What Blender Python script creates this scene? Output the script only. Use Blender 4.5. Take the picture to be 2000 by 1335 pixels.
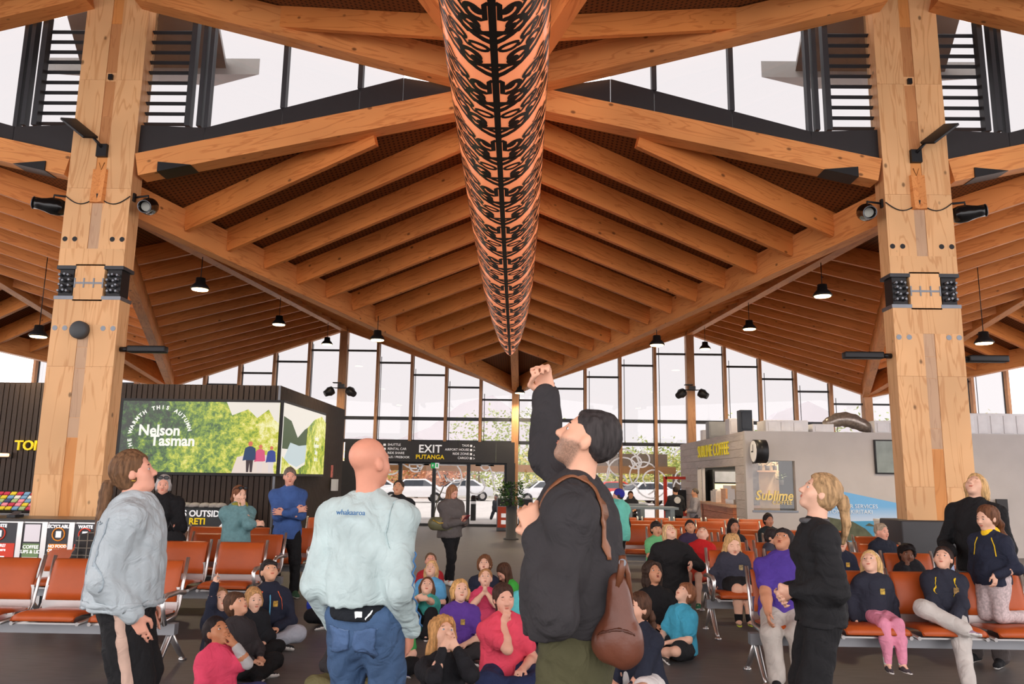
import bpy, bmesh, math, random
import numpy as np
from mathutils import Vector, Matrix

for o in list(bpy.data.objects): bpy.data.objects.remove(o, do_unlink=True)
SC = bpy.context.scene
COL = SC.collection
# ------------------------------------------------------------------ camera, sky, sun, exposure
FPX, PITCH, YAW, ROLL = 1536.0, 0.1704, 0.0177, 0.0141
CAM = Vector((0.3223, 0.0, 1.6))
_fw = Vector((-math.sin(YAW)*math.cos(PITCH), math.cos(YAW)*math.cos(PITCH), math.sin(PITCH)))
_r0 = Vector((math.cos(YAW), math.sin(YAW), 0)); _u0 = _r0.cross(_fw)
_rt = _r0*math.cos(ROLL)+_u0*math.sin(ROLL); _up = _u0*math.cos(ROLL)-_r0*math.sin(ROLL)
cam = bpy.data.cameras.new('camera'); cam.sensor_width = 36.0; cam.lens = FPX*36.0/2000.0
cam.clip_end = 800
camo = bpy.data.objects.new('camera', cam); COL.objects.link(camo)
camo.matrix_world = Matrix(((_rt.x,_up.x,-_fw.x,CAM.x),(_rt.y,_up.y,-_fw.y,CAM.y),(_rt.z,_up.z,-_fw.z,CAM.z),(0,0,0,1)))
SC.camera = camo
W = bpy.data.worlds.new('sky'); SC.world = W; W.use_nodes = True
bgn = W.node_tree.nodes['Background']; bgn.inputs[0].default_value = (1.0, 0.945, 0.95, 1); bgn.inputs[1].default_value = 3.1
sun = bpy.data.lights.new('sun', 'SUN'); sun.energy = 6.0; sun.angle = math.radians(25); sun.color = (1.0, 0.93, 0.86)
suno = bpy.data.objects.new('sun', sun); COL.objects.link(suno)
suno.rotation_euler = (math.radians(32), 0, math.radians(-22))     # from behind the camera
SC.view_settings.view_transform = 'Standard'; SC.view_settings.look = 'None'
SC.view_settings.exposure = 0.0; SC.view_settings.gamma = 1.0; SC.view_settings.use_curve_mapping = False
def ray(x, y): return _fw+_rt*((x-1000)/FPX)+_up*((667.5-y)/FPX)
def at(x, y, Y):                                   # point seen at a photo pixel, on the vertical plane Y
    d = ray(x, y); return CAM+d*(Y/d.y)
def fl(x, y, z=0.0):
    d = ray(x, y); return CAM+d*((z-CAM.z)/d.z)
# ------------------------------------------------------------------ materials
def lin(c):
    return tuple(((v/255.0)/12.92 if v/255.0 <= .04045 else ((v/255.0+.055)/1.055)**2.4) for v in c[:3])+(1.0,)
MATS = {}
def _new(name):
    m = bpy.data.materials.new(name); m.use_nodes = True
    nt = m.node_tree; return m, nt, nt.nodes['Principled BSDF']
def mat(name, rgb, rough=.6, metal=0, var=.12, vs=6.0, bump=0, bs=200.0, spec=.4, emit=None, es=1.0, sheen=0):
    if name in MATS: return MATS[name]
    m, nt, b = _new(name); c = lin(rgb)
    b.inputs['Roughness'].default_value = rough; b.inputs['Metallic'].default_value = metal
    b.inputs['Specular IOR Level'].default_value = spec
    if sheen: b.inputs['Sheen Weight'].default_value = sheen
    if var > 0:
        tc = nt.nodes.new('ShaderNodeTexCoord'); n = nt.nodes.new('ShaderNodeTexNoise'); n.inputs['Scale'].default_value = vs
        n.inputs['Detail'].default_value = 4
        nt.links.new(tc.outputs['Object'], n.inputs['Vector'])
        r = nt.nodes.new('ShaderNodeValToRGB'); r.color_ramp.elements[0].position = .3; r.color_ramp.elements[1].position = .7
        r.color_ramp.elements[0].color = tuple(v*(1-var) for v in c[:3])+(1,)
        r.color_ramp.elements[1].color = tuple(min(1, v*(1+var)) for v in c[:3])+(1,)
        nt.links.new(n.outputs[0], r.inputs[0]); nt.links.new(r.outputs[0], b.inputs['Base Color'])
    else: b.inputs['Base Color'].default_value = c
    if bump:
        tc = nt.nodes.new('ShaderNodeTexCoord'); n = nt.nodes.new('ShaderNodeTexNoise'); n.inputs['Scale'].default_value = bs
        nt.links.new(tc.outputs['Object'], n.inputs['Vector'])
        bp = nt.nodes.new('ShaderNodeBump'); bp.inputs['Strength'].default_value = bump; bp.inputs['Distance'].default_value = .01
        nt.links.new(n.outputs[0], bp.inputs['Height']); nt.links.new(bp.outputs[0], b.inputs['Normal'])
    if emit:
        b.inputs['Emission Color'].default_value = lin(emit); b.inputs['Emission Strength'].default_value = es
    MATS[name] = m; return m
def wood(name, rgb, dark, axis=0, rough=.5, knots=True, gs=1.0):
    """plywood / laminated timber: long grain along a local axis, cathedral figure, a few knots"""
    if name in MATS: return MATS[name]
    m, nt, b = _new(name); N = nt.nodes.new; L = nt.links.new
    tc = N('ShaderNodeTexCoord'); oi = N('ShaderNodeObjectInfo')
    add = N('ShaderNodeVectorMath'); add.operation = 'ADD'
    cmb = N('ShaderNodeCombineXYZ'); mul = N('ShaderNodeMath'); mul.operation = 'MULTIPLY'; mul.inputs[1].default_value = 37.0
    L(oi.outputs['Random'], mul.inputs[0]); [L(mul.outputs[0], cmb.inputs[i]) for i in range(3)]
    L(tc.outputs['Object'], add.inputs[0]); L(cmb.outputs[0], add.inputs[1])
    mp = N('ShaderNodeMapping'); s = [5.0*gs]*3; s[axis] = .55*gs; mp.inputs['Scale'].default_value = s
    L(add.outputs[0], mp.inputs[0])
    n1 = N('ShaderNodeTexNoise'); n1.inputs['Scale'].default_value = 1.0; n1.inputs['Detail'].default_value = 3; n1.inputs['Distortion'].default_value = .6
    L(mp.outputs[0], n1.inputs['Vector'])
    mm = N('ShaderNodeMath'); mm.operation = 'MULTIPLY'; mm.inputs[1].default_value = 48.0; L(n1.outputs[0], mm.inputs[0])
    sn = N('ShaderNodeMath'); sn.operation = 'SINE'; L(mm.outputs[0], sn.inputs[0])
    mr = N('ShaderNodeMapRange'); mr.inputs[1].default_value = .62; mr.inputs[2].default_value = 1.0; L(sn.outputs[0], mr.inputs[0])
    n2 = N('ShaderNodeTexNoise'); n2.inputs['Scale'].default_value = .8; L(add.outputs[0], n2.inputs['Vector'])
    mx = N('ShaderNodeMixRGB'); mx.inputs[1].default_value = lin(rgb); mx.inputs[2].default_value = lin(dark)
    sc = N('ShaderNodeMath'); sc.operation = 'MULTIPLY'; sc.inputs[1].default_value = .55; L(mr.outputs[0], sc.inputs[0]); L(sc.outputs[0], mx.inputs[0])
    hv = N('ShaderNodeHueSaturation'); L(mx.outputs[0], hv.inputs['Color'])
    vr = N('ShaderNodeMapRange'); vr.inputs[1].default_value = .3; vr.inputs[2].default_value = .7; vr.inputs[3].default_value = .86; vr.inputs[4].default_value = 1.12
    L(n2.outputs[0], vr.inputs[0]); L(vr.outputs[0], hv.inputs['Value']); last = hv.outputs[0]
    if knots:
        mp2 = N('ShaderNodeMapping'); s = [3.4]*3; s[axis] = 2.2; mp2.inputs['Scale'].default_value = s; L(add.outputs[0], mp2.inputs[0])
        v = N('ShaderNodeTexVoronoi'); v.inputs['Scale'].default_value = 1.0; L(mp2.outputs[0], v.inputs['Vector'])
        k = N('ShaderNodeMapRange'); k.inputs[1].default_value = .05; k.inputs[2].default_value = .10; k.inputs[3].default_value = .8; k.inputs[4].default_value = 0
        L(v.outputs['Distance'], k.inputs[0])
        mk = N('ShaderNodeMixRGB'); L(k.outputs[0], mk.inputs[0]); L(last, mk.inputs[1]); mk.inputs[2].default_value = lin(tuple(c*.5 for c in dark)); last = mk.outputs[0]
    L(last, b.inputs['Base Color']); b.inputs['Roughness'].default_value = rough; b.inputs['Specular IOR Level'].default_value = .3
    MATS[name] = m; return m
def glass(name, tint, gloss=.06):
    m = bpy.data.materials.new(name); m.use_nodes = True; nt = m.node_tree; nt.nodes.clear()
    o = nt.nodes.new('ShaderNodeOutputMaterial'); t = nt.nodes.new('ShaderNodeBsdfTransparent'); g = nt.nodes.new('ShaderNodeBsdfGlossy')
    t.inputs[0].default_value = tint; g.inputs['Roughness'].default_value = .02; mx = nt.nodes.new('ShaderNodeMixShader'); mx.inputs[0].default_value = gloss
    nt.links.new(t.outputs[0], mx.inputs[1]); nt.links.new(g.outputs[0], mx.inputs[2]); nt.links.new(mx.outputs[0], o.inputs[0]); return m
# ------------------------------------------------------------------ objects
def tag(o, label=None, cat=None, group=None, kind=None):
    if label: o['label'] = label
    if cat: o['category'] = cat
    if group: o['group'] = group
    if kind: o['kind'] = kind
    return o
def empty(name, loc=(0,0,0), rz=0.0, **k):
    o = bpy.data.objects.new(name, None); COL.objects.link(o); o.location = loc; o.rotation_euler = (0,0,rz); o.empty_display_size = .1
    return tag(o, **k)
def link(name, me, m=None, parent=None, loc=None, rot=None, **k):
    o = bpy.data.objects.new(name, me); COL.objects.link(o)
    if m is not None:
        me.materials.clear()
        for q in (m if isinstance(m, (list, tuple)) else [m]): me.materials.append(q)
    if parent: o.parent = parent
    if loc is not None: o.location = loc
    if rot is not None: o.rotation_euler = rot
    return tag(o, **k)
def dup(o, parent=None, **k):
    c = o.copy(); COL.objects.link(c); c.parent = parent
    for ch in list(o.children): dup(ch, c)
    return tag(c, **k)
class MB:
    """collects shapes of ONE part"""
    def __init__(s): s.v = []; s.f = []; s.mi = []; s.m = 0; s.sm = []
    def add(s, vs, fs, smooth=False):
        b = len(s.v); s.v += [tuple(v) for v in vs]; s.f += [tuple(i+b for i in f) for f in fs]
        s.mi += [s.m]*len(fs); s.sm += [smooth]*len(fs); return s
    def box(s, a, b):
        x0,y0,z0 = a; x1,y1,z1 = b
        return s.add([(x0,y0,z0),(x1,y0,z0),(x1,y1,z0),(x0,y1,z0),(x0,y0,z1),(x1,y0,z1),(x1,y1,z1),(x0,y1,z1)],
            [(0,3,2,1),(4,5,6,7),(0,1,5,4),(1,2,6,5),(2,3,7,6),(3,0,4,7)])
    def cbox(s, c, d):
        return s.box([c[i]-d[i]/2 for i in range(3)], [c[i]+d[i]/2 for i in range(3)])
    def prism(s, pts, vec):
        n = len(pts); vec = Vector(vec); P = [Vector(p) for p in pts]
        return s.add(P+[p+vec for p in P], [tuple(range(n-1,-1,-1)), tuple(range(n,2*n))]+[(i,(i+1)%n,n+(i+1)%n,n+i) for i in range(n)])
    def tube(s, pts, r, n=8, cap=True, smooth=True):
        P = [Vector(p) for p in pts]; R = r if isinstance(r, (list, tuple)) else [r]*len(P)
        vs = []; up = None
        for i, p in enumerate(P):
            t = (P[min(i+1,len(P)-1)]-P[max(i-1,0)]).normalized()
            if up is None: up = Vector((0,0,1)) if abs(t.z) < .9 else Vector((1,0,0))
            a = t.cross(up); a = a.normalized() if a.length > 1e-6 else t.orthogonal().normalized(); b = a.cross(t); up = b
            vs += [p+a*math.cos(2*math.pi*k/n)*R[i]+b*math.sin(2*math.pi*k/n)*R[i] for k in range(n)]
        fs = [(i*n+k, i*n+(k+1)%n, (i+1)*n+(k+1)%n, (i+1)*n+k) for i in range(len(P)-1) for k in range(n)]
        s.add(vs, fs, smooth)
        if cap:
            b = len(s.v)-len(vs); s.f += [tuple(b+k for k in range(n-1,-1,-1)), tuple(b+(len(P)-1)*n+k for k in range(n))]; s.mi += [s.m]*2; s.sm += [False]*2
        return s
    def lathe(s, prof, n=20, c=(0,0,0), axis=2, smooth=True):
        vs = []
        for (r, h) in prof:
            for k in range(n):
                a = 2*math.pi*k/n; p = [r*math.cos(a), r*math.sin(a)]
                q = (p[0], p[1], h) if axis == 2 else ((h, p[0], p[1]) if axis == 0 else (p[1], h, p[0]))
                vs.append((q[0]+c[0], q[1]+c[1], q[2]+c[2]))
        m = len(prof)
        fs = [(i*n+k, i*n+(k+1)%n, (i+1)*n+(k+1)%n, (i+1)*n+k) for i in range(m-1) for k in range(n)]
        s.add(vs, fs, smooth)
        b = len(s.v)-len(vs); s.f += [tuple(b+k for k in range(n-1,-1,-1)), tuple(b+(m-1)*n+k for k in range(n))]; s.mi += [s.m]*2; s.sm += [False]*2
        return s
    def xform(s, M):
        s.v = [tuple(M @ Vector(v)) for v in s.v]; return s
    def mesh(s, name='m', bevel=0, seg=2):
        me = bpy.data.meshes.new(name); me.from_pydata(s.v, [], s.f)
        me.polygons.foreach_set('use_smooth', s.sm); me.polygons.foreach_set('material_index', s.mi)
        if bevel:
            bm = bmesh.new(); bm.from_mesh(me)
            bmesh.ops.bevel(bm, geom=bm.edges[:], offset=bevel, segments=seg, affect='EDGES', profile=.6)
            for f in bm.faces: f.smooth = True
            bm.to_mesh(me); bm.free()
        me.update(); return me
    def build(s, name, m=None, parent=None, bevel=0, seg=2, **k):
        return link(name, s.mesh(name, bevel, seg), m, parent, **k)
def frame(p0, p1, up=(0,0,1)):
    """matrix with local X from p0 to p1, local Z near up, origin p0"""
    p0 = Vector(p0); x = Vector(p1)-p0; l = x.length; x.normalize(); y = Vector(up).cross(x).normalized(); z = x.cross(y)
    return Matrix(((x.x,y.x,z.x,p0.x),(x.y,y.y,z.y,p0.y),(x.z,y.z,z.z,p0.z),(0,0,0,1))), l
def beam(name, p0, p1, w, d, m, parent=None, off=0.0, bev=0, **k):
    """timber of width w whose TOP runs p0-p1 (lowered by off), depth d"""
    M, l = frame(p0, p1); b = MB().box((0,-w/2,-off-d), (l,w/2,-off))
    o = b.build(name, m, None, bevel=bev, seg=1, **k); o.matrix_world = M
    if parent: o.parent = parent
    return o
def text(name, s, size, loc, rot, m, parent=None, ext=.002, align='CENTER', shear=0, sx=1.0, bold=0.0, sp=1.0, **k):
    c = bpy.data.curves.new(name, 'FONT'); c.body = s; c.size = size; c.align_x = align; c.align_y = 'CENTER'; c.extrude = ext; c.shear = shear; c.offset = bold; c.space_character = sp; c.resolution_u = 3
    t = bpy.data.objects.new(name, c); COL.objects.link(t); bpy.context.view_layer.update()
    me = bpy.data.meshes.new_from_object(t.evaluated_get(bpy.context.evaluated_depsgraph_get()))
    bpy.data.objects.remove(t, do_unlink=True)
    o = link(name, me, m, parent, loc=loc, rot=rot, **k); o.scale = (sx,1,1); return o
FRONT = (math.pi/2, 0, 0)          # a text facing -Y
# ================================================================== STRUCTURE
HW, DY, GY = 5.85, 10.7, 26.4; LY = GY-DY; Y0 = DY-LY          # half bay, column plane, glass plane, plane behind the camera
M_RAF = wood('rafter timber', (220,138,72), (186,102,46))
M_BEAM = wood('beam plywood', (228,154,90), (194,112,56))
M_COLM = wood('column plywood', (230,180,128), (200,138,84), axis=2, gs=.8)
M_STRIP = wood('infill timber', (200,140,90), (178,116,70), axis=2, knots=False)
M_STRIP2 = wood('infill timber grey', (196,160,128), (178,140,110), axis=2, knots=False)
M_STRIP3 = wood('infill timber orange', (222,150,84), (204,130,66), axis=2, knots=False)
M_BLACK = mat('black steel', (34,34,36), .45, .3, var=.08)
M_DARK = mat('dark panel', (44,42,44), .5, 0, var=.06)
M_CHAR = mat('charcoal frame', (62,64,68), .5, .2, var=.05)
M_STEEL = mat('grey steel', (120,124,130), .4, .7, var=.06)
M_ALU = mat('polished aluminium', (214,212,210), .28, .9, var=.04)
def soffit_mat():
    m, nt, b = _new('perforated soffit'); N = nt.nodes.new; L = nt.links.new
    tc = N('ShaderNodeTexCoord'); mp = N('ShaderNodeMapping'); mp.inputs['Scale'].default_value = (14,14,0); L(tc.outputs['Object'], mp.inputs[0])
    v = N('ShaderNodeTexVoronoi'); v.inputs['Randomness'].default_value = 0; v.inputs['Scale'].default_value = 1.0; L(mp.outputs[0], v.inputs['Vector'])
    r = N('ShaderNodeMapRange'); r.inputs[1].default_value = .2; r.inputs[2].default_value = .3; L(v.outputs['Distance'], r.inputs[0])
    mx = N('ShaderNodeMixRGB'); mx.inputs[1].default_value = lin((58,32,16)); mx.inputs[2].default_value = lin((118,70,36)); L(r.outputs[0], mx.inputs[0])
    L(mx.outputs[0], b.inputs['Base Color']); b.inputs['Roughness'].default_value = .6; b.inputs['Specular IOR Level'].default_value = .2
    return m
M_SOFF = soffit_mat()
def floor_mat():
    m, nt, b = _new('charcoal carpet'); N = nt.nodes.new; L = nt.links.new
    tc = N('ShaderNodeTexCoord'); mp = N('ShaderNodeMapping'); mp.inputs['Scale'].default_value = (1.2,26,1); L(tc.outputs['Object'], mp.inputs[0])
    n = N('ShaderNodeTexNoise'); n.inputs['Scale'].default_value = 3; n.inputs['Detail'].default_value = 6; L(mp.outputs[0], n.inputs['Vector'])
    r = N('ShaderNodeValToRGB'); r.color_ramp.elements[0].position = .3; r.color_ramp.elements[1].position = .72
    r.color_ramp.elements[0].color = lin((82,79,79)); r.color_ramp.elements[1].color = lin((114,110,109)); L(n.outputs[0], r.inputs[0])
    L(r.outputs[0], b.inputs['Base Color']); b.inputs['Roughness'].default_value = .46; b.inputs['Specular IOR Level'].default_value = .5
    n2 = N('ShaderNodeTexNoise'); n2.inputs['Scale'].default_value = 220; L(tc.outputs['Object'], n2.inputs['Vector'])
    bp = N('ShaderNodeBump'); bp.inputs['Strength'].default_value = .35; L(n2.outputs[0], bp.inputs['Height']); L(bp.outputs[0], b.inputs['Normal'])
    return m
MB().box((-24,-12,-.12),(24,GY+.2,0)).build('floor', floor_mat(), kind='structure', label='dark charcoal striped carpet of the terminal hall')

# ---- roof: folded triangular facets with rafters square to the diagonals
ZC, ZR, ZV, ZP = 5.90, 7.28, 4.87, 6.90            # deck heights: column low point, ridge at column plane, valley and peak at the glass
ZPC, ZVC, ZCB, ZRB = 9.05, 7.46, 8.5, 9.9           # camera side roof
def facet(pts, diag, rname, spacing=1.0, rd=.32, rw=.085, phase=.5, label=None):
    P = [Vector(p) for p in pts]; n = (P[1]-P[0]).cross(P[2]-P[0]); n = n if n.z > 0 else -n; n.normalize()
    ordr = P if (P[1]-P[0]).cross(P[2]-P[0]).z < 0 else [P[0],P[2],P[1]]
    o = MB().prism(ordr, n*.12).build('ceiling', M_SOFF, kind='structure', label=label)
    a, b = Vector(diag[0]).xy, Vector(diag[1]).xy; t = (b-a).normalized(); u = Vector((-t.y, t.x)); L2 = (b-a).length
    zf = lambda q: P[0].z-((q.x-P[0].x)*n.x+(q.y-P[0].y)*n.y)/n.z
    s = spacing*phase-8*spacing
    while s < L2+8*spacing:
        c = a+t*s; lo, hi = -1e9, 1e9; ok = True
        # clip line c+u*k to triangle
        Q = [p.xy for p in P]; cen = (Q[0]+Q[1]+Q[2])/3
        for i in range(3):
            e0, e1 = Q[i], Q[(i+1)%3]; nn = Vector((-(e1-e0).y, (e1-e0).x)); 
            if nn.dot(cen-e0) < 0: nn = -nn
            nn.normalize(); d0 = nn.dot(c-e0)-(.05 if abs(e0.y-e1.y) < .01 else .02); dd = nn.dot(u)
            if abs(dd) < 1e-9:
                if d0 < 0: ok = False
            elif dd > 0: lo = max(lo, -d0/dd)
            else: hi = min(hi, -d0/dd)
        if ok and hi-lo > 1.25:
            q0, q1 = c+u*(lo+.06), c+u*(hi-.06)
            r = beam(rname, (q0.x,q0.y,zf(q0)), (q1.x,q1.y,zf(q1)), rw, rd, M_RAF, off=.005); r.parent = o
        s += spacing
    return o
cols = (-3*HW, -HW, HW, 3*HW)
side = {-3*HW:'beyond the left column', -HW:'by the left column', HW:'by the right column', 3*HW:'beyond the right column'}
for xc in cols:
    for s in (-1, 1):
        xm = xc+s*HW
        if abs(xm) > 3*HW: continue
        A = [(xc,DY,ZC), (xm,GY,ZV)]; w = ('left' if s < 0 else 'right')
        f1 = facet([(xc,DY+.2,ZC),(xm,DY+.2,ZR),(xm,GY,ZV)], A, 'rafter', .985, rd=.40, phase=.62, label='timber roof facet rising to the ridge, %s side %s' % (w, side[xc]))
        f2 = facet([(xc,DY,ZC),(xm,GY,ZV),(xc,GY,ZP)], A, 'rafter', .985, phase=.62, label='timber roof facet under the glass wall, %s side %s' % (w, side[xc]))
        beam('valley_beam', A[0], A[1], .2, .50, M_BEAM, f1)
        b = beam('edge_beam', (xc+s*.468,DY+.15,ZC+.16+.10), (xm,DY+.15,ZR+.05), .28, .34, M_BEAM, f1)
        beam('wall_plate', (xc,GY-.1,ZP), (xm,GY-.1,ZV), .2, .42, M_BEAM, f2)
        # camera side
        B = [(xm,DY+.12,ZVC), (xc,Y0,ZCB)]
        g1 = facet([(xm,DY+.12,ZVC),(xc,Y0,ZCB),(xm,Y0,ZRB)], B, 'rafter', 1.05, phase=.4, label='timber roof facet overhead near the ridge, %s side %s' % (w, side[xc]))
        g2 = facet([(xm,DY+.12,ZVC),(xc,DY+.12,ZPC),(xc,Y0,ZCB)], B, 'rafter', 1.05, phase=.4, label='timber roof facet overhead near the clerestory, %s side %s' % (w, side[xc]))
        beam('valley_beam', B[0], B[1], .2, .50, M_BEAM, g1)
        beam('edge_beam', (xc+s*.47,DY-.13,ZPC-.18), (xm,DY-.13,ZVC), .28, .44, M_BEAM, g2)
    r = [o for o in COL.objects if o.name.startswith('ceiling')][-1]
    beam('ridge_beam', (xc,DY+.2,ZC), (xc,GY,ZP), .22, .47, M_BEAM, r)
for xm in (-2*HW, 0, 2*HW):
    beam('ridge_beam', (xm,DY,ZR), (xm,GY,ZV), .22, .50, M_BEAM, r)
    beam('ridge_beam', (xm,DY+.12,ZVC), (xm,Y0,ZRB), .22, .46, M_BEAM, r)

# ---- clerestory between the two roofs
M_GL = glass('sky dimming glazing', (.555,.553,.555,1), .03)  # tint added to dim the bright sky and outdoors behind the panes
def clerestory(xc, s, idx):
    """bay from a column towards the middle of the bay; s = direction"""
    X = lambda d: xc+s*d
    root = empty('window_%d' % idx, (X(2.5),DY+.12,6.6), kind='structure')
    root['label'] = 'triangular clerestory window with louvres, %s of the %s timber column' % ('left' if s < 0 else 'right', 'left' if xc < 0 else 'right')
    loc = root.location.copy()
    zt = lambda d: 8.72-.27*d; bt = lambda d: 6.64 if d < 1.40 else 6.60+(d-1.40)*.278          # top and bottom of the glass
    lo = lambda d: ZC+.17+(ZR-ZC-.11)*d/HW-.02                                                       # top of the lower beam
    def quad(name, d0, d1, f0, f1, y, th, m, g=.0):
        p = [(X(d0+g),y,f0(d0+g)),(X(d1-g),y,f0(d1-g)),(X(d1-g),y,f1(d1-g)),(X(d0+g),y,f1(d0+g))]
        b = MB().prism(p, (0,th,0)); o = b.build(name, m, root); o.location = -loc; return o
    brk = [.46,1.42,2.55,3.68,4.32]; apex = 4.32
    for d0, d1 in zip([.46,1.42,2.55,3.68,4.32], [1.42,2.55,3.68,4.32,5.6]):
        quad('dark_panel', d0, d1, lo, (bt if d1 <= apex else (lambda d: min(zt(d), 7.41+0*d))), DY+.1, .06, M_DARK, .004)
    for d0, d1 in ((1.42,2.55),(2.55,3.68),(3.68,apex)): quad('pane', d0, d1, bt, zt, DY+.14, .012, M_GL)
    quad('pane', .46, 1.42, bt, zt, DY+.235, .012, M_GL)
    for d in (2.55, 3.68): 
        b = MB().box((X(d)-.035,DY+.08,bt(d)), (X(d)+.035,DY+.2,zt(d))); o = b.build('mullion', M_CHAR, root); o.location = -loc
    for d in (1.14, 1.31, 1.42): 
        b = MB().box((X(d)-(.03 if d > 1.15 else .04),DY+.10,bt(d)), (X(d)+(.03 if d > 1.15 else .04),DY+.22,zt(d))); o = b.build('mullion', M_CHAR if d != 1.30 else M_STEEL, root); o.location = -loc
    k = 0; z = 6.70
    while z < 8.24:
        M = Matrix.Translation((X(.78),DY+.2,z)) @ Matrix.Rotation(math.radians(-28),4,'X')
        b = MB().cbox((0,0,0), (.66,.055,.014)); b.xform(M); o = b.build('slat', M_CHAR, root); o.location = -loc; z += .165
    # eave of the outer roof seen through the glass
    return root
i = 1
for xc in (-HW, HW):
    for s in (-1, 1): clerestory(xc, s, i); i += 1
M_EAVE = mat('pale metal soffit', (190,188,186), .5, .2, var=.03)
for xc in (-HW, HW):
    b = MB().prism([(xc-1.75,DY+1.2,8.05),(xc+1.75,DY+1.2,8.05),(xc,DY+3.6,9.1)], (0,0,.28)); b.prism([(xc-1.2,DY+.45,9.0),(xc+1.2,DY+.45,9.0),(xc+1.2,DY+1.25,8.1),(xc-1.2,DY+1.25,8.1)], (0,0,.1))
    b.build('roof_hood', M_EAVE, label='pale metal roof hood outside the clerestory, behind the %s column' % ('left' if xc < 0 else 'right'), cat='roof hood')

# ---- the two big timber columns
def column(xc, which):
    root = empty('timber_column', (xc,DY,0), label='tall plywood column on the %s with black steel joint blocks' % which, cat='column')
    hw, dp = .4665, .30; zj = (3.98, 4.47)
    MB().box((-hw+.005,.012,0),(hw-.005,dp,zj[0])).build('lower_shaft', M_COLM, root)
    MB().box((-hw+.005,.012,zj[1]),(hw-.005,dp,9.1)).build('upper_shaft', M_COLM, root)
    MB().box((-.21,0,zj[0]-.02),(.21,dp,zj[1]+.02)).build('neck', M_COLM, root)
    # plywood face panels either side of the infill strip
    for z0, z1, full in ((0,1.55,0),(1.553,3.03,0),(3.033,3.62,0),(3.62,3.98,1),(4.47,4.72,1),(4.72,5.62,0),(5.623,7.3,0),(7.303,9.1,0)):
        if full: MB().box((-hw,0,z0),(hw,.02,z1)).build('ply_panel', M_COLM, root)
        else:
            for s in (-1,1): MB().box((min(s*.078,s*hw),0,z0),(max(s*.078,s*hw),.02,z1)).build('ply_panel', M_COLM, root)
    cuts = [(.9,2.05,M_STRIP3),(2.055,2.32,M_STRIP2),(2.325,3.0,M_STRIP2),(3.005,3.3,M_STRIP2),(3.305,3.62,M_STRIP2),(0,.895,M_STRIP3),
            (4.72,5.55,M_STRIP2),(5.555,6.1,M_STRIP3),(6.28,6.72,M_STRIP),(6.725,7.28,M_STRIP),(7.42,8.2,M_STRIP),(8.205,9.0,M_STRIP3)]
    for z0, z1, m in cuts: MB().box((-.075,.006,z0),(.075,.03,z1)).build('infill_block', m, root)
    for z, m in ((4.86,M_BLACK),(3.57,M_STEEL)):
        for x in (-.41,-.27,.27,.41):
            MB().lathe([(.036,-.004),(.036,.01)], 14, (x,0,z), 1).build('bolt_cap', m, root)
    for s in (-1,1):
        for z0, z1 in ((3.98,4.03),(4.42,4.47)):
            MB().box((min(s*.2,s*.475),-.005,z0),(max(s*.2,s*.475),dp+.01,z1)).build('steel_plate', M_STEEL if z0 < 4 else M_CHAR, root)
        d = MB().box((min(s*.24,s*.44),.03,4.03),(max(s*.24,s*.44),.26,4.42)).build('damper', M_BLACK, root)
        rnd = random.Random(5)
        for (x, z) in ((.29,4.33),(.34,4.34),(.41,4.33),(.27,4.26),(.36,4.25),(.40,4.27),(.27,4.18),(.36,4.17),(.40,4.19),(.29,4.10),(.34,4.11),(.41,4.10)):
            MB().lathe([(.022,.03),(.022,-.02),(.016,-.035),(.016,-.045)], 8, (s*x,0,z), 1).build('bolt', M_STEEL, d)
    j = MB().box((-.21,-.006,4.205),(.21,.01,4.232)); [j.box((x-.009,-.008,4.15),(x+.009,.01,4.29)) for x in (-.2,-.07,.07,.2)]
    j.build('joint_strip', M_STEEL, root)
    for s in (-1,1):          # black steel shoes where the lower beams meet the column
        x0, x1 = s*.82, s*1.3
        zb = lambda x: 5.83+.225*(abs(x)-.47)
        b = MB().prism([(x0,-.012,zb(x0)-.03),(x1,-.012,zb(x1)-.03),(x0,-.012,zb(x0)+.12)] if s > 0 else [(x0,-.012,zb(x0)-.03),(x0,-.012,zb(x0)+.12),(x1,-.012,zb(x1)-.03)], (0,.31,0)); b.build('beam_shoe', M_BLACK, root)
    if xc > 0:
        MB().box((-.62,-.16,0),(.75,.5,1.12)).build('plinth', mat('charcoal laminate', (58,58,60), .5, var=.05), root, bevel=.02)
    return root
cL, cR = column(-HW, 'left'), column(HW, 'right')

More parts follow.
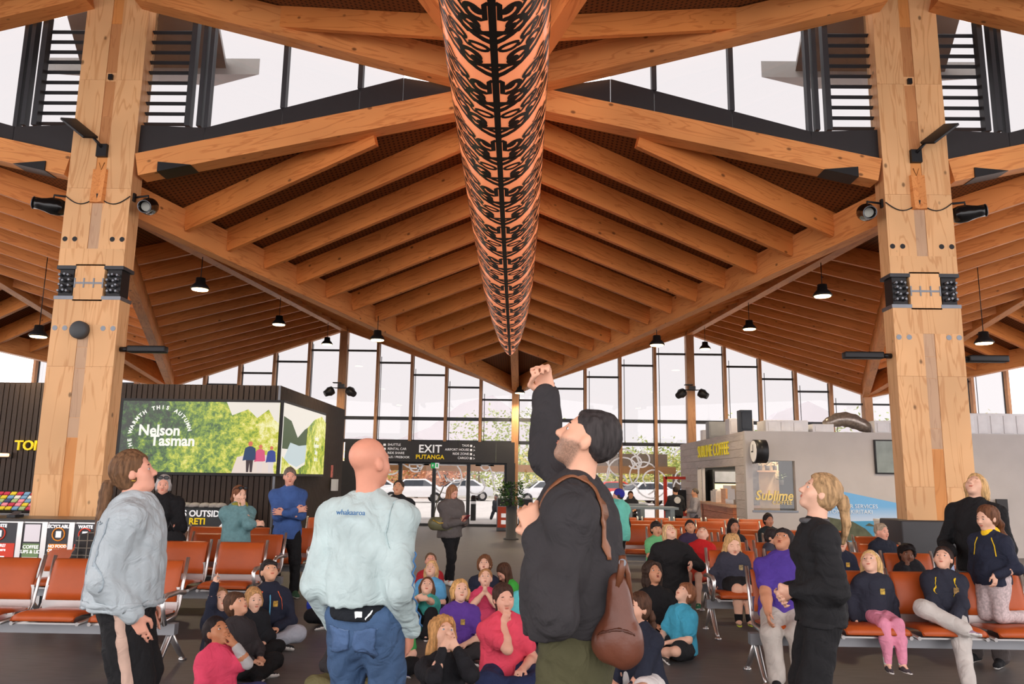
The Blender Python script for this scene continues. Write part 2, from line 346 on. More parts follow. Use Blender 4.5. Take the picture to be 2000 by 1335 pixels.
# ---- column fixtures (things of their own)
def uplight(xc, s, which):
    r = empty('uplight', (xc,DY,6.18), label='black flat panel uplight tilted out from the %s column' % which, cat='light')
    MB().box((-.075,-.05,-.09),(.075,.01,.10)).build('bracket', M_BLACK, r)
    M = Matrix.Translation((s*.24,-.24,.25)) @ Matrix.Rotation(math.radians(-s*38),4,'Y') @ Matrix.Rotation(math.radians(28),4,'X')
    MB().cbox((0,0,0),(.46,.26,.035)).xform(M).build('lamp_panel', M_BLACK, r, bevel=.008)
    MB().tube([(0,-.04,.05),(s*.1,-.12,.17)], .022).build('arm', M_BLACK, r)
    return r
uplight(-HW, -1, 'left'); uplight(HW, 1, 'right')
M_LENS = mat('lamp glass', (200,200,190), .05, .0, var=0)
def spot(xc, s, which, aim):
    r = empty('spotlight', (xc+s*.47,DY+.1,5.52), label='black bell shaped spotlight on the %s side of the %s column' % ('left' if s < 0 else 'right', which), cat='light', group=None)
    MB().box((-.02,-.03,-.06),(.02,.03,.06)).build('wall_plate', M_BLACK, r)
    MB().tube([(0,0,0),(s*.22,-.02,.02),(s*.22,-.02,-.06)], .016, 6).build('arm', M_BLACK, r)
    d = Vector(aim).normalized(); M, l = frame((0,0,0), d)
    b = MB().lathe([(.03,-.2),(.10,-.19),(.125,-.12),(.125,-.03),(.10,.06),(.085,.13),(.085,.22),(.075,.22),(.07,.1)], 20, axis=0)
    b.xform(Matrix.Translation((s*.24,-.05,-.15)) @ M); b.build('lamp_housing', mat('gloss black', (22,22,22), .15, .1, var=0), r)
    c = MB().lathe([(.07,.1),(.068,.11)], 16, axis=0).xform(Matrix.Translation((s*.24,-.05,-.15)) @ M); c.build('lens', M_LENS, r)
    rim = MB().tube([(.2*0+.222,math.cos(a)*.088,math.sin(a)*.088) for a in [k*math.pi/8 for k in range(17)]], .006, 5, False).xform(Matrix.Translation((s*.24,-.05,-.15)) @ M); rim.build('rim', M_STEEL, r)
spot(-HW,-1,'left',(-1,-.25,.12)); spot(-HW,1,'left',(.25,-1,-.35)); spot(HW,-1,'right',(-.25,-1,-.35)); spot(HW,1,'right',(1,-.25,.12))
for xc, w in ((-HW,'left'),(HW,'right')):
    pts = [(xc-.47+.94*t, DY-.012, 5.50-.12*math.sin(math.pi*((t*2)%1.0 if t < 1 else 0))) for t in [k/20 for k in range(21)]]
    r = empty('cable', (xc,DY,5.4), label='thin black cable looping across the %s column between the spotlights' % w, cat='cable')
    o = MB().tube([(p[0]-xc,p[1]-DY,p[2]-5.4) for p in pts], .008, 5).build('wire', M_BLACK, r); MB().box((-.06,-.03,.06),(.06,0,.13)).build('junction_box', M_BLACK, r)
p = at(158,645,DY)
sp = empty('wall_speaker', (p.x,DY,p.z), label='round charcoal speaker disc on the left column', cat='speaker')
MB().lathe([(.125,0),(.125,-.07),(.105,-.095),(.02,-.10)], 28, axis=1).build('grille', mat('charcoal plastic', (72,74,76), .6, var=.04), sp)
MB().lathe([(.08,.0),(.08,-.02)], 16, axis=1).build('back_plate', M_BLACK, sp)
def heater(xc, s, z, which):
    r = empty('strip_heater', (xc+s*.46,DY+.15,z), label='black bar heater reaching out from the %s' % which, cat='heater')
    MB().tube([(0,0,0),(s*.12,0,0)], .035, 10).build('bracket', M_BLACK, r)
    MB().box((min(s*.12,s*.66),-.07,-.045),(max(s*.12,s*.66),.07,.05)).build('housing', M_BLACK, r, bevel=.02)
heater(-HW,1,3.3,'inner side of the left column'); heater(HW,-1,3.33,'inner side of the right column'); heater(HW,1,3.3,'outer side of the right column')
for xc, w in ((-HW,'left'),(HW,'right')):
    MB().box((xc-.03,DY-.03,7.30),(xc+.03,DY+.01,7.38)).build('sensor', M_BLACK, label='tiny black square sensor high on the %s column' % w, cat='sensor')

# ---- glass back wall
M_MULL = wood('mullion timber', (196,146,104), (168,116,78), axis=2, knots=False)
wb = empty('wall_back', (0,GY,0), kind='structure', label='tall glazed back wall with timber mullions')
def roofz(x):
    t = abs(((x/HW)+1) % 2-1)          # 0 at valleys (x=0,±2HW), 1 at peaks
    return ZV-.42+(ZP-ZV)*t
def wbox(name, a, b, m): return MB().box((a[0],a[1]-GY,a[2]),(b[0],b[1]-GY,b[2])).build(name, m, wb)
MOD = HW/5
xs = [k*MOD+.0 for k in range(-14,15)]
tz = (2.74, 3.50)
for k, x in zip(range(-14,15), xs):
    z1 = roofz(x)
    if k % 5 == 0:
        w = .13 if k else .115
        wbox('post', (x-w,GY-.22,0), (x+w,GY+.08,z1+.1), M_MULL)
    else:
        wbox('mullion', (x-.045,GY-.15,0 if x > .2 or x < -5.6 else 2.1), (x+.045,GY+.02,z1), M_MULL); wbox('mullion_cap', (x-.06,GY+.021,0 if x > .2 or x < -5.6 else 2.1), (x+.06,GY+.08,z1), M_CHAR)
npane = 20
for k in range(-14,14):
    x0, x1 = xs[k+14]+.06, xs[k+15]-.06; zl = min(roofz(x0), roofz(x1)); hi = max(roofz(x0), roofz(x1))
    left_door = -5.7 < (x0+x1)/2 < 0
    for z in tz: wbox('transom', (x0,GY-.06,z-.055), (x1,GY+.06,z+.055), M_CHAR)
    wbox('transom', (x0,GY-.05,zl-.34), (x1,GY+.05,zl-.28), M_CHAR)
    xr = x0+.04 if roofz(x0) < roofz(x1) else x1-.04
    lv = [2.1 if left_door else .1, tz[0]-.055, tz[1]-.055, zl-.31]
    for a, b in ((lv[0],tz[0]),(tz[0],tz[1]),(tz[1],zl-.31)):
        if left_door and a < 2.5: continue
        o = MB().box((x0,GY+.005,a),(x1,GY+.015,b)).build('window_%d' % npane, M_GL, kind='structure'); npane += 1
    o = MB().prism([(x0,GY+.005,zl-.31),(x1,GY+.005,zl-.31),(x1,GY+.005,roofz(x1)),(x0,GY+.005,roofz(x0))], (0,.01,0)).build('window_%d' % npane, M_GL, kind='structure'); npane += 1
    b = MB().tube([(x0+.07,-.12,tz[1]-.8),(x0+.07,-.12,zl-.12)], .012, 5); b.build('opening_rod', M_CHAR, wb)
    if not left_door: wbox('sill', (x0,GY-.08,0), (x1,GY+.06,.10), M_CHAR)
# entrance: dark header with the EXIT sign, sliding doors
HD = GY-.28
hdr = empty('exit_sign', (-2.9,HD,2.06), label='charcoal header above the doors with EXIT PUTANGA in white and yellow', cat='sign')
zs0, zs1 = 2.06, 2.74
xb = [-5.62,-4.1,-3.1,-1.87,-.62,.0]
for a, b in zip(xb[:-1], xb[1:]): MB().box((a+2.9+.004,0,0),(b+2.9-.004,.2,zs1-zs0)).build('sign_panel', mat('sign charcoal', (62,62,64), .55, var=.03), hdr)
M_WHT = mat('white lettering', (245,245,245), .5, var=0, emit=(255,255,255), es=.35); M_YEL = mat('yellow lettering', (240,205,20), .5, var=0, emit=(240,205,20), es=.3)
xe = at(840,880,HD).x+2.9
text('lettering', 'EXIT', .36, (xe,-.005,.42), FRONT, M_WHT, hdr, bold=.006, sp=1.05); text('lettering', 'PUTANGA', .195, (xe,-.005,.16), FRONT, M_YEL, hdr, bold=.004, sp=1.05)
for i_, s in enumerate(('SHUTTLE','RENTAL CAR','RIDE SHARE','BUS / PREBOOK')):
    text('lettering', s, .105, (at(757,880,HD).x+2.9,-.005,.55-.135*i_), FRONT, M_WHT, hdr, align='LEFT')
    MB().box((at(752,880,HD).x+2.9-.06,-.006,.51-.135*i_),(at(752,880,HD).x+2.9+.02,0,.58-.135*i_)).build('pictogram', M_WHT, hdr)
for i_, s in enumerate(('TAXI','AIRPORT HOUSE','RIDE ZONE','CARGO')):
    text('lettering', s, .105, (at(916,880,HD).x+2.9,-.005,.55-.135*i_), FRONT, M_WHT, hdr, align='RIGHT')
    MB().box((at(918,880,HD).x+2.9,-.006,.51-.135*i_),(at(922,880,HD).x+2.9,0,.58-.135*i_)).build('pictogram', M_WHT, hdr)
    text('lettering', '^' if i_ in (0,2) else '>', .13, (at(926,880,HD).x+2.9,-.005,.53-.135*i_-(.04 if i_ in (0,2) else 0)), FRONT, M_WHT, hdr)
dr = empty('door_1', (-2.7,GY,0), kind='structure', label='glazed sliding entrance doors in dark frames')
for x in (-4.85,-3.78,-2.66,-1.52,-.28):
    MB().box((x+2.7-.055,-.12,0),(x+2.7+.055,.05,2.08)).build('door_stile', M_CHAR, dr)
for a, b in zip((-4.85,-3.78,-2.66,-1.52),(-3.78,-2.66,-1.52,-.28)):
    MB().box((a+2.7,-.03,.08),(b+2.7,-.02,2.04)).build('pane', M_GL, dr); MB().box((a+2.7,-.08,0),(b+2.7,.02,.08)).build('bottom_rail', M_CHAR, dr); MB().box((a+2.7,-.08,2.0),(b+2.7,.02,2.09)).build('top_rail', M_CHAR, dr)
for a, b in ((-5.75,-4.9),(-.25,.02)): MB().box((a+2.7,-.3,0),(b+2.7,-.02,2.06)).build('jamb_panel', mat('sign charcoal', (62,62,64)), dr)
e = empty('emergency_exit_sign', (-2.62,GY-.16,1.94), label='small green and white running figure sign over the doors', cat='sign')
MB().box((-.14,-.02,-.08),(.0,.0,.10)).build('panel', mat('exit green', (30,150,80), .5, var=0, emit=(30,160,80), es=.6), e); MB().box((.0,-.02,-.08),(.13,.0,.10)).build('panel', M_WHT, e)
MB().box((-.10,-.024,-.02),(-.06,-.02,.05)).build('pictogram', M_WHT, e); MB().box((.04,-.024,-.04),(.09,-.02,.07)).build('pictogram', mat('exit green', (0,0,0)), e)
# white curling decals on the lower glass
M_DEC = bpy.data.materials.new('white decal'); M_DEC.use_nodes = True
_n = M_DEC.node_tree.nodes; _n.clear(); _o = _n.new('ShaderNodeOutputMaterial'); _t = _n.new('ShaderNodeBsdfTranslucent'); _t.inputs[0].default_value = (.95,.95,.95,1); _d = _n.new('ShaderNodeBsdfDiffuse'); _d.inputs[0].default_value = (.95,.95,.95,1); _x = _n.new('ShaderNodeMixShader'); _x.inputs[0].default_value = .25
M_DEC.node_tree.links.new(_t.outputs[0], _x.inputs[1]); M_DEC.node_tree.links.new(_d.outputs[0], _x.inputs[2]); M_DEC.node_tree.links.new(_x.outputs[0], _o.inputs[0])
rd = random.Random(3)
for k in range(22):
    x = (.5+rd.random()*5.2) if k < 13 else (-4.6+rd.random()*4.2); r0 = .22+rd.random()*.42; z = 1.15+rd.random()*1.35; a0 = rd.random()*6.28; sw = rd.choice((-1,1))
    pts = [(x+math.cos(a0+sw*t*.3)*r0*(1-.022*t), GY-.012, min(2.66 if x > 0 else 1.98, max(.5, z+math.sin(a0+sw*t*.3)*r0*(1-.022*t)))) for t in range(0,19)]
    pts += [(pts[-1][0]+.05*j, GY-.012, max(.5, pts[-1][2]-.12*j)) for j in range(1,3)]
    b = MB(); n = len(pts)
    P = [Vector(q) for q in pts]; vs = []
    for q in range(n):
        t = (P[min(q+1,n-1)]-P[max(q-1,0)]); t.y = 0; t = t.normalized() if t.length > 1e-6 else Vector((1,0,0)); nn = Vector((-t.z,0,t.x))*.024
        vs += [P[q]+nn, P[q]-nn]
    b.add(vs, [(2*q,2*q+1,2*q+3,2*q+2) for q in range(n-1)]); b.build('glass_decal', M_DEC, wb).location = (0,-GY-.002*k,0)

# ---- left block: dark slatted box with the screen and TOILETS sign
M_SLAT = wood('dark slatted cladding', (58,46,38), (38,30,26), axis=2, rough=.6, knots=False, gs=3.0)
LYW, LXC, LH = 15.2, -4.46, 3.3
wl = MB().box((-17,LYW,0),(LXC,20.8,LH)).build('wall_left', mat('dark core', (36,30,26), .8), kind='structure', label='dark brown slatted block behind the seats on the left')
x = -12.6; 
slm = MB().box((0,-.022,0),(.085,.002,LH)).mesh('slat'); slm2 = MB().box((-.002,0,0),(.022,.085,LH)).mesh('slat')
slm.materials.append(M_SLAT); slm2.materials.append(M_SLAT)
while x < LXC-.05:
    o = link('slat', slm, None, wl); o.location = (x,LYW,0); x += .105
y = LYW
while y < 20.7:
    o = link('slat', slm2, None, wl); o.location = (LXC,y,0); y += .105
MB().box((LXC-.02,LYW-.025,0),(LXC+.025,LYW+.0,LH)).build('corner_trim', M_STEEL, wl)
# ---- right block: grey coffee kiosk
CYF, CXL, CH = 18.1, 5.35, 2.72
M_LAM = mat('pale grey boards', (184,178,174), .6, var=.05, vs=2.0, bump=.05, bs=30)
M_LAM2 = wood('grey washed boards', (196,186,180), (170,160,155), axis=1, rough=.6, knots=False, gs=1.2)
wr = empty('wall_right', (CXL,CYF,0), kind='structure', label='pale grey box of the coffee kiosk on the right')
def wr_box(n, a, b, m): return MB().box([a[i]-(CXL,CYF,0)[i] for i in range(3)], [b[i]-(CXL,CYF,0)[i] for i in range(3)]).build(n, m, wr)
# ================================================================== SCULPTURE
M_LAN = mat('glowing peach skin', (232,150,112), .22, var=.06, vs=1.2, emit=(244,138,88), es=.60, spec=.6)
M_PAT = mat('black cut pattern', (30,28,26), .3, var=.0, spec=.5)
sc = empty('hanging_sculpture', (0,11,5.2), label='long peach lantern hull with black curling pattern hanging under the ridge', cat='sculpture')
SY0, SY1 = 2.4, 17.1
def s_r(y):
    pts = ((2.4,.30),(3.4,.47),(5,.54),(8,.56),(11.4,.525),(14.2,.455),(15.6,.36),(16.5,.25),(17.0,.12),(17.1,.02))
    for (a, ra), (b, rb) in zip(pts[:-1], pts[1:]):
        if y <= b: return ra+(rb-ra)*max(0, (y-a))/(b-a)
    return .02
def s_p(y, th, off=0.0):                 # th measured from the keel, + to the right
    r = s_r(y)+off; z = 6.80-.15*y+s_r(y)*.97; return (-.02+r*math.sin(th), y, z-r*math.cos(th))
ys = [SY0+(SY1-SY0)*(1-(1-k/70)**1.25) for k in range(71)]; nt_ = 40
vs = [s_p(y, 2*math.pi*k/nt_-math.pi) for y in ys for k in range(nt_)]
b = MB().add([(p[0],p[1]-11,p[2]-5.2) for p in vs], [(i*nt_+k, (i+1)*nt_+k, (i+1)*nt_+(k+1)%nt_, i*nt_+(k+1)%nt_) for i in range(70) for k in range(nt_)], True)
b.add([(vs[k][0],vs[k][1]-11,vs[k][2]-5.2) for k in range(nt_)], [tuple(range(nt_))]); b.build('lantern_skin', M_LAN, sc)
def ribbon(b, pts, w0, w1=None, off=.006):
    """pts in (s arc metres from keel, y); width tapering"""
    w1 = w0 if w1 is None else w1; n = len(pts); V = []
    for i in range(n):
        (s, y) = pts[i]; (sa, ya), (sb, yb) = pts[max(i-1,0)], pts[min(i+1,n-1)]; dx, dy = sb-sa, yb-ya; l = math.hypot(dx, dy) or 1
        w = (w0+(w1-w0)*i/(n-1))/2
        for sg in (-1, 1):
            ss, yy = s-sg*dy/l*w, y+sg*dx/l*w; yy = min(max(yy, SY0+.01), SY1-.02); th = ss/max(s_r(yy), .05)
            p = s_p(yy, max(-2.6, min(2.6, th)), off); V.append((p[0],p[1]-11,p[2]-5.2))
    b.add(V, [(2*i,2*i+1,2*i+3,2*i+2) for i in range(n-1)], True)
def disc(b, s, y, r, asp=1.0, ang=0.0, off=.007):
    V = []
    for k in range(12):
        a = k*math.pi/6; u, v = r*math.cos(a)*asp, r*math.sin(a); ss = s+u*math.cos(ang)-v*math.sin(ang); yy = min(max(y+u*math.sin(ang)+v*math.cos(ang), SY0+.01), SY1-.02)
        p = s_p(yy, ss/max(s_r(yy), .05), off); V.append((p[0],p[1]-11,p[2]-5.2))
    b.add(V, [tuple(range(12))])
def motif(y0, k):
    b = MB()
    for g in (-1, 1):
        def rb(pts, a, c=None): ribbon(b, [(g*s, y) for s, y in pts], a, c)
        def slope(s): return -.50*s-.22*s*s                      # everything sweeps outwards and towards the camera
        def curl(s, y, r, turn, dirn, w=.06, tail=None, n=15):
            P = []
            for i in range(n):
                a = turn+dirn*i*.36; q = r*(1-.055*i); P.append((s+q*math.cos(a)*1.25, y+q*math.sin(a)+slope(q*math.cos(a))*.6))
            if tail: P = tail+P
            rb(P, w*.75, w); disc(b, g*P[-1][0], P[-1][1], w*.68, 1.5, -g*.5)
        def loop(s, y, ln, wd, w, ang=-.55):
            P = []
            for i in range(17):
                a = i*math.pi/8; u, v = ln/2*math.cos(a), wd/2*math.sin(a); P.append((s+u*math.cos(ang)-v*math.sin(ang), y+u*math.sin(ang)+v*math.cos(ang)))
            rb(P, w)
        def paisley(s, y, ln, w, ang=-.55):
            n = 9; P = [(s+(i/(n-1)-.5)*ln*math.cos(ang), y+(i/(n-1)-.5)*ln*math.sin(ang)+.02*math.sin(i*.8)) for i in range(n)]; ribbon(b, [(g*x, yy) for x, yy in P], w*.35, w); disc(b, g*P[-1][0], P[-1][1], w*.5, 1.2, -g*.5)
        for dy, w in ((0,.062),(-.085,.046),(-.60,.062),(-.69,.046)):
            rb([(.0,y0+dy)]+[(.09*i,y0+dy+slope(.09*i)) for i in range(1,13)], w, w*.55)
        curl(.20,y0-.22,.12,1.2,-1,.066,[(.03,y0-.15),(.12,y0-.13)])
        curl(.17,y0-.42,.11,2.4,-1,.070,[(.03,y0-.53),(.07,y0-.50)])
        curl(.21,y0-.86,.13,1.2,-1,.070,[(.03,y0-.78),(.12,y0-.76)])
        loop(.15,y0-1.03,.20,.085,.040,-.25)
        for (s, dy) in ((.37,-.16),(.40,-.36),(.62,-.14),(.60,-.34),(.84,-.20),(.86,-.42),(.40,-.80),(.38,-.98),(.62,-.80),(.64,-.98),(.86,-.84),(1.06,-.3),(1.06,-.7)):
            yy = y0+dy+slope(s)*.8
            if (int(s*50)+int(-dy*50)) % 3: loop(s, yy, .23, .085, .042); paisley(s+.02, yy+.005, .10, .035)
            else: curl(s, yy, .085, .4, 1 if int(s*10) % 2 else -1, .055, None, 13)
        for (s, dy) in ((.30,-.29),(.50,-.26),(.50,-.46),(.73,-.30),(.74,-.50),(.50,-.90),(.52,-1.06),(.75,-.92),(.96,-.55),(.96,-1.0),(.30,-.92)):
            paisley(s, y0+dy+slope(s)*.8, .17, .050)
    b.build('curl_motif', M_PAT, sc)
k = 0; y = 16.9
while y > 3.4: motif(y, k); y -= 1.10; k += 1
b = MB(); ribbon(b, [(0,SY0+.05+i*(SY1-SY0-.1)/60) for i in range(61)], .085, .05, .009); b.build('keel_line', M_PAT, sc)
for y in (4,7,10,13,16):
    MB().tube([(-.02,y-11,6.8-.15*y+2*s_r(y)-5.25),(-.02,y-11,(7.46-.46+.16*(10.4-y) if y < 10.4 else 7.28-.5-.1535*(y-10.7))-5.2)], .012, 5).build('hanger', M_BLACK, sc)
# ================================================================== LAMPS
M_GLOW = mat('warm lamp glow', (255,225,170), .5, var=0, emit=(255,214,150), es=14)
def pendant(p, top, label, r=.17, power=14):
    o = empty('pendant_lamp', p, label=label, cat='lamp')
    MB().lathe([(r,-.02),(r*1.02,0),(r*.8,.06),(r*.55,.10),(r*.5,.2),(.03,.21)], 20).build('shade', M_BLACK, o)
    MB().lathe([(r*.84,-.034),(r*.88,-.021)], 20).build('diffuser', M_GLOW, o)
    MB().tube([(0,0,.2),(0,0,max(.25,top-p[2]))], .008, 5).build('cord', M_BLACK, o)
    l = bpy.data.lights.new('lamp_light', 'SPOT'); l.energy = power*26; l.color = (1,.78,.5); l.spot_size = 2.4; l.spot_blend = .6; l.shadow_soft_size = .12
    lo = bpy.data.objects.new('lamp_light', l); COL.objects.link(lo); lo.parent = o; lo.location = (0,0,-.06)
    return o
def roof_z(x, y):
    xc = min((-3*HW,-HW,HW,3*HW), key=lambda c: abs(x-c)); s_ = abs(x-xc)/HW; t_ = (y-DY)/LY
    return ZC+s_*(ZR-ZC)+t_*(ZV-ZR) if s_ > t_ else ZC+t_*(ZP-ZC)+s_*(ZV-ZP)
def Bz(y): return ZC+(ZP-ZC)*(y-DY)/LY-.47
for s, w in ((-1,'left'),(1,'right')):
    for (px, py, yy, n) in (((392,563,14.4,'nearest'),(548,632,19.2,'second'),(645,671,24.0,'farthest')) if s < 0 else ((1612,576,14.4,'nearest'),(1469,641,19.2,'second'),(1381,680,24.0,'farthest'))):
        q = at(px, py, yy); pendant((s*HW,yy,q.z), Bz(yy), 'pendant lamp under the %s ridge beam, %s of three' % (w, n))
for px, py, yy, lb in ((737,662,17.6,'pendant lamp hanging left of the sculpture tip'),(1283,672,17.6,'pendant lamp hanging right of the sculpture tip'),(1015,766,25.6,'pendant lamp at the top of the middle glass wall post'),(75,655,15.0,'pendant lamp beyond the left column'),(1922,668,15.0,'pendant lamp beyond the right column')):
    q = at(px, py, yy); t = roof_z(q.x, q.y)-(.02 if abs(q.x) > 7 else .3); pendant(q, t, lb)
def post_lamps(x, px, py, which):
    q = at(px, py, GY-.3); o = empty('twin_floodlight', (x,GY-.26,q.z), label='twin black floodlights on the %s glass wall post' % which, cat='light')
    MB().box((-.2,-.02,.0),(.2,.02,.03)).build('arm', M_BLACK, o); MB().box((-.08,-.1,.02),(.12,.0,.14)).build('junction_box', M_CHAR, o)
    MB().box((-.24,-.2,.16),(.02,-.02,.19)).build('lamp_panel', M_CHAR, o)
    for s in (-1, 1):
        M, l = frame((s*.36,-.08,-.12), (s*.36+s*.3,-.25,-.32)); MB().tube([(s*.2,0,.02),(s*.36,0,.02),(s*.36,-.05,-.06)], .014, 5).build('bracket', M_BLACK, o)
        MB().lathe([(.05,-.16),(.14,-.13),(.16,0),(.12,.08),(.10,.18)], 14, axis=0).xform(M).build('lamp_housing', M_BLACK, o)
post_lamps(-HW, 675, 758, 'left'); post_lamps(HW, 1357, 762, 'right')
# ================================================================== LEFT BLOCK: screen, sign, rental board
def screen_mat():
    m, nt, b = _new('screen foliage'); N = nt.nodes.new; L = nt.links.new
    tc = N('ShaderNodeTexCoord'); n1 = N('ShaderNodeTexNoise'); n1.inputs['Scale'].default_value = 7; n1.inputs['Detail'].default_value = 12; n1.inputs['Roughness'].default_value = .82; n1.inputs['Distortion'].default_value = .15
    n2 = N('ShaderNodeTexNoise'); n2.inputs['Scale'].default_value = 1.1; n2.inputs['Detail'].default_value = 2
    L(tc.outputs['Object'], n1.inputs['Vector']); L(tc.outputs['Object'], n2.inputs['Vector'])
    sx = N('ShaderNodeSeparateXYZ'); L(tc.outputs['Object'], sx.inputs[0])
    g = N('ShaderNodeMapRange'); g.inputs[1].default_value = -2.0; g.inputs[2].default_value = 1.2; g.inputs[3].default_value = -.12; g.inputs[4].default_value = .10; L(sx.outputs[0], g.inputs[0])
    a = N('ShaderNodeMath'); a.operation = 'ADD'; L(n1.outputs[0], a.inputs[0]); L(g.outputs[0], a.inputs[1])
    c = N('ShaderNodeMath'); c.operation = 'MULTIPLY_ADD'; c.inputs[1].default_value = .45; L(n2.outputs[0], c.inputs[0]); c.inputs[2].default_value = -.22
    d = N('ShaderNodeMath'); d.operation = 'ADD'; L(a.outputs[0], d.inputs[0]); L(c.outputs[0], d.inputs[1])
    r = N('ShaderNodeValToRGB'); e = r.color_ramp.elements; e[0].position = .36; e[0].color = lin((16,32,18)); e[1].position = .74; e[1].color = lin((250,246,190))
    for p, col in ((.46,(48,96,34)),(.54,(128,160,34)),(.61,(200,204,50)),(.67,(230,222,110))): q = e.new(p); q.color = lin(col)
    L(d.outputs[0], r.inputs[0]); b.inputs['Base Color'].default_value = (.02,.02,.02,1); L(r.outputs[0], b.inputs['Emission Color']); b.inputs['Emission Strength'].default_value = .92; b.inputs['Roughness'].default_value = .3
    return m
def em(name, rgb, es=.9): return mat(name, (10,10,10), .4, var=0, emit=rgb, es=es)
sa, sb = at(243,783,LYW-.06), at(243,921,LYW-.06); SXL, SZ1, SZ0 = sa.x, at(300,783,LYW-.06).z, at(300,921,LYW-.06).z
SXR = LXC+.05; SW = SXR-SXL
scr = empty('video_screen', ((SXL+SXR)/2,LYW-.07,(SZ0+SZ1)/2), label='huge bright screen wrapping the dark corner, showing walkers in bush and the words Nelson Tasman', cat='screen')
hx, hz = SW/2, (SZ1-SZ0)/2
MB().box((-hx-.05,0,-hz-.05),(hx+.02,.06,hz+.05)).build('bezel', M_BLACK, scr)
MATS['scr'] = screen_mat(); MB().box((-hx,-.012,-hz),(hx,0,hz)).build('display', MATS['scr'], scr)
SD = 3.2
MB().box((hx+.02,0,-hz-.05),(hx+.075,SD+.05,hz+.05)).build('bezel', M_BLACK, scr)
side_d = MB().box((hx+.075,-.012,-hz),(hx+.085,SD,hz)).build('display', em('screen pale sky', (246,238,226)), scr)
FX = lambda u: -hx+u*SW
def flat(name, pts, m, y=-.016): return MB().prism([(p[0],y,p[1]) for p in pts], (0,.003,0)).build(name, m, scr)
flat('printed_sky', [(FX(.66),hz),(hx,hz),(hx,.42*hz),(FX(.97),.5*hz),(FX(.93),.8*hz),(FX(.86),.55*hz),(FX(.80),.8*hz),(FX(.70),.62*hz)], em('screen pale sky', (0,0,0)))
flat('printed_path', [(FX(.72),-hz),(FX(.99),-hz),(FX(.95),-.5*hz),(FX(.86),-.45*hz),(FX(.75),-.55*hz)], em('screen path', (240,222,210)))
FX = lambda u: -hx+u*SW
for (x, c1, c2, sc_) in ((FX(.83),(36,66,104),(60,44,48),1.0),(FX(.895),(226,90,130),(236,220,214),.9),(FX(.965),(52,72,150),(230,220,220),.86)):
    z0 = -hz+.02; h = .88*hz*sc_; sc_ *= h/1.02
    flat('printed_figure', [(x-.09*sc_,z0),(x-.02*sc_,z0),(x,z0+.3*h),(x+.03*sc_,z0),(x+.1*sc_,z0),(x+.12*sc_,z0+.4*h),(x-.12*sc_,z0+.4*h)], em('screen legs %d' % c2[0], c2), -.02)
    flat('printed_figure', [(x-.13*sc_,z0+.38*h),(x+.13*sc_,z0+.38*h),(x+.22*sc_,z0+.4*h),(x+.17*sc_,z0+.76*h),(x+.05*sc_,z0+.82*h),(x-.05*sc_,z0+.82*h),(x-.17*sc_,z0+.76*h),(x-.23*sc_,z0+.36*h)], em('screen top %d' % c1[0], c1), -.022)
    flat('printed_figure', [(x+.075*sc_*math.cos(a),z0+.90*h+.085*sc_*math.sin(a)) for a in [i*math.pi/5 for i in range(10)]], em('screen face', (222,120,90)), -.024)
M_ST = em('screen white', (252,248,238), 1.0)
text('lettering', 'Nelson', .42*hz, (FX(.245),-.018,.16*hz), FRONT, M_ST, scr, bold=.008, sx=.98); text('lettering', 'Tasman', .42*hz, (FX(.335),-.018,-.13*hz), FRONT, M_ST, scr, bold=.008, sx=.98)
phr = 'FEEL THE WARMTH THIS AUTUMN'; cxs, czs, rx, rz_ = FX(.25), .0, .19*SW, .82*hz
for i_, ch in enumerate(phr):
    if ch == ' ': continue
    a = math.radians(252-i_*9.1); text('lettering', ch, .15*hz, (cxs+rx*math.cos(a),-.018,czs+rz_*math.sin(a)), (math.pi/2, math.pi/2-a, 0), M_ST, scr, bold=.004)
def sflat(name, pts, m, o=.0): return MB().prism([(hx+.086+o,p[0],p[1]) for p in pts], (.003,0,0)).build(name, m, scr)
sflat('printed_hill', [(0,.0),(0,.42),(.5,.36),(1.0,.05),(1.5,.25),(2.2,.42),(SD,.3),(SD,-.2),(0,-.2)], em('screen hill', (74,92,60)))
sflat('printed_river', [(.1,-.62*hz),(.5,-.1*hz),(1.1,-.16*hz),(1.7,-.1*hz),(1.7,-.6*hz),(1.0,-.8*hz)], em('screen river', (206,220,222)), .004)
sflat('printed_bush', [(1.6,-hz),(1.7,.3),(2.2,.5),(SD-.4,.62),(SD,.5),(SD,-hz)], MATS['scr'], .006)
sflat('printed_bush', [(0,-hz),(0,-.35),(.5,-.5),(1.0,-.6),(1.6,-.48),(1.7,-hz)], MATS['scr'], .008)
for i_, s in enumerate(('Feel it','Explore','Stay','for it')): text('lettering', s, .15, (hx+.10,2.45,.1-.15*i_), (math.pi/2,0,math.pi/2), M_ST, scr, sx=.9)
tl = at(30,870,LYW-.05)
ts = empty('toilets_sign', tl, label='yellow TOILETS lettering on the dark wall, cut off by the left column', cat='sign')
text('lettering', 'TOILETS', .26, (0,-.02,0), FRONT, mat('yellow lettering', (0,0,0)), ts, align='LEFT', ext=.015, bold=.005)
q = at(8,888,LYW-.1); o = empty('wall_lamp', q, label='glowing strip lamp at the far left edge of the dark wall', cat='light')
MB().box((-.5,-.05,-.03),(.08,.05,.03)).build('diffuser', mat('warm strip', (255,200,150), .5, var=0, emit=(255,190,130), es=3), o, bevel=.02); MB().box((-.55,.03,-.05),(.12,.09,.05)).build('housing', M_BLACK, o)
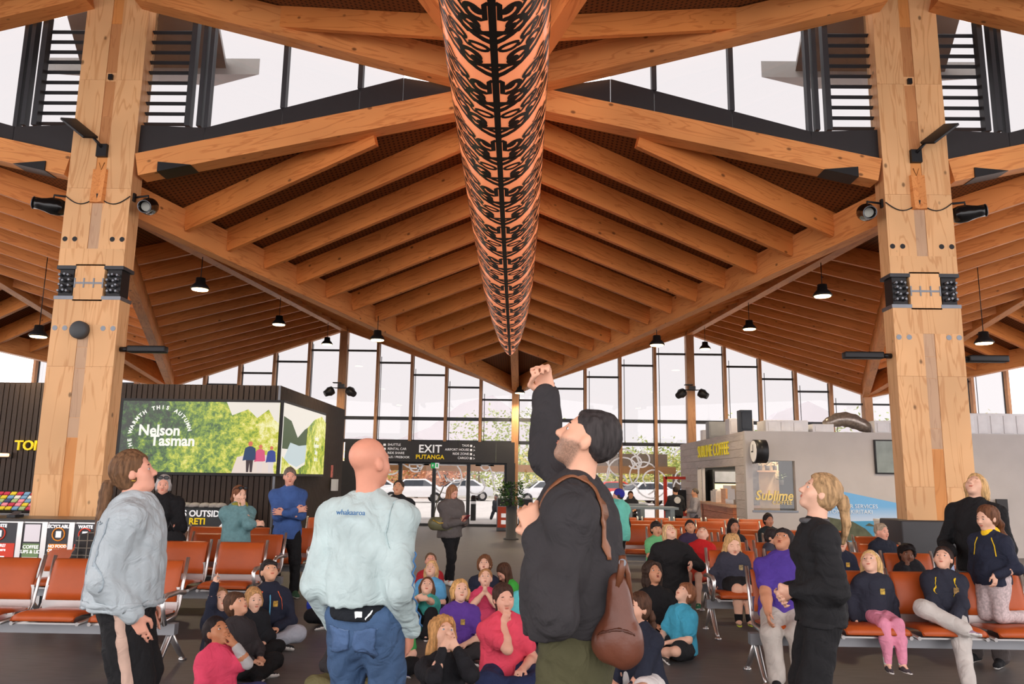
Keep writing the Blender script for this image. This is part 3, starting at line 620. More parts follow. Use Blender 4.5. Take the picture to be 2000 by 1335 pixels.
# car rental board
q0, q1 = at(300,988,14.5), at(445,1050,14.5)
rb_ = empty('rental_board', ((q0.x+q1.x)/2,14.5,0), label='dark car rental board reading CARS OUTSIDE RETI beside the teal jumper', cat='sign')
hw_ = (q1.x-q0.x)/2+.3
MB().box((-hw_,0,0),(hw_,.08,q0.z)).build('panel', mat('board slate', (58,62,64), .6, var=.04), rb_, bevel=.01)
text('lettering', 'CARS OUTSIDE', .155, (at(437,1005,14.5).x-rb_.location.x,-.005,at(400,1003,14.5).z), FRONT, M_WHT, rb_, align='RIGHT', bold=.004)
text('lettering', 'RETI', .155, (at(386,1005,14.5).x-rb_.location.x,-.005,at(386,1018,14.5).z), FRONT, M_YEL, rb_, bold=.004)
for px, c, n in ((366,(235,235,238),'white'),(388,(240,180,30),'amber'),(408,(60,110,190),'blue'),(428,(180,30,50),'red')):
    x = at(px,1035,14.5).x-rb_.location.x; MB().box((x-.08,-.008,at(px,1038,14.5).z),(x+.08,0,at(px,1028,14.5).z)).build('logo_tile', mat('tile '+n, c, .5, var=0), rb_)
A_ = MB().prism([(hw_-.5,-.008,.62),(hw_-.44,-.008,.58),(hw_-.25,-.008,.8),(hw_-.31,-.008,.84)], (0,.004,0)); A_.build('arrow', M_WHT, rb_)
for i_, px in enumerate((364,382,402,420,432)):
    q = at(px, 984, 14.55); o = MB(); o.lathe([(.115,0),(.11,.03),(.075,.065),(.02,.075)], 14); o.box((-.05,-.19,.0),(.05,-.08,.012))
    o.build('cap', mat('grey cap felt', (150,148,146), .9, var=.1), loc=(q.x,14.54,q0.z+.001), label='grey peaked cap on the rental board, number %s from the left' % ('one','two','three','four','five')[i_], cat='cap', group='caps on the rental board')
# ================================================================== COFFEE KIOSK (right)
G_ = 8.0
sz = {'hd':1.92}
# front wall (towards the camera) with an opening for the shop window
wx0, wx1, wz0, wz1 = at(1469,900,CYF).x, at(1552,900,CYF).x, at(1510,998,CYF).z, at(1510,899,CYF).z
for a, b in (((CXL-.02,CYF,0),(wx0,CYF+.15,CH)), ((wx1,CYF,0),(16,CYF+.15,CH)), ((wx0,CYF,0),(wx1,CYF+.15,wz0)), ((wx0,CYF,wz1),(wx1,CYF+.15,CH))): wr_box('wall_board', a, b, M_LAM)
# side wall with the serving hatch; boards built one by one
oy0, oy1, oz1 = CYF+.9, CYF+5.0, 1.98
nb = 14
for i_ in range(nb):
    z0, z1 = i_*CH/nb, (i_+1)*CH/nb-.006
    if z1 < oz1: spans = ((CYF+.151,oy0),(oy1,25.6))
    else: spans = ((CYF+.151,25.6),)
    for (a, b) in spans: wr_box('wall_board', (CXL-.02,a,z0), (CXL+.12,b,z1), M_LAM2)
wr_box('roof_slab', (CXL+.02,CYF+.02,CH-.12), (16,25.6,CH-.01), M_LAM)
M_KIN = mat('kiosk dark wall', (50,52,54), .7, var=.1)
wr_box('inner_wall', (CXL+3.2,CYF+.16,0), (CXL+3.3,25.5,CH-.13), M_KIN)
wr_box('inner_wall', (CXL+.13,oy1+.5,0), (CXL+3.2,oy1+.6,CH-.13), M_KIN)
wr_box('door_frame', (CXL-.04,oy1-.05,0), (CXL+.06,oy1+.05,oz1), M_LAM); wr_box('door_frame', (CXL-.03,oy1-.62,0), (CXL+.05,oy1-.54,oz1), M_LAM)
bx = at(1405,887,20); sg = empty('coffee_sign', (CXL-.04,21.2,2.37), label='raised yellow SUBLIME COFFEE letters on the kiosk', cat='sign')
text('lettering', 'SUBLIME COFFEE', .46, (0,0,0), (math.pi/2,0,-math.pi/2), mat('sign yellow', (245,225,30), .4, var=0, emit=(245,225,30), es=.12), sg, ext=.012, bold=.0, sx=1.0)
M_COPPER = wood('copper tiled counter', (196,120,84), (150,80,52), axis=1, knots=False)
ct = empty('serving_counter', (CXL+.02,(oy0+oy1)/2,0), label='copper coloured serving counter in the kiosk hatch', cat='counter')
hl = (oy1-oy0)/2-.3
for i_ in range(6): MB().box((-.05,-hl,.16*i_),(.5,hl,.16*i_+.152)).build('board', M_COPPER, ct)
MB().box((-.12,-hl-.04,.96),(.6,hl+.04,1.02)).build('worktop', wood('pale oak', (222,176,140), (196,146,108), axis=1, knots=False), ct)
cx_ = CXL+.25
def on_counter(n, y, mb, m, label, cat): return mb.build(n, m, loc=(cx_,y,1.02), label=label, cat=cat)
on_counter('coffee_machine', CYF+2.0, MB().box((-.15,-.4,0),(.3,.4,.12)).box((-.1,-.36,.12),(.25,.36,.38)).box((-.2,-.4,.38),(.3,.4,.46)), M_ALU, 'chrome espresso machine on the kiosk counter', 'machine')
on_counter('menu_stand', CYF+3.0, MB().box((-.05,-.25,0),(.1,.25,.35)).box((-.07,-.27,.35),(.12,.27,.37)), wood('pale oak', (0,0,0), (0,0,0)), 'pale wooden menu stand on the kiosk counter', 'stand')
on_counter('cup_display', CYF+3.7, MB().box((-.15,-.3,0),(.2,.3,.3)).box((-.1,-.25,.3),(.15,.25,.34)), mat('pale paper', (232,226,218), .7), 'pale box of paper cups on the kiosk counter', 'box')
rj = random.Random(8)
for i_ in range(7):
    h = .18+.1*rj.random(); on_counter('jar', CYF+1.35+.1*i_*(1+.3*rj.random()), MB().lathe([(.045,0),(.05,.02),(.05,h*.8),(.03,h*.92),(.03,h)], 10), mat('jar glassy %d' % (i_ % 3), ((190,196,200),(90,92,96),(214,200,180))[i_ % 3], .15), '%s jar in the row on the kiosk counter, counted from the clock end' % ('first','second','third','fourth','fifth','sixth','last')[i_], 'jar')['group'] = 'jars on the kiosk counter'
o = empty('drinks_fridge', (CXL+1.25,CYF+4.75,0), math.pi/2, label='lit drinks fridge with coloured bottles inside the kiosk', cat='fridge')
MB().box((0,-.9,0),(.6,.9,1.9)).build('cabinet', mat('fridge dark', (40,42,44), .4), o); MB().box((-.02,-.85,.3),(.0,.85,1.5)).build('lit_back', mat('fridge glow', (255,240,190), .5, var=0, emit=(255,236,180), es=.9), o)
for i_ in range(12):
    c = ((226,60,60),(240,190,60),(240,120,150),(250,240,200))[i_ % 4]; MB().lathe([(.05,0),(.05,.24),(.02,.3),(.02,.34)], 8, (-.08,-.75+.28*(i_ % 6),.6 if i_ < 6 else 1.05)).build('bottle', mat('bottle %d' % (i_ % 4), c, .4, var=0, emit=c, es=.3), o)
MB().box((-.04,-.85,1.55),(0,.85,1.85)).build('header', mat('fridge header', (170,176,184), .5), o)
sh = empty('shop_window', ((wx0+wx1)/2,CYF+.08,wz0), label='kiosk window lettered Sublime Coffee with shelves and plants behind', cat='window')
hw_ = (wx1-wx0)/2; hh = wz1-wz0
MB().box((-hw_,.0,0),(hw_,.012,hh)).build('pane', glass('shop glass', (.95,.95,.95,1), .05), sh); MB().box((-hw_-.03,-.1,-.02),(hw_+.03,.05,.02)).build('sill', M_STEEL, sh)
MB().box((-hw_,1.1,-.2),(hw_,1.16,hh)).build('back_wall', mat('kiosk tan wall', (206,180,146), .8), sh)
text('lettering', 'Sublime', .30, (0,-.015,hh*.30), FRONT, mat('gold leaf', (226,200,120), .4, .2, var=.05), sh, shear=.25, bold=.006, sx=.9); text('lettering', 'COFFEE', .13, (.18,-.015,hh*.17), FRONT, mat('gold leaf', (0,0,0)), sh)
for z, a, b in ((.78,-.1,.42),(.30,.0,.6)): MB().box((a,.86,z*hh),(b,1.1,z*hh+.03)).build('shelf', wood('pale oak', (0,0,0), (0,0,0)), sh)
for x, z in ((.0,.80),(.18,.80),(.36,.80),(.5,.5)):
    MB().lathe([(.05,0),(.06,.1),(.055,.11)], 10, (x,.98,z*hh+.02)).build('pot', mat('pot grey', (120,120,116), .7), sh)
    b = MB()
    for i_ in range(26):
        a, e_ = rj.random()*6.28, rj.random(); r = .05+.09*rj.random(); p = Vector((x+r*math.cos(a),.98+r*math.sin(a),z*hh+.13+.16*e_)); u = Vector((math.cos(a),math.sin(a),.3))*.05; v = Vector((-math.sin(a),math.cos(a),0))*.018
        b.add([p-u, p+v, p+u, p-v], [(0,1,2,3)])
    b.build('foliage', mat('shelf plant', (88,110,62), .6), sh)
MB().box((-hw_+.28,.9,.1),(-hw_+.42,1.1,hh)).build('hanging_cloth', mat('patterned cloth', (120,112,108), .9, var=.5, vs=14), sh)
for y_, e_ in ((CYF+.8,70),(CYF+3.2,110)):  # fill lamps added to brighten the dark kiosk interior
    kl = empty('kiosk_fill', (CXL+1.4,y_,CH-.14), label='ceiling lamp inside the kiosk %s' % ('behind the shop window' if e_ < 100 else 'over the serving counter'), cat='lamp'); MB().lathe([(.09,0),(.09,-.03)], 14).build('housing', M_WHT, kl)
    l_ = bpy.data.lights.new('kiosk_fill_light', 'POINT'); l_.energy = e_; l_.color = (1,.85,.66); l_.shadow_soft_size = .1; lo_ = bpy.data.objects.new('kiosk_fill_light', l_); COL.objects.link(lo_); lo_.parent = kl; lo_.location = (0,0,-.12)
ck = at(1471,881,CYF-.25)
o = empty('wall_clock', (CXL+.22,CYF-.02,ck.z), label='black drum clock with a white face projecting from the kiosk corner', cat='clock')
MB().lathe([(.26,-.13),(.26,.13)], 28, (0,-.28,0), 0).build('drum', M_BLACK, o); MB().lathe([(.235,-.145),(.235,-.13)], 28, (0,-.28,0), 0).build('dial', mat('clock white', (240,240,240), .5, var=0), o)
MB().box((-.152,-.29,-.02),(-.146,-.27,.15)).build('hand', M_BLACK, o); MB().box((-.152,-.29,-.02),(-.146,-.15,.01)).build('hand', M_BLACK, o); MB().box((-.03,-.1,-.03),(.03,.03,.03)).build('bracket', M_BLACK, o)
a, b = at(1707,858,CYF-.06), at(1790,926,CYF-.06)
o = empty('wall_screen', (a.x,CYF-.06,b.z), label='switched off flat screen on the grey wall beside the right column', cat='screen')
MB().box((0,0,0),(b.x-a.x+.35,.05,a.z-b.z)).build('bezel', M_BLACK, o, bevel=.006); MB().box((.03,-.004,.03),(b.x-a.x+.32,0,a.z-b.z-.03)).build('display', mat('dim screen', (122,132,126), .2, var=.2, vs=3), o)
# customer service graphic and desk
GYP = CYF-.03
def wp(px, py): q = at(px, py, GYP); return (q.x, q.z)
P = [wp(1645,960), wp(1762,984), wp(1762,1060), wp(1645,1060)]
o = empty('service_mural', (P[0][0],GYP,0), label='blue sea and headland mural lettered CUSTOMER SERVICES on the grey wall', cat='mural')
def mur(n, pts, m, y): return MB().prism([(p[0]-P[0][0],y,p[1]) for p in pts], (0,.006,0)).build(n, m, o)
xl = P[0][0]-.55
def grad_mat():
    m, nt, b = _new('mural sky'); N = nt.nodes.new; L = nt.links.new; tc = N('ShaderNodeTexCoord'); sx = N('ShaderNodeSeparateXYZ'); L(tc.outputs['Object'], sx.inputs[0])
    r = N('ShaderNodeValToRGB'); r.color_ramp.elements[0].position = .0; r.color_ramp.elements[0].color = lin((226,226,230)); r.color_ramp.elements[1].position = .5; r.color_ramp.elements[1].color = lin((104,170,220))
    mr = N('ShaderNodeMapRange'); mr.inputs[1].default_value = .55; mr.inputs[2].default_value = 1.6; L(sx.outputs[2], mr.inputs[0]); L(mr.outputs[0], r.inputs[0]); L(r.outputs[0], b.inputs['Base Color']); b.inputs['Roughness'].default_value = .5; return m
mur('print_sky', [(xl,P[0][1]+.12),P[1],(P[1][0],.2),(xl,.2)], grad_mat(), .0)
mur('print_sea', [(xl,.72),(P[1][0],.78),(P[1][0],.2),(xl,.2)], mat('mural sea', (70,150,190), .5, var=.15, vs=3), -.006)
hz0 = wp(1660,1016)[1]
mur('print_headland', [(xl,hz0+.1),(wp(1665,1018)),(wp(1690,1032)),(wp(1706,1048)),(wp(1700,1056)),(xl,wp(1700,1056)[1])], mat('mural headland', (84,88,66), .6, var=.3, vs=6), -.012)
mur('print_headland', [wp(1690,1026),wp(1697,1021),wp(1704,1024),wp(1710,1028)], mat('mural headland', (0,0,0)), -.012)
tq = wp(1714,989); M_PALE = mat('pale lettering', (222,232,238), .6, var=0)
text('lettering', 'CUSTOMER SERVICES', .125, (tq[0]-P[0][0],-.016,tq[1]), FRONT, M_PALE, o, align='RIGHT'); tq = wp(1704,997); text('lettering', 'RATONGA KIRITAKI', .125, (tq[0]-P[0][0],-.016,tq[1]-.03), FRONT, M_PALE, o, align='RIGHT')
q = at(1700,1063,16.5); o = empty('service_desk', (q.x,16.5,0), label='low grey service desk under the mural', cat='desk')
MB().box((-1.2,0,0),(.8,.6,q.z-.04)).build('front_panel', mat('desk grey', (128,124,124), .6), o); MB().box((-1.25,-.05,q.z-.04),(.85,.65,q.z)).build('worktop', mat('desk top', (130,122,118), .5), o)
q = at(1741,1015,15.5); MB().box((-.12,0,0),(.16,.5,q.z-.04)).box((-.13,-.01,q.z-.04),(.17,.51,q.z)).build('side_cabinet', mat('pale cabinet', (214,208,202), .5), loc=(q.x,15.5,0), label='narrow pale cabinet left of the right column plinth', cat='cabinet')
q = at(1958,985,CYF-.1); o = empty('wall_terminal', q, label='small dark terminal screen on the grey wall at right', cat='screen'); MB().box((-.12,0,-.14),(.12,.05,.12)).build('display', M_DARK, o); MB().box((-.03,.04,-.18),(.03,.09,-.1)).build('bracket', M_BLACK, o)
# things stacked on the kiosk roof
rk = ((1362,856,'box',(.25,.3,.34),(228,228,230)),(1373,858,'box',(.3,.3,.3),(60,64,70)),(1391,850,'box',(.75,.4,.45),(150,152,152)),(1425,843,'box',(.6,.4,.4),(214,212,214)),(1442,835,'box',(.28,.3,.5),(50,56,64)))
for i_, (px, py, n, d, c) in enumerate(rk):
    q = fl(px, py+6, CH); yy = min(25, max(CYF+.4, q.y))
    mb = MB().box((-d[0]/2,-d[1]/2,0),(d[0]/2,d[1]/2,d[2])); mb.box((-d[0]/2+.03,-d[1]/2-.01,.05),(d[0]/2-.03,-d[1]/2,d[2]-.05))
    mb.build('roof_unit', mat('roof unit %d' % i_, c, .5, var=.05), bevel=.012, loc=(q.x+.25,yy,CH), label=('small white cabinet','dark loudspeaker','grey air conditioner','pale duct box','dark upright speaker')[i_]+' on the kiosk roof above the coffee sign', cat='equipment')
for i_, (x0, x1, h, c) in enumerate(((6.0,7.0,.3,(222,222,224)),(7.1,7.6,.22,(240,240,240)),(8.55,10.2,.32,(220,220,222)),(10.3,12.6,.52,(238,236,236)))):
    n = MB().box((0,0,0),(x1-x0,.7,h)); [n.box((k*.3+.06,-.012,.05),(k*.3+.28,0,h-.05)) for k in range(int((x1-x0)/.3))]
    n.build('roof_duct', mat('duct white', (226,226,228), .5, var=.05), bevel=.01, loc=(x0,CYF+.6,CH), label='%s white duct run on the kiosk roof' % ('first','second and smallest','third','tall fourth')[i_], cat='duct')
n = MB(); n.tube([(7.5+.1*k,CYF+.9,CH+.22+.14*math.sin(k*.35)) for k in range(12)], [.1+.07*math.sin(k*.28)+.02*(k % 2) for k in range(12)], 12); n.build('flexible_duct', mat('foil duct', (150,140,132), .3, .6, var=.3, vs=20), label='crumpled foil ventilation duct on the kiosk roof', cat='duct')
# ================================================================== BEAM SEATING
M_LEA = mat('orange tan leather', (176,80,32), .42, var=.10, vs=5, bump=.06, bs=60, spec=.35)
SP = .64                                                   # seat pitch
def curved_pad(w, prof, th):
    """pad swept along a side profile [(y,z)], rounded at the edges"""
    b = MB(); n = len(prof); rows = []
    xs_ = [-w/2, -w/2+.02, -w/2+.06, 0, w/2-.06, w/2-.02, w/2]; sc_ = [.25,.75,1,1.06,1,.75,.25]
    nrm = []
    for i in range(n):
        a, c = prof[max(i-1,0)], prof[min(i+1,n-1)]; dy, dz = c[0]-a[0], c[1]-a[1]; l = math.hypot(dy, dz); nrm.append((-dz/l, dy/l))
    V = []
    for i in range(n):
        e = .35 if i in (0,n-1) else (.85 if i in (1,n-2) else 1)
        for x, s in zip(xs_, sc_): V.append((x, prof[i][0]+nrm[i][0]*th*s*e, prof[i][1]+nrm[i][1]*th*s*e))
        for x, s in zip(xs_[::-1], sc_[::-1]): V.append((x, prof[i][0]-nrm[i][0]*.012, prof[i][1]-nrm[i][1]*.012))
    m = 14; F = [(i*m+k, (i+1)*m+k, (i+1)*m+(k+1)%m, i*m+(k+1)%m) for i in range(n-1) for k in range(m)]
    F += [tuple(range(m)), tuple((n-1)*m+k for k in range(m-1,-1,-1))]
    return b.add(V, F, True).mesh('pad')
# local: faces -Y, front edge of the cushion at y=0
ME_SEAT = curved_pad(.52, [(.0,.395),(.02,.42),(.1,.425),(.25,.415),(.38,.41),(.45,.42)][::-1], -.04)
ME_BACK = curved_pad(.50, [(.44,.50),(.455,.56),(.475,.64),(.505,.74),(.53,.81),(.545,.835)], .03)
def seat_frame():
    b = MB()
    for s in (-1,1): b.tube([(s*.27,.03,.375),(s*.27,.40,.39),(s*.275,.46,.47),(s*.275,.50,.64),(s*.275,.57,.86)], .017, 6)
    b.box((-.27,.425,.43),(.27,.455,.50)); b.box((-.27,.06,.365),(.27,.40,.378)); b.box((-.265,.455,.5),(.265,.465,.62)); return b.mesh('frame')
ME_FRAME = seat_frame()
ME_LEG = MB().tube([(0,.28,.34),(0,.26,.26),(0,.06,.05),(0,.0,.02)], [.032,.03,.022,.018], 8).tube([(0,.28,.26),(0,.50,.06),(0,.56,.02)], [.03,.022,.018], 8).lathe([(.035,0),(.035,.012),(.015,.03)], 10, (0,.0,0)).lathe([(.035,0),(.035,.012),(.015,.03)], 10, (0,.56,0)).mesh('leg')
ME_ARM = MB().tube([(0,.44,.58),(0,.30,.60),(0,.08,.60),(0,.02,.57),(0,.05,.46),(0,.10,.37)], [.02,.022,.024,.022,.02,.02], 8).mesh('arm')
for me, m in ((ME_SEAT,M_LEA),(ME_BACK,M_LEA),(ME_FRAME,M_ALU),(ME_LEG,M_ALU),(ME_ARM,M_ALU)): me.materials.append(m)
def bench(xs_, yf, label, arms=(), rz=0):
    r = empty('beam_seat', (xs_[0],yf,0), rz, label=label, cat='seating', group='orange leather beam seating in rows')
    for x in xs_:
        d = x-xs_[0]
        link('seat', ME_SEAT, None, r, loc=(d,0,0)); link('backrest', ME_BACK, None, r, loc=(d,0,0)); link('seat_frame', ME_FRAME, None, r, loc=(d,0,0))
    a, b = min(0, xs_[-1]-xs_[0])-.36, max(0, xs_[-1]-xs_[0])+.36
    MB().box((a,.20,.27),(b,.28,.36)).build('beam', mat('beam grey', (150,152,156), .45, .5, var=.03), r)
    for d in (a+.06, b-.06): link('leg', ME_LEG, None, r, loc=(d,0,0))
    for i in arms: link('armrest', ME_ARM, None, r, loc=((i-.5)*SP*(1 if xs_[-1] >= xs_[0] else -1),0,0))
    return r
row = lambda x0, n, s=1: [x0+s*SP*k for k in range(n)]
bench(row(-2.93,4,-1), 6.60, 'orange beam seats in the left foreground, behind the denim jacket', (0,))
bench(row(-2.85,4,-1), 8.55, 'orange beam seats on the left, second row, behind the children', (0,2))
bench(row(-3.0,4,-1), 9.75, 'orange beam seats on the left, third row, behind the teal jumper', (0,2))
bench(row(-2.95,4,-1), 11.05, 'orange beam seats on the left, fourth row, beside the blue denim shirt', (0,2))
bench(row(-2.7,2,1), 12.3, 'orange beam seats behind the mint sweatshirt', (0,2))
bench(row(-3.3,3,1), 13.9, 'farthest orange beam seats on the left, behind the blue denim shirt', (0,2))
bench([2.56+.605*k for k in range(5)], 6.62, 'orange beam seats in the right foreground', (1,))
bench(row(2.62,5), 8.46, 'orange beam seats on the right, second row, where the child in black shorts sits', (0,1))
bench(row(2.86,4), 9.7, 'orange beam seats on the right, third row, where the child in red sits', (0,))
bench(row(2.75,5), 11.1, 'orange beam seats on the right, fourth row', (0,2))
bench(row(2.55,5), 12.3, 'orange beam seats on the right, fifth row', (0,2))
bench(row(2.25,2), 13.3, 'short pair of orange beam seats near the aisle beside the mint vest', (0,1))
bench(row(1.9,5), 14.6, 'orange beam seats on the right, sixth row', (0,2))
bench(row(1.7,6), 15.7, 'orange beam seats on the right, last row before the tables', (0,2))
# ================================================================== BINS on the left, counter
BX0 = at(-20,1060,9.1)
zt = at(60,1012,9.1).z
bn = empty('recycling_station', (-6.6,9.05,0), label='steel recycling station with waste, cup and recyclables labels behind the left seats', cat='bin')
xr = at(222,1010,9.1).x+6.6
MB().box((-1.5,0,0),(xr,.6,zt-.02)).build('cabinet', M_STEEL, bn)
MB().box((-1.52,-.03,zt-.03),(xr+.02,.63,zt)).build('counter_top', mat('dark bench top', (52,46,42), .3, var=.06), bn)
MB().box((-1.5,-.012,zt-.10),(xr,0,zt-.03)).build('top_rail', M_ALU, bn)
labs = ((-34,36,'WASTE',(224,66,40),'red'),(47,84,'COFFEE\nCUPS & LIDS',(120,148,100),'green'),(97,137,'RECYCLABLES',(240,150,40),'orange'),(147,190,'WASTE',(224,66,40),'red'))
for i_, (p0, p1, t, c, n) in enumerate(labs):
    x0, x1 = at(p0,1040,9.05).x+6.6, at(p1,1040,9.05).x+6.6
    d = MB().box((x0,-.02,.12),(x1,0,zt-.045)).build('bin_flap', mat('bin slate', (62,62,66), .5, var=.03), bn)
    w = (x1-x0)
    MB().box((x0+.015,-.024,.14),(x1-.015,-.02,zt-.27)).build('label_panel', mat('bin '+n, c, .5, var=.02), d)
    xm_ = (x0+x1)/2
    if i_ == 1:
        MB().box((x0+.02,-.025,zt-.25),(x1-.02,-.02,zt-.06)).build('notice', mat('paper white', (238,234,240), .6, var=0), d)
        text('lettering', 'COFFEE\nCUPS & LIDS', .052, (xm_,-.026,zt-.335), FRONT, M_WHT, d, bold=.001)
        MB().prism([(xm_-.05,-.028,zt-.56),(xm_+.05,-.028,zt-.56),(xm_+.07,-.028,zt-.46),(xm_-.07,-.028,zt-.46)], (0,.004,0)).build('cup_print', mat('cup brown', (110,60,44), .6), d); MB().box((xm_-.085,-.028,zt-.46),(xm_+.085,-.024,zt-.42)).build('cup_print', M_WHT, d)
    else:
        text('lettering', t, .05, (xm_,-.026,zt-.08), FRONT, M_WHT, d, bold=.002)
        ring = MB().tube([(xm_+.07*math.cos(a),-.026,zt-.165+.07*math.sin(a)) for a in [k*math.pi/8 for k in range(17)]], .008, 5, False); ring.build('emblem', mat('bin '+n, c), d); MB().box((xm_-.03,-.028,zt-.20),(xm_+.03,-.024,zt-.13)).build('emblem', M_WHT, d)
        text('lettering', {0:'UNSURE?\nput it here',2:'NO FOOD\nOR LIQUID',3:'UNSURE?'}[i_], .045, (xm_,-.026,zt-.32), FRONT, M_WHT, d, bold=.001)
        MB().box((xm_-.09,-.028,zt-.47),(xm_-.01,-.024,zt-.40)).build('print', M_WHT, d); MB().prism([(xm_+.03,-.028,zt-.50),(xm_+.08,-.028,zt-.50),(xm_+.09,-.028,zt-.41),(xm_+.02,-.028,zt-.41)], (0,.004,0)).build('print', M_WHT, d)
    MB().box((x1+.0,-.03,.0),(x1+.06,0,zt-.03)).build('divider', M_ALU, bn)
rj = random.Random(2)
q = at(40,975,13.2); ds = empty('brochure_stand', (q.x,13.2,0), label='tilted rack of small colourful cards left of the timber column', cat='stand')
zb = at(40,1000,13.2).z; M = Matrix.Translation((0,0,zb)) @ Matrix.Rotation(math.radians(40),4,'X')
MB().box((-.75,-.03,-.0),(.6,.5,.03)).xform(Matrix.Translation((0,0,zb-.0)) @ Matrix.Rotation(math.radians(40),4,'X')).build('rack', M_BLACK, ds)
MB().box((-.7,.0,0),(.55,.35,zb-.02)).build('cabinet', M_DARK, ds); MB().box((-.75,-.08,zb-.06),(.6,.1,zb-.01)).build('ledge', mat('ledge grey', (110,108,108), .5), ds)
cc = ((230,210,60),(200,60,90),(120,170,210),(236,236,230),(240,150,170),(60,80,120),(170,200,140))
for r_ in range(5):
    for k in range(11):
        c = rj.choice(cc); MB().box((-.70+.115*k,.02+.09*r_,.03),(-.61+.115*k,.085+.09*r_,.05)).xform(M).build('card', mat('card %d%d%d' % c, c, .5, var=0), ds)
q = at(20,1000,9.2); o = empty('card_terminal', (q.x,9.3,zt), label='small black payment terminal on the dark counter at far left', cat='terminal')
MB().box((-.05,-.08,0),(.05,.08,.03)).build('base', M_BLACK, o); MB().box((-.04,-.07,.03),(.04,.06,.05)).xform(Matrix.Rotation(math.radians(20),4,'X')).build('keypad', M_STEEL, o)
# ================================================================== MIDDLE OF THE HALL
q = fl(998,1053); pl = empty('planter', (q.x,q.y,0), label='round charcoal pedestal planter with a green bush near the doors', cat='planter')
hp = at(998,988,q.y).z
MB().lathe([(.2,0),(.2,.03),(.14,.05),(.14,hp),(.12,hp)], 20).build('pedestal', mat('planter charcoal', (72,74,78), .5, var=.04), pl)
MB().lathe([(.035,0),(.035,.62)], 8, (-.03,-.12,hp)).build('upright', M_CHAR, pl); MB().box((-.06,-.16,hp+.2),(.02,-.1,hp+.4)).build('dispenser', M_BLACK, pl)
b = MB()
for i_ in range(650):
    a, e_ = rj.random()*6.28, rj.random(); r = .38*math.sqrt(rj.random())*(1-.4*abs(e_-.5)); p = Vector((r*math.cos(a),r*math.sin(a),hp+.02+.6*e_)); an = rj.random()*6.28; t = rj.random()-.2
    u = Vector((math.cos(an),math.sin(an),t))*.055; v = Vector((-math.sin(an),math.cos(an),rj.random()-.5))*.022; b.add([p-u,p+v,p+u*1.1,p-v], [(0,1,2,3)])
b.build('foliage', mat('glossy leaf', (62,104,48), .4, var=.35, vs=9), pl, kind='stuff')
for i_, (px, c, n) in enumerate(((984,(214,84,48),'orange red'),(1026,(226,150,70),'amber'))):
    q = at(px,1030,24.6); o = empty('litter_bin', (q.x,24.6,0), label='%s fronted litter bin by the glass doors' % n, cat='bin')
    MB().box((-.22,-.2,0),(.22,.2,.98)).build('body', M_STEEL, o, bevel=.015); MB().box((-.19,-.21,.1),(.19,-.2,.72)).build('label_panel', mat('litter '+n, c, .5, var=.08), o); MB().box((-.19,-.21,.74),(.19,-.2,.95)).build('opening', M_DARK, o)
    [MB().box((-.08,-.214,.2+.2*k),(.06,-.21,.32+.2*k)).build('print', M_WHT, o) for k in range(2)]
def high_table(px0, px1, py, Y, label):
    a, b_ = at(px0,py,Y), at(px1,py,Y); o = empty('high_table', ((a.x+b_.x)/2,Y,0), label=label, cat='table'); h = (b_.x-a.x)/2
    MB().box((-h,-.35,a.z-.05),(h,.35,a.z)).build('table_top', mat('table grey', (112,122,124), .4, var=.05), o)
    for s in (-1,1):
        for t in (-.3,.28): MB().box((s*(h-.14)-.05,t-.04,0),(s*(h-.14)+.05,t+.04,a.z-.05)).build('leg', mat('table grey', (0,0,0)), o)
    return o
high_table(1215,1320,988,18.6,'long grey high table behind the last seats'); high_table(1195,1262,983,21.0,'second grey high table nearer the glass wall')
for i_, (px, Y) in enumerate(((1236,19.5),(1258,19.5),(1284,19.6),(1225,22.0),(1246,22.1))):
    q = at(px,1005,Y); o = empty('bar_stool', (q.x,Y,0), label='dark round bar stool, %s along the high tables' % ('first','second','third','fourth','fifth')[i_], cat='stool', group='stools at the high tables')
    MB().lathe([(.17,.62),(.18,.64),(.17,.67)], 14).build('seat', M_DARK, o)
    for k in range(4): a = math.pi/4+k*math.pi/2; MB().tube([(.1*math.cos(a),.1*math.sin(a),.63),(.19*math.cos(a),.19*math.sin(a),0)], .014, 6).build('leg', M_BLACK, o)
a = at(1300,930,24.8); b_ = at(1344,930,24.8)
o = empty('luggage_display', ((a.x+b_.x)/2,24.9,0), label='red framed stand with a black screen beside the kiosk', cat='stand'); h = (b_.x-a.x)/2; M_RED = mat('signal red', (214,58,36), .5, var=.05)
for s in (-1,1): MB().box((s*h-.05,-.05,0),(s*h+.05,.05,a.z)).build('post', M_RED, o)
MB().box((-h,-.05,a.z-.08),(h,.05,a.z)).build('rail', M_RED, o); MB().box((-.1,-.08,a.z-.95),(h+.15,.0,a.z-.4)).build('screen', M_BLACK, o); MB().box((-h,-.3,.0),(h+.2,.2,.35)).build('base', M_STEEL, o); MB().box((-h,-.06,.5),(h+.1,.02,.95)).build('panel', M_RED, o)
q = at(644,948,20); o = empty('hand_sanitiser', (LXC+.12,19.6,at(644,948,19.6).z), label='white sanitiser dispenser with a red poster on the dark side wall', cat='dispenser'); MB().box((-.06,-.12,-.12),(.06,.12,.16)).build('dispenser', mat('pale plastic', (220,222,224), .5, var=0), o); MB().box((-.1,-.06,.2),(-.08,.1,.5)).build('poster', mat('red white poster', (210,120,110), .6, var=.4, vs=12), o)
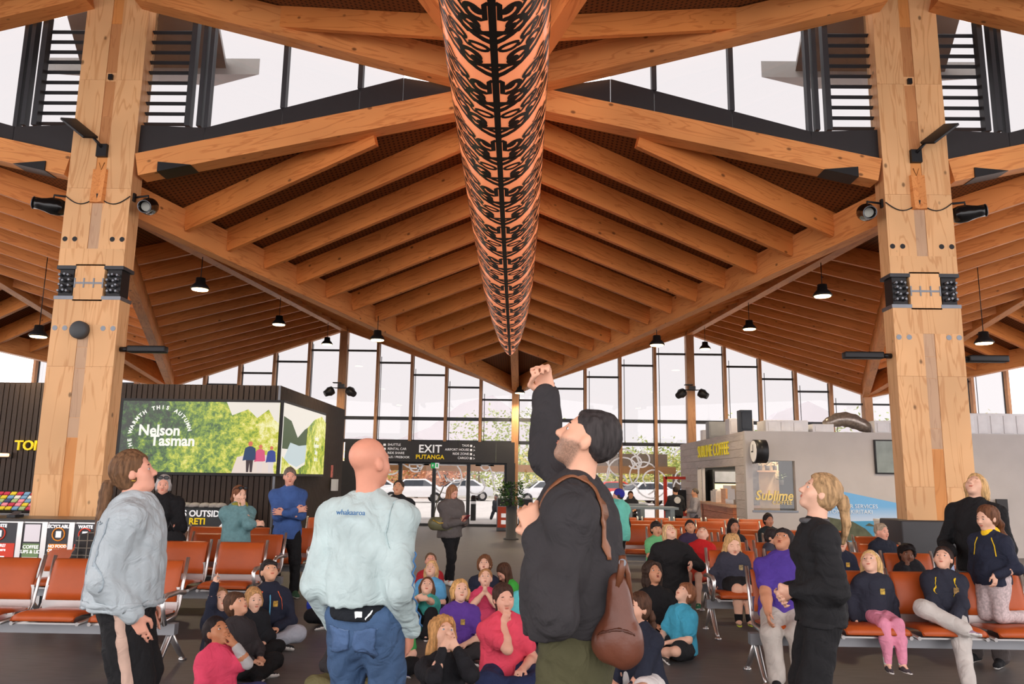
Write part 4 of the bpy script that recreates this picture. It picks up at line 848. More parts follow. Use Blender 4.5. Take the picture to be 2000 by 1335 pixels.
# ================================================================== OUTSIDE
def ext_ground():
    b = MB().box((-120,GY+.2,-.14),(120,260,-.02)); return b.build('ground_outside', mat('pale concrete', (222,218,214), .9, var=.08, vs=.6), kind='structure', label='pale sunlit paving and car park outside the glass')
ext_ground()
cn = empty('entrance_canopy', (0,29.5,0), label='flat timber edged canopy outside the entrance doors', cat='canopy')
z0, z1 = at(850,919,29.5).z, at(850,905,29.5).z
MB().box((-14,-.1,z0),(5.9,.1,z1)).build('fascia', wood('canopy timber', (214,160,110), (190,130,84), knots=False), cn); MB().box((-14,.1,z1-.12),(5.9,1.4,z1)).build('deck', mat('canopy grey', (168,160,152), .7), cn)
z2 = at(1250,886,29.5).z; MB().box((1.2,-.05,z1),(5.6,.05,z2)).build('upper_fascia', mat('canopy brown', (158,140,124), .7, var=.05), cn)
for x in (-11,-6.2,6.0): MB().box((x-.12,.3,0),(x+.12,.55,z0)).build('post', mat('canopy brown', (0,0,0)), cn)
ob = empty('car_hire_building', (-5,76,0), label='dark grey building across the car park with white lettering and an arrow', cat='building')
a, b_ = at(760,935,76), at(900,965,76)
MB().prism([(a.x+5-2,-.1,0),(b_.x+5,-.1,0),(b_.x+5,-.1,at(885,945,76).z),(at(870,918,76).x+5,-.1,at(870,918,76).z),(a.x+5-2,-.1,at(760,925,76).z)], (0,6,0)).build('wall', mat('slate cladding', (96,104,116), .7, var=.05), ob)
text('lettering', 'CONNINGS', 1.5, (at(818,930,76).x+5-.1,-.2,at(815,928,76).z), FRONT, M_WHT, ob, align='LEFT'); 
ax = at(880,930,76); MB().prism([(ax.x+5-.8,-.2,ax.z),(ax.x+5,-.2,ax.z+.9),(ax.x+5+.8,-.2,ax.z),(ax.x+5+.45,-.2,ax.z),(ax.x+5+.45,-.2,ax.z-1.1),(ax.x+5-.45,-.2,ax.z-1.1),(ax.x+5-.45,-.2,ax.z)], (0,.05,0)).build('arrow', M_WHT, ob)
def tree(x, y, h, w, c, label, seed, n=1500):
    rr = random.Random(seed); o = empty('tree', (x,y,0), label=label, cat='tree', group='trees beyond the glass wall')
    MB().tube([(0,0,0),(.1,0,h*.3),(0,.1,h*.6)], [.14,.11,.06], 7).build('trunk', mat('bark', (104,84,66), .9), o)
    b = MB(); blobs = [(Vector((rr.gauss(0,w*.28),rr.gauss(0,w*.28),h*(.4+.5*rr.random()))), w*(.22+.16*rr.random())) for _ in range(9)]
    for i in range(n):
        c0, r0 = blobs[i % 9]; d = Vector((rr.gauss(0,1),rr.gauss(0,1),rr.gauss(0,1))).normalized(); p = c0+d*r0*(.7+.35*rr.random()); s = .10+.1*rr.random()
        u = Vector((rr.gauss(0,1),rr.gauss(0,1),rr.gauss(0,.6))).normalized(); v = u.cross(d).normalized(); b.add([p-u*s,p+v*s*.5,p+u*s,p-v*s*.5], [(0,1,2,3)])
    b.build('crown', mat('leaf %d%d%d' % c, c, .6, var=.35, vs=1.5), o, kind='stuff')
cg, cy_, cr_ = (176,190,110), (216,210,124), (232,164,124)
for i_, (px, Y, h, w, c, lb) in enumerate(((700,66,3.4,5,cg,'green tree at the left of the entrance doors'),(765,62,2.8,4,cy_,'low yellow green shrub behind the left door leaf'),(815,60,3.0,4,cr_,'orange autumn tree behind the doors'),(872,60,3.2,4,cr_,'second orange autumn tree behind the right door leaf'),(935,64,3.6,5,cg,'green tree right of the entrance doors'),(984,70,6.6,6,cg,'taller green tree by the middle post'),(1060,64,3.4,5,cg,'green tree behind the planter'),(1110,60,3.4,5,cy_,'pale tree behind the pointing arm'),(1200,62,3.2,5,cg,'green tree behind the mint vest'),(1240,60,3.0,5,cy_,'yellow green tree behind the high tables'),(1285,62,3.6,5,cg,'dense green tree left of the kiosk'),(1330,66,3.2,4,cy_,'small pale tree at the edge of the kiosk'),(1480,66,5.8,6,cg,'tree top above the kiosk roof'),(1720,60,5.6,7,cg,'tree top above the kiosk near the right column'),(1930,60,5.4,7,cy_,'tree top beyond the right column'),(1985,64,5.8,7,cg,'tree top at the right edge'))):
    tree(at(px,900,Y).x, Y, h, w, c, lb, 100+i_)
def car(px, Y, c, label, rz=0.0, dark=(60,66,74)):
    o = empty('car', (at(px,960,Y).x,Y,-.02), rz, label=label, cat='car')
    pr = [(-2.1,.35),(-2.1,.72),(-1.9,.85),(-1.15,.95),(-.55,1.42),(.75,1.46),(1.55,1.0),(2.05,.9),(2.15,.6),(2.12,.35)]
    b = MB(); n = len(pr); V = [(x,-.82+(.10 if z > 1 else 0),z) for x, z in pr]+[(x,.82-(.10 if z > 1 else 0),z) for x, z in pr]
    b.add(V, [tuple(range(n)), tuple(range(2*n-1,n-1,-1))]+[(i,n+i,n+(i+1)%n,(i+1)%n) for i in range(n)]); b.build('body', mat('paint %d%d%d' % c, c, .25, .1, var=.02, spec=.6), o, bevel=.03)
    for s in (-1,1): MB().prism([(-.98,s*.80,1.0),(-.5,s*.745,1.36),(.68,s*.745,1.38),(1.25,s*.80,1.02)], (0,s*.02,0)).build('side_window', mat('car glass', dark, .1), o)
    MB().prism([(-1.2,-.62,.98),(-1.2,.62,.98),(-.62,.58,1.38),(-.62,-.58,1.38)], (-.02,0,.02)).build('windscreen', mat('car glass', dark), o)
    for x in (-1.35,1.35):
        for s in (-1,1): w = MB().lathe([(.31,-.1),(.33,-.08),(.33,.08),(.31,.1)], 16, (x,s*.76,.33), 1).build('wheel', mat('tyre', (36,36,38), .8), o); MB().lathe([(.18,-.11),(.18,.11)], 12, (x,s*.77,.33), 1).build('hub', M_ALU, w)
    return o
for a in ((725,54,(236,236,238),'white car parked behind the left door leaf',.3),(806,50,(240,240,242),'white car parked behind the middle doors',.2),(900,55,(226,228,232),'silver car parked behind the right door leaf',.25),(1065,52,(232,232,236),'white car behind the dark jacket',.2),(1192,54,(216,60,50),'red car hidden partly by the dark jacket',.2),(1258,50,(244,242,242),'white car behind the high tables',.35),(1310,56,(180,190,206),'pale blue car left of the red stand',.2)): car(*a[:4], rz=a[4])
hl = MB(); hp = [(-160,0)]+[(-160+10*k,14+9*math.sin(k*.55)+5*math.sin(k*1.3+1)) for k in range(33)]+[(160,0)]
hl.prism([(x,250,z) for x, z in hp], (0,6,0)); hl.build('hills', mat('hazy hill', (214,210,216), .9, var=.06, vs=.05), kind='structure', label='pale hazy hills far beyond the car park')  # distance haze put into the pale base colour
bl = empty('bollard', (at(924,1010,30).x,30,0), label='black bollard outside the right door leaf', cat='bollard'); MB().lathe([(.1,0),(.1,.85),(.06,.92)], 12).build('post', M_BLACK, bl); MB().lathe([(.103,.6),(.103,.7)], 12).build('band', M_WHT, bl)
# ================================================================== PEOPLE: smooth bodies grown from blended limbs
V3 = lambda *a: np.array(a, dtype=np.float64)
def nrm(v): l = np.linalg.norm(v); return v/l if l > 1e-9 else v
def rotm(axis, deg):
    a = math.radians(deg); c, s = math.cos(a), math.sin(a)
    return {'x':np.array([[1,0,0],[0,c,-s],[0,s,c]]),'y':np.array([[c,0,s],[0,1,0],[-s,0,c]]),'z':np.array([[c,-s,0],[s,c,0],[0,0,1]])}[axis]
class Shape:
    def __init__(s): s.ops = []
    def cap(s, a, b, ra, rb, k=.02): s.ops.append(('c',np.array(a,float),np.array(b,float),ra,rb,k,None,1.0)); return s
    def ecap(s, a, b, ra, rb, fwd, sy, k=.03): s.ops.append(('c',np.array(a,float),np.array(b,float),ra,rb,k,np.array(fwd,float),sy)); return s
    def ell(s, c, r, k=.02, R=None): s.ops.append(('e',np.array(c,float),np.array(r,float),k,R)); return s
    def sub(s, c, r, k=.015, R=None): s.ops.append(('s',np.array(c,float),np.array(r,float),k,R)); return s
    def cut(s, p, n): s.ops.append(('p',np.array(p,float),nrm(np.array(n,float)))); return s     # keep the side against n
    def bbox(s):
        lo, hi = V3(9,9,9), V3(-9,-9,-9)
        for o in s.ops:
            if o[0] == 'c':
                for q, r in ((o[1],o[3]),(o[2],o[4])): lo = np.minimum(lo, q-r); hi = np.maximum(hi, q+r)
            elif o[0] == 'e': m = max(o[2]); lo = np.minimum(lo, o[1]-m); hi = np.maximum(hi, o[1]+m)
        return lo-.04, hi+.04
    def mesh(s, v, amp=0, freq=40., seed=0, fine=None):
        lo, hi = s.bbox(); n = np.ceil((hi-lo)/v).astype(int)+2
        F = np.full(n, .3, np.float32); ax = [lo[i]+v*np.arange(n[i]) for i in range(3)]
        def block(a, b):
            i0 = np.maximum(0, np.floor((a-lo)/v).astype(int)); i1 = np.minimum(n, np.ceil((b-lo)/v).astype(int)+1)
            sl = tuple(slice(i0[i], i1[i]) for i in range(3)); return sl, ax[0][sl[0]][:,None,None], ax[1][sl[1]][None,:,None], ax[2][sl[2]][None,None,:]
        for o in s.ops:
            if o[0] == 'c':
                _, a, b, ra, rb, k, fw, sy = o; m = max(ra,rb)+k+2.5*v
                sl, X, Y, Z = block(np.minimum(a,b)-m, np.maximum(a,b)+m)
                ba = b-a; x, y, z = X-a[0], Y-a[1], Z-a[2]
                if fw is not None:
                    f = nrm(fw-ba*(fw@ba)/max(1e-9, ba@ba)); c = (x*f[0]+y*f[1]+z*f[2])*(sy-1); x, y, z = x+c*f[0], y+c*f[1], z+c*f[2]
                t = np.clip((x*ba[0]+y*ba[1]+z*ba[2])/max(1e-9, ba@ba), 0, 1)
                d = np.sqrt((x-t*ba[0])**2+(y-t*ba[1])**2+(z-t*ba[2])**2)-(ra+(rb-ra)*t)
                if fw is not None and sy > 1: d = d/(1+.35*(sy-1))
            elif o[0] in 'es':
                _, c, r, k, R = o; m = max(r)+k+2.5*v; sl, X, Y, Z = block(c-m, c+m); x, y, z = X-c[0], Y-c[1], Z-c[2]
                if R is not None: x, y, z = R[0,0]*x+R[1,0]*y+R[2,0]*z, R[0,1]*x+R[1,1]*y+R[2,1]*z, R[0,2]*x+R[1,2]*y+R[2,2]*z
                k0 = np.sqrt((x/r[0])**2+(y/r[1])**2+(z/r[2])**2); k1 = np.sqrt((x/r[0]**2)**2+(y/r[1]**2)**2+(z/r[2]**2)**2)+1e-9; d = k0*(k0-1)/k1
            else:
                _, p, nn = o; d = ((ax[0]-p[0])*nn[0])[:,None,None]+((ax[1]-p[1])*nn[1])[None,:,None]+((ax[2]-p[2])*nn[2])[None,None,:]; F = np.maximum(F, d.astype(np.float32)); continue
            A = F[sl]; 
            if A.size == 0: continue
            if o[0] == 's':
                k = o[3]; d = -d; h = np.clip(.5-.5*(d-A)/k, 0, 1); F[sl] = d*(1-h)+A*h+k*h*(1-h) if False else np.maximum(A, d)+k*np.clip(1-np.abs(A-d)/k,0,1)**2*.25
            else: h = np.clip(1-np.abs(A-d)/k, 0, 1); F[sl] = np.minimum(A, d)-h*h*k*.25
        if amp:
            r = random.Random(seed)
            for j in range(4):
                g = V3(r.gauss(0,1),r.gauss(0,1),r.gauss(0,.8)); g = nrm(g)*freq*(.6+.5*j); ph = r.random()*6.28
                q = ((ax[0]*g[0])[:,None,None]+(ax[1]*g[1])[None,:,None]+(ax[2]*g[2])[None,None,:])+ph
                g2 = V3(r.gauss(0,1),r.gauss(0,1),r.gauss(0,1)); g2 = nrm(g2)*freq*.35; q2 = ((ax[0]*g2[0])[:,None,None]+(ax[1]*g2[1])[None,:,None]+(ax[2]*g2[2])[None,None,:])
                w_ = np.sin(q+1.3*np.sin(q2)); w_ = w_ if j < 2 else 1-2*np.abs(w_)**.7
                F += (amp/(1+.5*j)*w_).astype(np.float32)
        return nets(F, lo, v)
def nets(F, o, v):
    S = F < 0; n = np.array(F.shape)
    C = np.zeros(n-1, np.int8)
    for i in (0,1):
        for j in (0,1):
            for k in (0,1): C += S[i:n[0]-1+i, j:n[1]-1+j, k:n[2]-1+k]
    I = np.argwhere((C > 0) & (C < 8))
    if len(I) == 0: return np.zeros((0,3)), np.zeros((0,4), int)
    idm = np.full(n-1, -1, np.int32); idm[tuple(I.T)] = np.arange(len(I))
    P = np.zeros((len(I),3)); cnt = np.zeros(len(I)); cor = [(a,b,c) for a in (0,1) for b in (0,1) for c in (0,1)]
    for a in cor:
        for d in range(3):
            if a[d]: continue
            b = list(a); b[d] = 1; A, B = np.array(a), np.array(b)
            fa, fb = F[tuple((I+A).T)], F[tuple((I+B).T)]; x = (fa < 0) != (fb < 0); t = np.where(x, fa/np.where(x, fa-fb, 1), 0)
            P += np.where(x[:,None], A+(B-A)*t[:,None], 0); cnt += x
    Vt = o+v*(I+P/cnt[:,None]); Q = []
    for d in range(3):
        e, f = (d+1) % 3, (d+2) % 3
        sl0 = [slice(None)]*3; sl1 = [slice(None)]*3; sl0[d] = slice(0,n[d]-1); sl1[d] = slice(1,n[d])
        X = S[tuple(sl0)] != S[tuple(sl1)]; J = np.argwhere(X); J = J[(J[:,e] > 0) & (J[:,f] > 0) & (J[:,e] < n[e]-1) & (J[:,f] < n[f]-1)]
        if len(J) == 0: continue
        E, G = np.zeros(3,int), np.zeros(3,int); E[e] = 1; G[f] = 1
        q = np.stack([idm[tuple((J-E-G).T)], idm[tuple((J-G).T)], idm[tuple(J.T)], idm[tuple((J-E).T)]], 1)
        inside = S[tuple(J.T)]; q[~inside] = q[~inside][:, ::-1]; Q.append(q)
    Q = np.concatenate(Q); Q = Q[(Q >= 0).all(1)]
    return Vt, Q
def np_mesh(name, V, Q, mats, mi=None):
    me = bpy.data.meshes.new(name); nf = len(Q)
    me.vertices.add(len(V)); me.vertices.foreach_set('co', np.ascontiguousarray(V, np.float32).ravel())
    me.loops.add(nf*4); me.loops.foreach_set('vertex_index', np.ascontiguousarray(Q, np.int32).ravel())
    me.polygons.add(nf); me.polygons.foreach_set('loop_start', np.arange(0,nf*4,4,dtype=np.int32)); me.polygons.foreach_set('loop_total', np.full(nf,4,np.int32))
    me.polygons.foreach_set('use_smooth', np.ones(nf,bool))
    for m in mats: me.materials.append(m)
    if mi is not None: me.polygons.foreach_set('material_index', np.ascontiguousarray(mi, np.int32))
    me.update(); me.validate(); return me
def ball(c, r, n=10, sq=None):
    V = []; Q = []
    for i in range(n+1):
        for j in range(2*n):
            a, b = math.pi*i/n, math.pi*j/n; V.append((c[0]+r*math.sin(a)*math.cos(b), c[1]+r*math.sin(a)*math.sin(b), c[2]+r*math.cos(a)))
    for i in range(n):
        for j in range(2*n): Q.append((i*2*n+j, (i+1)*2*n+j, (i+1)*2*n+(j+1)%(2*n), i*2*n+(j+1)%(2*n)))
    return np.array(V), np.array(Q)
def ik(a, t, l1, l2, pole):
    d = t-a; L = np.linalg.norm(d); L = min(max(L, abs(l1-l2)+.01), (l1+l2)*.998); u = nrm(d); e = a+u*L
    c = (l1*l1+L*L-l2*l2)/(2*L); h = math.sqrt(max(0, l1*l1-c*c)); p = np.array(pole,float); p = p-u*(p@u); p = nrm(p); return a+u*c+p*h, e
def hair_mat(rgb): 
    n = 'hair %d %d %d' % tuple(rgb)
    if n in MATS: return MATS[n]
    m, nt, b = _new(n); N = nt.nodes.new; L = nt.links.new
    tc = N('ShaderNodeTexCoord'); mp = N('ShaderNodeMapping'); mp.inputs['Scale'].default_value = (70,70,9); L(tc.outputs['Object'], mp.inputs[0])
    nz = N('ShaderNodeTexNoise'); nz.inputs['Scale'].default_value = 1.0; nz.inputs['Detail'].default_value = 3; L(mp.outputs[0], nz.inputs['Vector'])
    r = N('ShaderNodeValToRGB'); r.color_ramp.elements[0].position = .3; r.color_ramp.elements[1].position = .72
    c = lin(rgb); r.color_ramp.elements[0].color = tuple(v*.5 for v in c[:3])+(1,); r.color_ramp.elements[1].color = tuple(min(1,v*1.35) for v in c[:3])+(1,)
    L(nz.outputs[0], r.inputs[0]); L(r.outputs[0], b.inputs['Base Color']); b.inputs['Roughness'].default_value = .62; b.inputs['Specular IOR Level'].default_value = .18
    bp = N('ShaderNodeBump'); bp.inputs['Strength'].default_value = .5; bp.inputs['Distance'].default_value = .006; L(nz.outputs[0], bp.inputs['Height']); L(bp.outputs[0], b.inputs['Normal'])
    MATS[n] = m; return m
def cloth(rgb, kind='plain'):
    n = 'cloth %s %d %d %d' % (kind, *rgb)
    if n in MATS: return MATS[n]
    if kind == 'plaid':
        m, nt, b = _new(n); N = nt.nodes.new; L = nt.links.new; tc = N('ShaderNodeTexCoord'); sx = N('ShaderNodeSeparateXYZ'); L(tc.outputs['Object'], sx.inputs[0]); prev = None
        for i in (0,2):
            a = N('ShaderNodeMath'); a.operation = 'MULTIPLY'; a.inputs[1].default_value = 14; L(sx.outputs[i], a.inputs[0]); f = N('ShaderNodeMath'); f.operation = 'FRACT'; L(a.outputs[0], f.inputs[0]); g = N('ShaderNodeMath'); g.operation = 'LESS_THAN'; g.inputs[1].default_value = .12; L(f.outputs[0], g.inputs[0])
            if prev: h = N('ShaderNodeMath'); h.operation = 'MAXIMUM'; L(prev, h.inputs[0]); L(g.outputs[0], h.inputs[1]); prev = h.outputs[0]
            else: prev = g.outputs[0]
        mx = N('ShaderNodeMixRGB'); mx.inputs[1].default_value = lin(rgb); mx.inputs[2].default_value = lin((120,112,100)); L(prev, mx.inputs[0]); L(mx.outputs[0], b.inputs['Base Color']); b.inputs['Roughness'].default_value = .9; MATS[n] = m; return m
    if kind == 'floral': return mat(n, rgb, .85, var=.28, vs=55, bump=.1)
    if kind == 'denim': return mat(n, rgb, .85, var=(.07 if sum(rgb) > 500 else .22), vs=6, bump=.25, bs=260) if n in MATS else (lambda m: (crease(m), m)[1])(mat(n, rgb, .85, var=(.07 if sum(rgb) > 500 else .22), vs=6, bump=.25, bs=260))
    if kind == 'knit': return mat(n, rgb, .95, var=.12, vs=30, bump=.5, bs=90)
    if kind == 'leather': return mat(n, rgb, .35, var=.12, vs=6, bump=.1, bs=60)
    m = mat(n, rgb, .85, var=.10, vs=9, bump=.12, bs=180, spec=.25); crease(m); return m
def crease(m):
    """soft wrinkles on top of the weave"""
    nt = m.node_tree; b = nt.nodes['Principled BSDF']; N = nt.nodes.new; L = nt.links.new
    tc = N('ShaderNodeTexCoord'); n = N('ShaderNodeTexNoise'); n.inputs['Scale'].default_value = 9; n.inputs['Detail'].default_value = 2; n.inputs['Distortion'].default_value = 1.6; L(tc.outputs['Object'], n.inputs['Vector'])
    bp = N('ShaderNodeBump'); bp.inputs['Strength'].default_value = .55; bp.inputs['Distance'].default_value = .035; L(n.outputs[0], bp.inputs['Height'])
    if b.inputs['Normal'].links: L(b.inputs['Normal'].links[0].from_socket, bp.inputs['Normal'])
    L(bp.outputs[0], b.inputs['Normal'])
def bearded(sk, rgb):
    m = sk.copy(); nt = m.node_tree; b = nt.nodes['Principled BSDF']; src = b.inputs['Base Color'].links[0].from_socket
    a = nt.nodes.new('ShaderNodeAttribute'); a.attribute_name = 'beard'; tc = nt.nodes.new('ShaderNodeTexCoord'); n = nt.nodes.new('ShaderNodeTexNoise'); n.inputs['Scale'].default_value = 160; nt.links.new(tc.outputs['Object'], n.inputs['Vector'])
    mu = nt.nodes.new('ShaderNodeMath'); mu.operation = 'MULTIPLY'; ad = nt.nodes.new('ShaderNodeMath'); ad.operation = 'ADD'; ad.inputs[1].default_value = .35; nt.links.new(n.outputs[0], ad.inputs[0]); nt.links.new(a.outputs['Fac'], mu.inputs[0]); nt.links.new(ad.outputs[0], mu.inputs[1]); mu.use_clamp = True
    mx = nt.nodes.new('ShaderNodeMixRGB'); mx.inputs[2].default_value = lin(rgb); nt.links.new(mu.outputs[0], mx.inputs[0]); nt.links.new(src, mx.inputs[1]); nt.links.new(mx.outputs[0], b.inputs['Base Color']); return m
def skin_mat(rgb): return mat('skin %d %d %d' % tuple(rgb), rgb, .5, var=.06, vs=14, spec=.35)
M_EYEW = mat('eye white', (206,200,196), .25, var=0, spec=.5)
def add_hand(sh, w, f, n, s, curl, hs, spread=.25, point=False, v_=.008):
    """w wrist, f finger direction, n palm normal (towards palm), s = +1/-1 thumb side sign"""
    f = nrm(f); n = nrm(n-f*(n@f)); t = np.cross(f, n)*s         # t: towards the thumb
    P = lambda a, b, c: w+hs*(f*a+t*b+n*c)
    for b in (-.026,-.008,.010,.028): sh.cap(P(.0,b*.75,0), P(.092,b,0), .019*hs, .013*hs, .012)
    lens = (.062,.074,.080,.072)
    for i, b in enumerate((-.032,-.011,.011,.032)):
        c = curl if not (point and i == 3) else .08
        ang = 0; p = P(.092,b,0); d0 = f+t*spread*(b/.03)*.5
        for j, fr in enumerate((.45,.32,.23)):
            ang += c*(62,78,50)[j]*math.pi/180; d = nrm(d0)*math.cos(ang)+n*math.sin(ang); q = p+d*lens[i]*fr*hs*1.12
            sh.cap(p, q, max(.66*v_,(.0104-.0008*j)*hs), max(.62*v_,(.0098-.0010*j)*hs), .004); p = q
    p0 = P(.02,.03,.006); p1 = P(.052,.060,.014+.012*curl); p2 = P(.082-.012*curl,.066-.028*curl,.022+.028*curl); p3 = P(.106-.03*curl,.064-.05*curl,.028+.036*curl)
    sh.cap(p0, p1, .017*hs, .0125*hs, .012); sh.cap(p1, p2, .012*hs, .0108*hs, .005); sh.cap(p2, p3, .0108*hs, .009*hs, .004)
HEADN = 0
def person(label, hp, face, pose='stand', H=None, kid=False, bulk=1.0, skin=(224,172,142), hair=(90,62,44), style='short', hlen=.25,
           head=(0,0,0), R='side', L='side', lean=0, side=0, top=(60,60,64), tkind='plain', sleeve='long', hem=.05, puff=.012, tname='sweatshirt', collar=True, hood=None,
           bot=(40,40,44), bkind='plain', bstyle='trousers', shoe=(40,40,42), sole=(225,222,216), feet=None, v=None, eyes='open', mouth='closed', seat=.44, curl=.35, extras=None, cat='person', beard=None,
           knees=None, emblem=None, fatbelly=0.0, eyec=(70,60,50), socks=None, wide=0.0, group=None, foot_rot=None, twist=0, polesR=None, polesL=None, point=None, brows=None, lipc=None, stripe=None, fold=None, hscale=1.0):
    """hp = (px,py,Y): where the middle of the head is seen in the photo and how far away"""
    tgt = np.array(at(*hp)); H = H or (1.3 if kid else 1.7)
    for it in range(3):
        J = skeleton(H, kid, pose, lean, side, head, R, L, seat, feet, knees, twist, polesR, polesL, bulk, hscale)
        zt = tgt[2]
        if it < 2:
            base = seat-.02 if pose in ('chair','chairkneel') else 0
            H = H*max(.7, min(1.4, (zt-base)/max(.1, J['head'][2]-base)))
    v = v or (.0105 if kid else .009)
    if hp[2] > 11: v = max(v, .014)
    if hp[2] > 18: v = max(v, .018)
    rz = math.radians(face); c, s = math.cos(rz), math.sin(rz)
    hx_, hy_ = J['head'][0]*c-J['head'][1]*s, J['head'][0]*s+J['head'][1]*c
    root = empty('person', (tgt[0]-hx_, tgt[1]-hy_, 0), rz, label=label, cat=cat, group=group)
    b = bulk*(H/1.7)**.5 if not kid else bulk*(max(H,1.25)/1.32)**.6*.83; hs = H/1.75*(.95 if not kid else 1.0); hh = J['hh']; q = hh/.235
    fw, rt, up = J['fwd'], J['rt'], J['up']; hR = J['hR']; hd = J['head']; HL = lambda x, y, z: hd+hR @ (V3(x,y,z)*q)
    # ---------------- skin body
    B = Shape(); k = .03*q
    B.ell(HL(0,-.012,.040), np.array((.0745,.094,.082))*q, .02, hR); B.ell(HL(0,.022,-.030), np.array((.060,.066,.080))*q, .045*q, hR)
    B.ell(HL(0,.058,-.092), np.array((.028,.024,.022))*q, .035*q, hR)
    for e in (-1,1): B.ell(HL(e*.036,.052,-.028), np.array((.030,.028,.032))*q, .03*q, hR); B.ell(HL(e*.077,-.004,-.006), np.array((.012,.021,.032))*q, .008, hR)
    B.cap(HL(-.032,.076,.024), HL(.032,.076,.024), .012*q, .012*q, .02*q)
    for e in (-1,1): B.sub(HL(e*.032,.101,.004), np.array((.020,.016,.013))*q, .014*q, hR)
    B.cap(HL(0,.084,.014), HL(0,.106,-.028), .008*q, .0145*q, .012*q)
    for e in (-1,1): B.ell(HL(e*.011,.097,-.033), np.array((.009,.010,.008))*q, .008*q, hR)
    if mouth == 'open': B.sub(HL(0,.1,-.062), np.array((.016,.022,.011))*q, .008*q, hR)
    B.cap(HL(-.018,.080,-.0585), HL(.018,.080,-.0585), .0085*q, .0085*q, .012*q)
    nr = (.052 if not kid else .040)*(1 if kid else (.9+.1*b)); 
    if bulk > 1.2 and not kid: B.ell(HL(0,.02,-.085), np.array((.058,.055,.03))*q, .04, hR)
    B.cap(J['neck']-up*.03, HL(0,-.022,-.055), nr*1.08, nr, .03)
    sh_, hp_ = J['sh'], J['hip']; cw = J['sw']
    B.ecap(J['pel'], J['chest'], .125*b, .13*b, fw, 1.4, .05); B.cap(sh_[0], sh_[1], .045*b, .045*b, .05); [B.cap(J['neck'], sh_[i], .035*b, .04*b, .04) for i in (0,1)]
    aR = (.046*b, .038*b, .027*b if not kid else .025*b)
    for i in (0,1):
        e = (1,-1)[i]; el, wr = J['el'][i], J['wr'][i]
        B.cap(sh_[i], el, aR[0]-(.006 if sleeve == 'long' else 0), aR[1]-(.004 if sleeve == 'long' else 0), .025); B.cap(el, el+(wr-el)*.35, aR[1], aR[1]*1.02, .02); B.cap(el+(wr-el)*.35, wr, aR[1]*1.02, aR[2], .02)
        fdir = J['hf'][i]; n_ = J['hn'][i]
        add_hand(B, wr, fdir, n_, J['ths'][i], (curl if np.isscalar(curl) else curl[i]), hs*(.94 if kid else 1), point=(point == i), v_=v)
        kn, an = J['kn'][i], J['an'][i]; tr = .078*b; bare = bstyle == 'shorts'
        B.cap(hp_[i], kn, tr-(0 if bare else .012), .055*b-(0 if bare else .01), .03); B.cap(kn, kn+(an-kn)*.38-J['calf'][i]*.008, .050*b, .050*b, .02); B.cap(kn+(an-kn)*.38, an, .049*b, .031*b, .02)
        B.cap(an, an+J['ft'][i]*.09*hs+J['fd'][i]*.03*hs, .028*b, .018*b, .02)
    Vb, Q = B.mesh(v)
    lo = (Vb-hd) @ hR/q; cen = lo[Q].mean(1); mi = np.zeros(len(Q), int)
    parts = [(Vb, Q, mi)]; nv = len(Vb)
    def egg(c, r, m, n=6, tilt=0):
        nonlocal nv
        p1, q1 = ball((0,0,0), 1.0, n); p1 = p1*np.array(r)
        if tilt: p1 = p1 @ rotm('y', tilt).T
        p1 = hd+((p1+np.array(c))*q) @ hR.T; parts.append((p1, q1+nv, np.full(len(q1), m))); nv += len(p1)
    if hp[2] < 20:
        for e in (-1,1):
            if eyes == 'open': egg((e*.031,.0762,.004), (.0145,.0112,.0080), 2); egg((e*.031,.0845,.0045), (.0070,.0040,.0068), 3, 5)
            egg((e*.031,.0772,.0112 if eyes == 'open' else .005), (.0150,.0105,.0062 if eyes == 'open' else .009), 0)
            egg((e*.031,.0850,.0280), (.0185,.006,.0036), 4, 5, e*8)
        egg((0,.0860,-.0560), (.0225,.0085,.0046), 1); egg((0,.0850,-.0632 if mouth != 'open' else -.072), (.0185,.0092,.0056), 1)
        if mouth == 'open': egg((0,.0845,-.0640), (.0125,.0085,.0070), 6)
    sk = skin_mat(skin); lip = mat('lips %d %d %d' % tuple(skin), tuple(int(a*b_) for a, b_ in zip(skin, (.86,.66,.64))), .45, var=0); dk = mat('brow %d %d %d' % tuple(hair), tuple(int(x*.72) for x in hair), .8, var=0); ey = mat('iris %d %d %d' % tuple(eyec), eyec, .15, var=0)
    bm_ = sk
    bme = np_mesh('body', np.concatenate([p[0] for p in parts]), np.concatenate([p[1] for p in parts]), [sk,lip,M_EYEW,ey,dk,bm_,mat('mouth dark', (70,30,30), .6, var=0)], np.concatenate([p[2] for p in parts]))
    if beard:
        sm = lambda x, w: np.clip(x/w+.5, 0, 1); x_, y_, z_ = np.abs(lo[:,0]), lo[:,1], lo[:,2]
        wv = sm(-.020-.30*np.clip(y_-.03,0,1)-z_, .014)*sm(z_+.135, .02)*sm(y_-.002, .014)*sm(np.sqrt((x_/.024)**2+((z_+.059)/.010)**2)-1, .4)*np.where((x_ < .02) & (z_ > -.05), .6, 1)
        at_ = bme.attributes.new('beard', 'FLOAT', 'POINT'); full = np.zeros(len(bme.vertices), np.float32); full[:len(lo)] = wv; at_.data.foreach_set('value', full); bme.materials[0] = bearded(sk, tuple(int(.45*a_+.55*b_) for a_, b_ in zip(skin, beard)))
    link('body', bme, None, root)
    # ---------------- top
    T = Shape(); p = puff; pel, ch = J['pel'], J['chest']
    T.ecap(pel-up*.02*H, pel+up*.12*H, (.146+.02*fatbelly)*b+p, (.132+.03*fatbelly)*b+p, fw, 1.26 if not fatbelly else 1.1, .06); T.ecap(pel+up*.10*H, ch, (.132+.03*fatbelly)*b+p, .142*b+p, fw, 1.32 if not fatbelly else 1.15, .06)
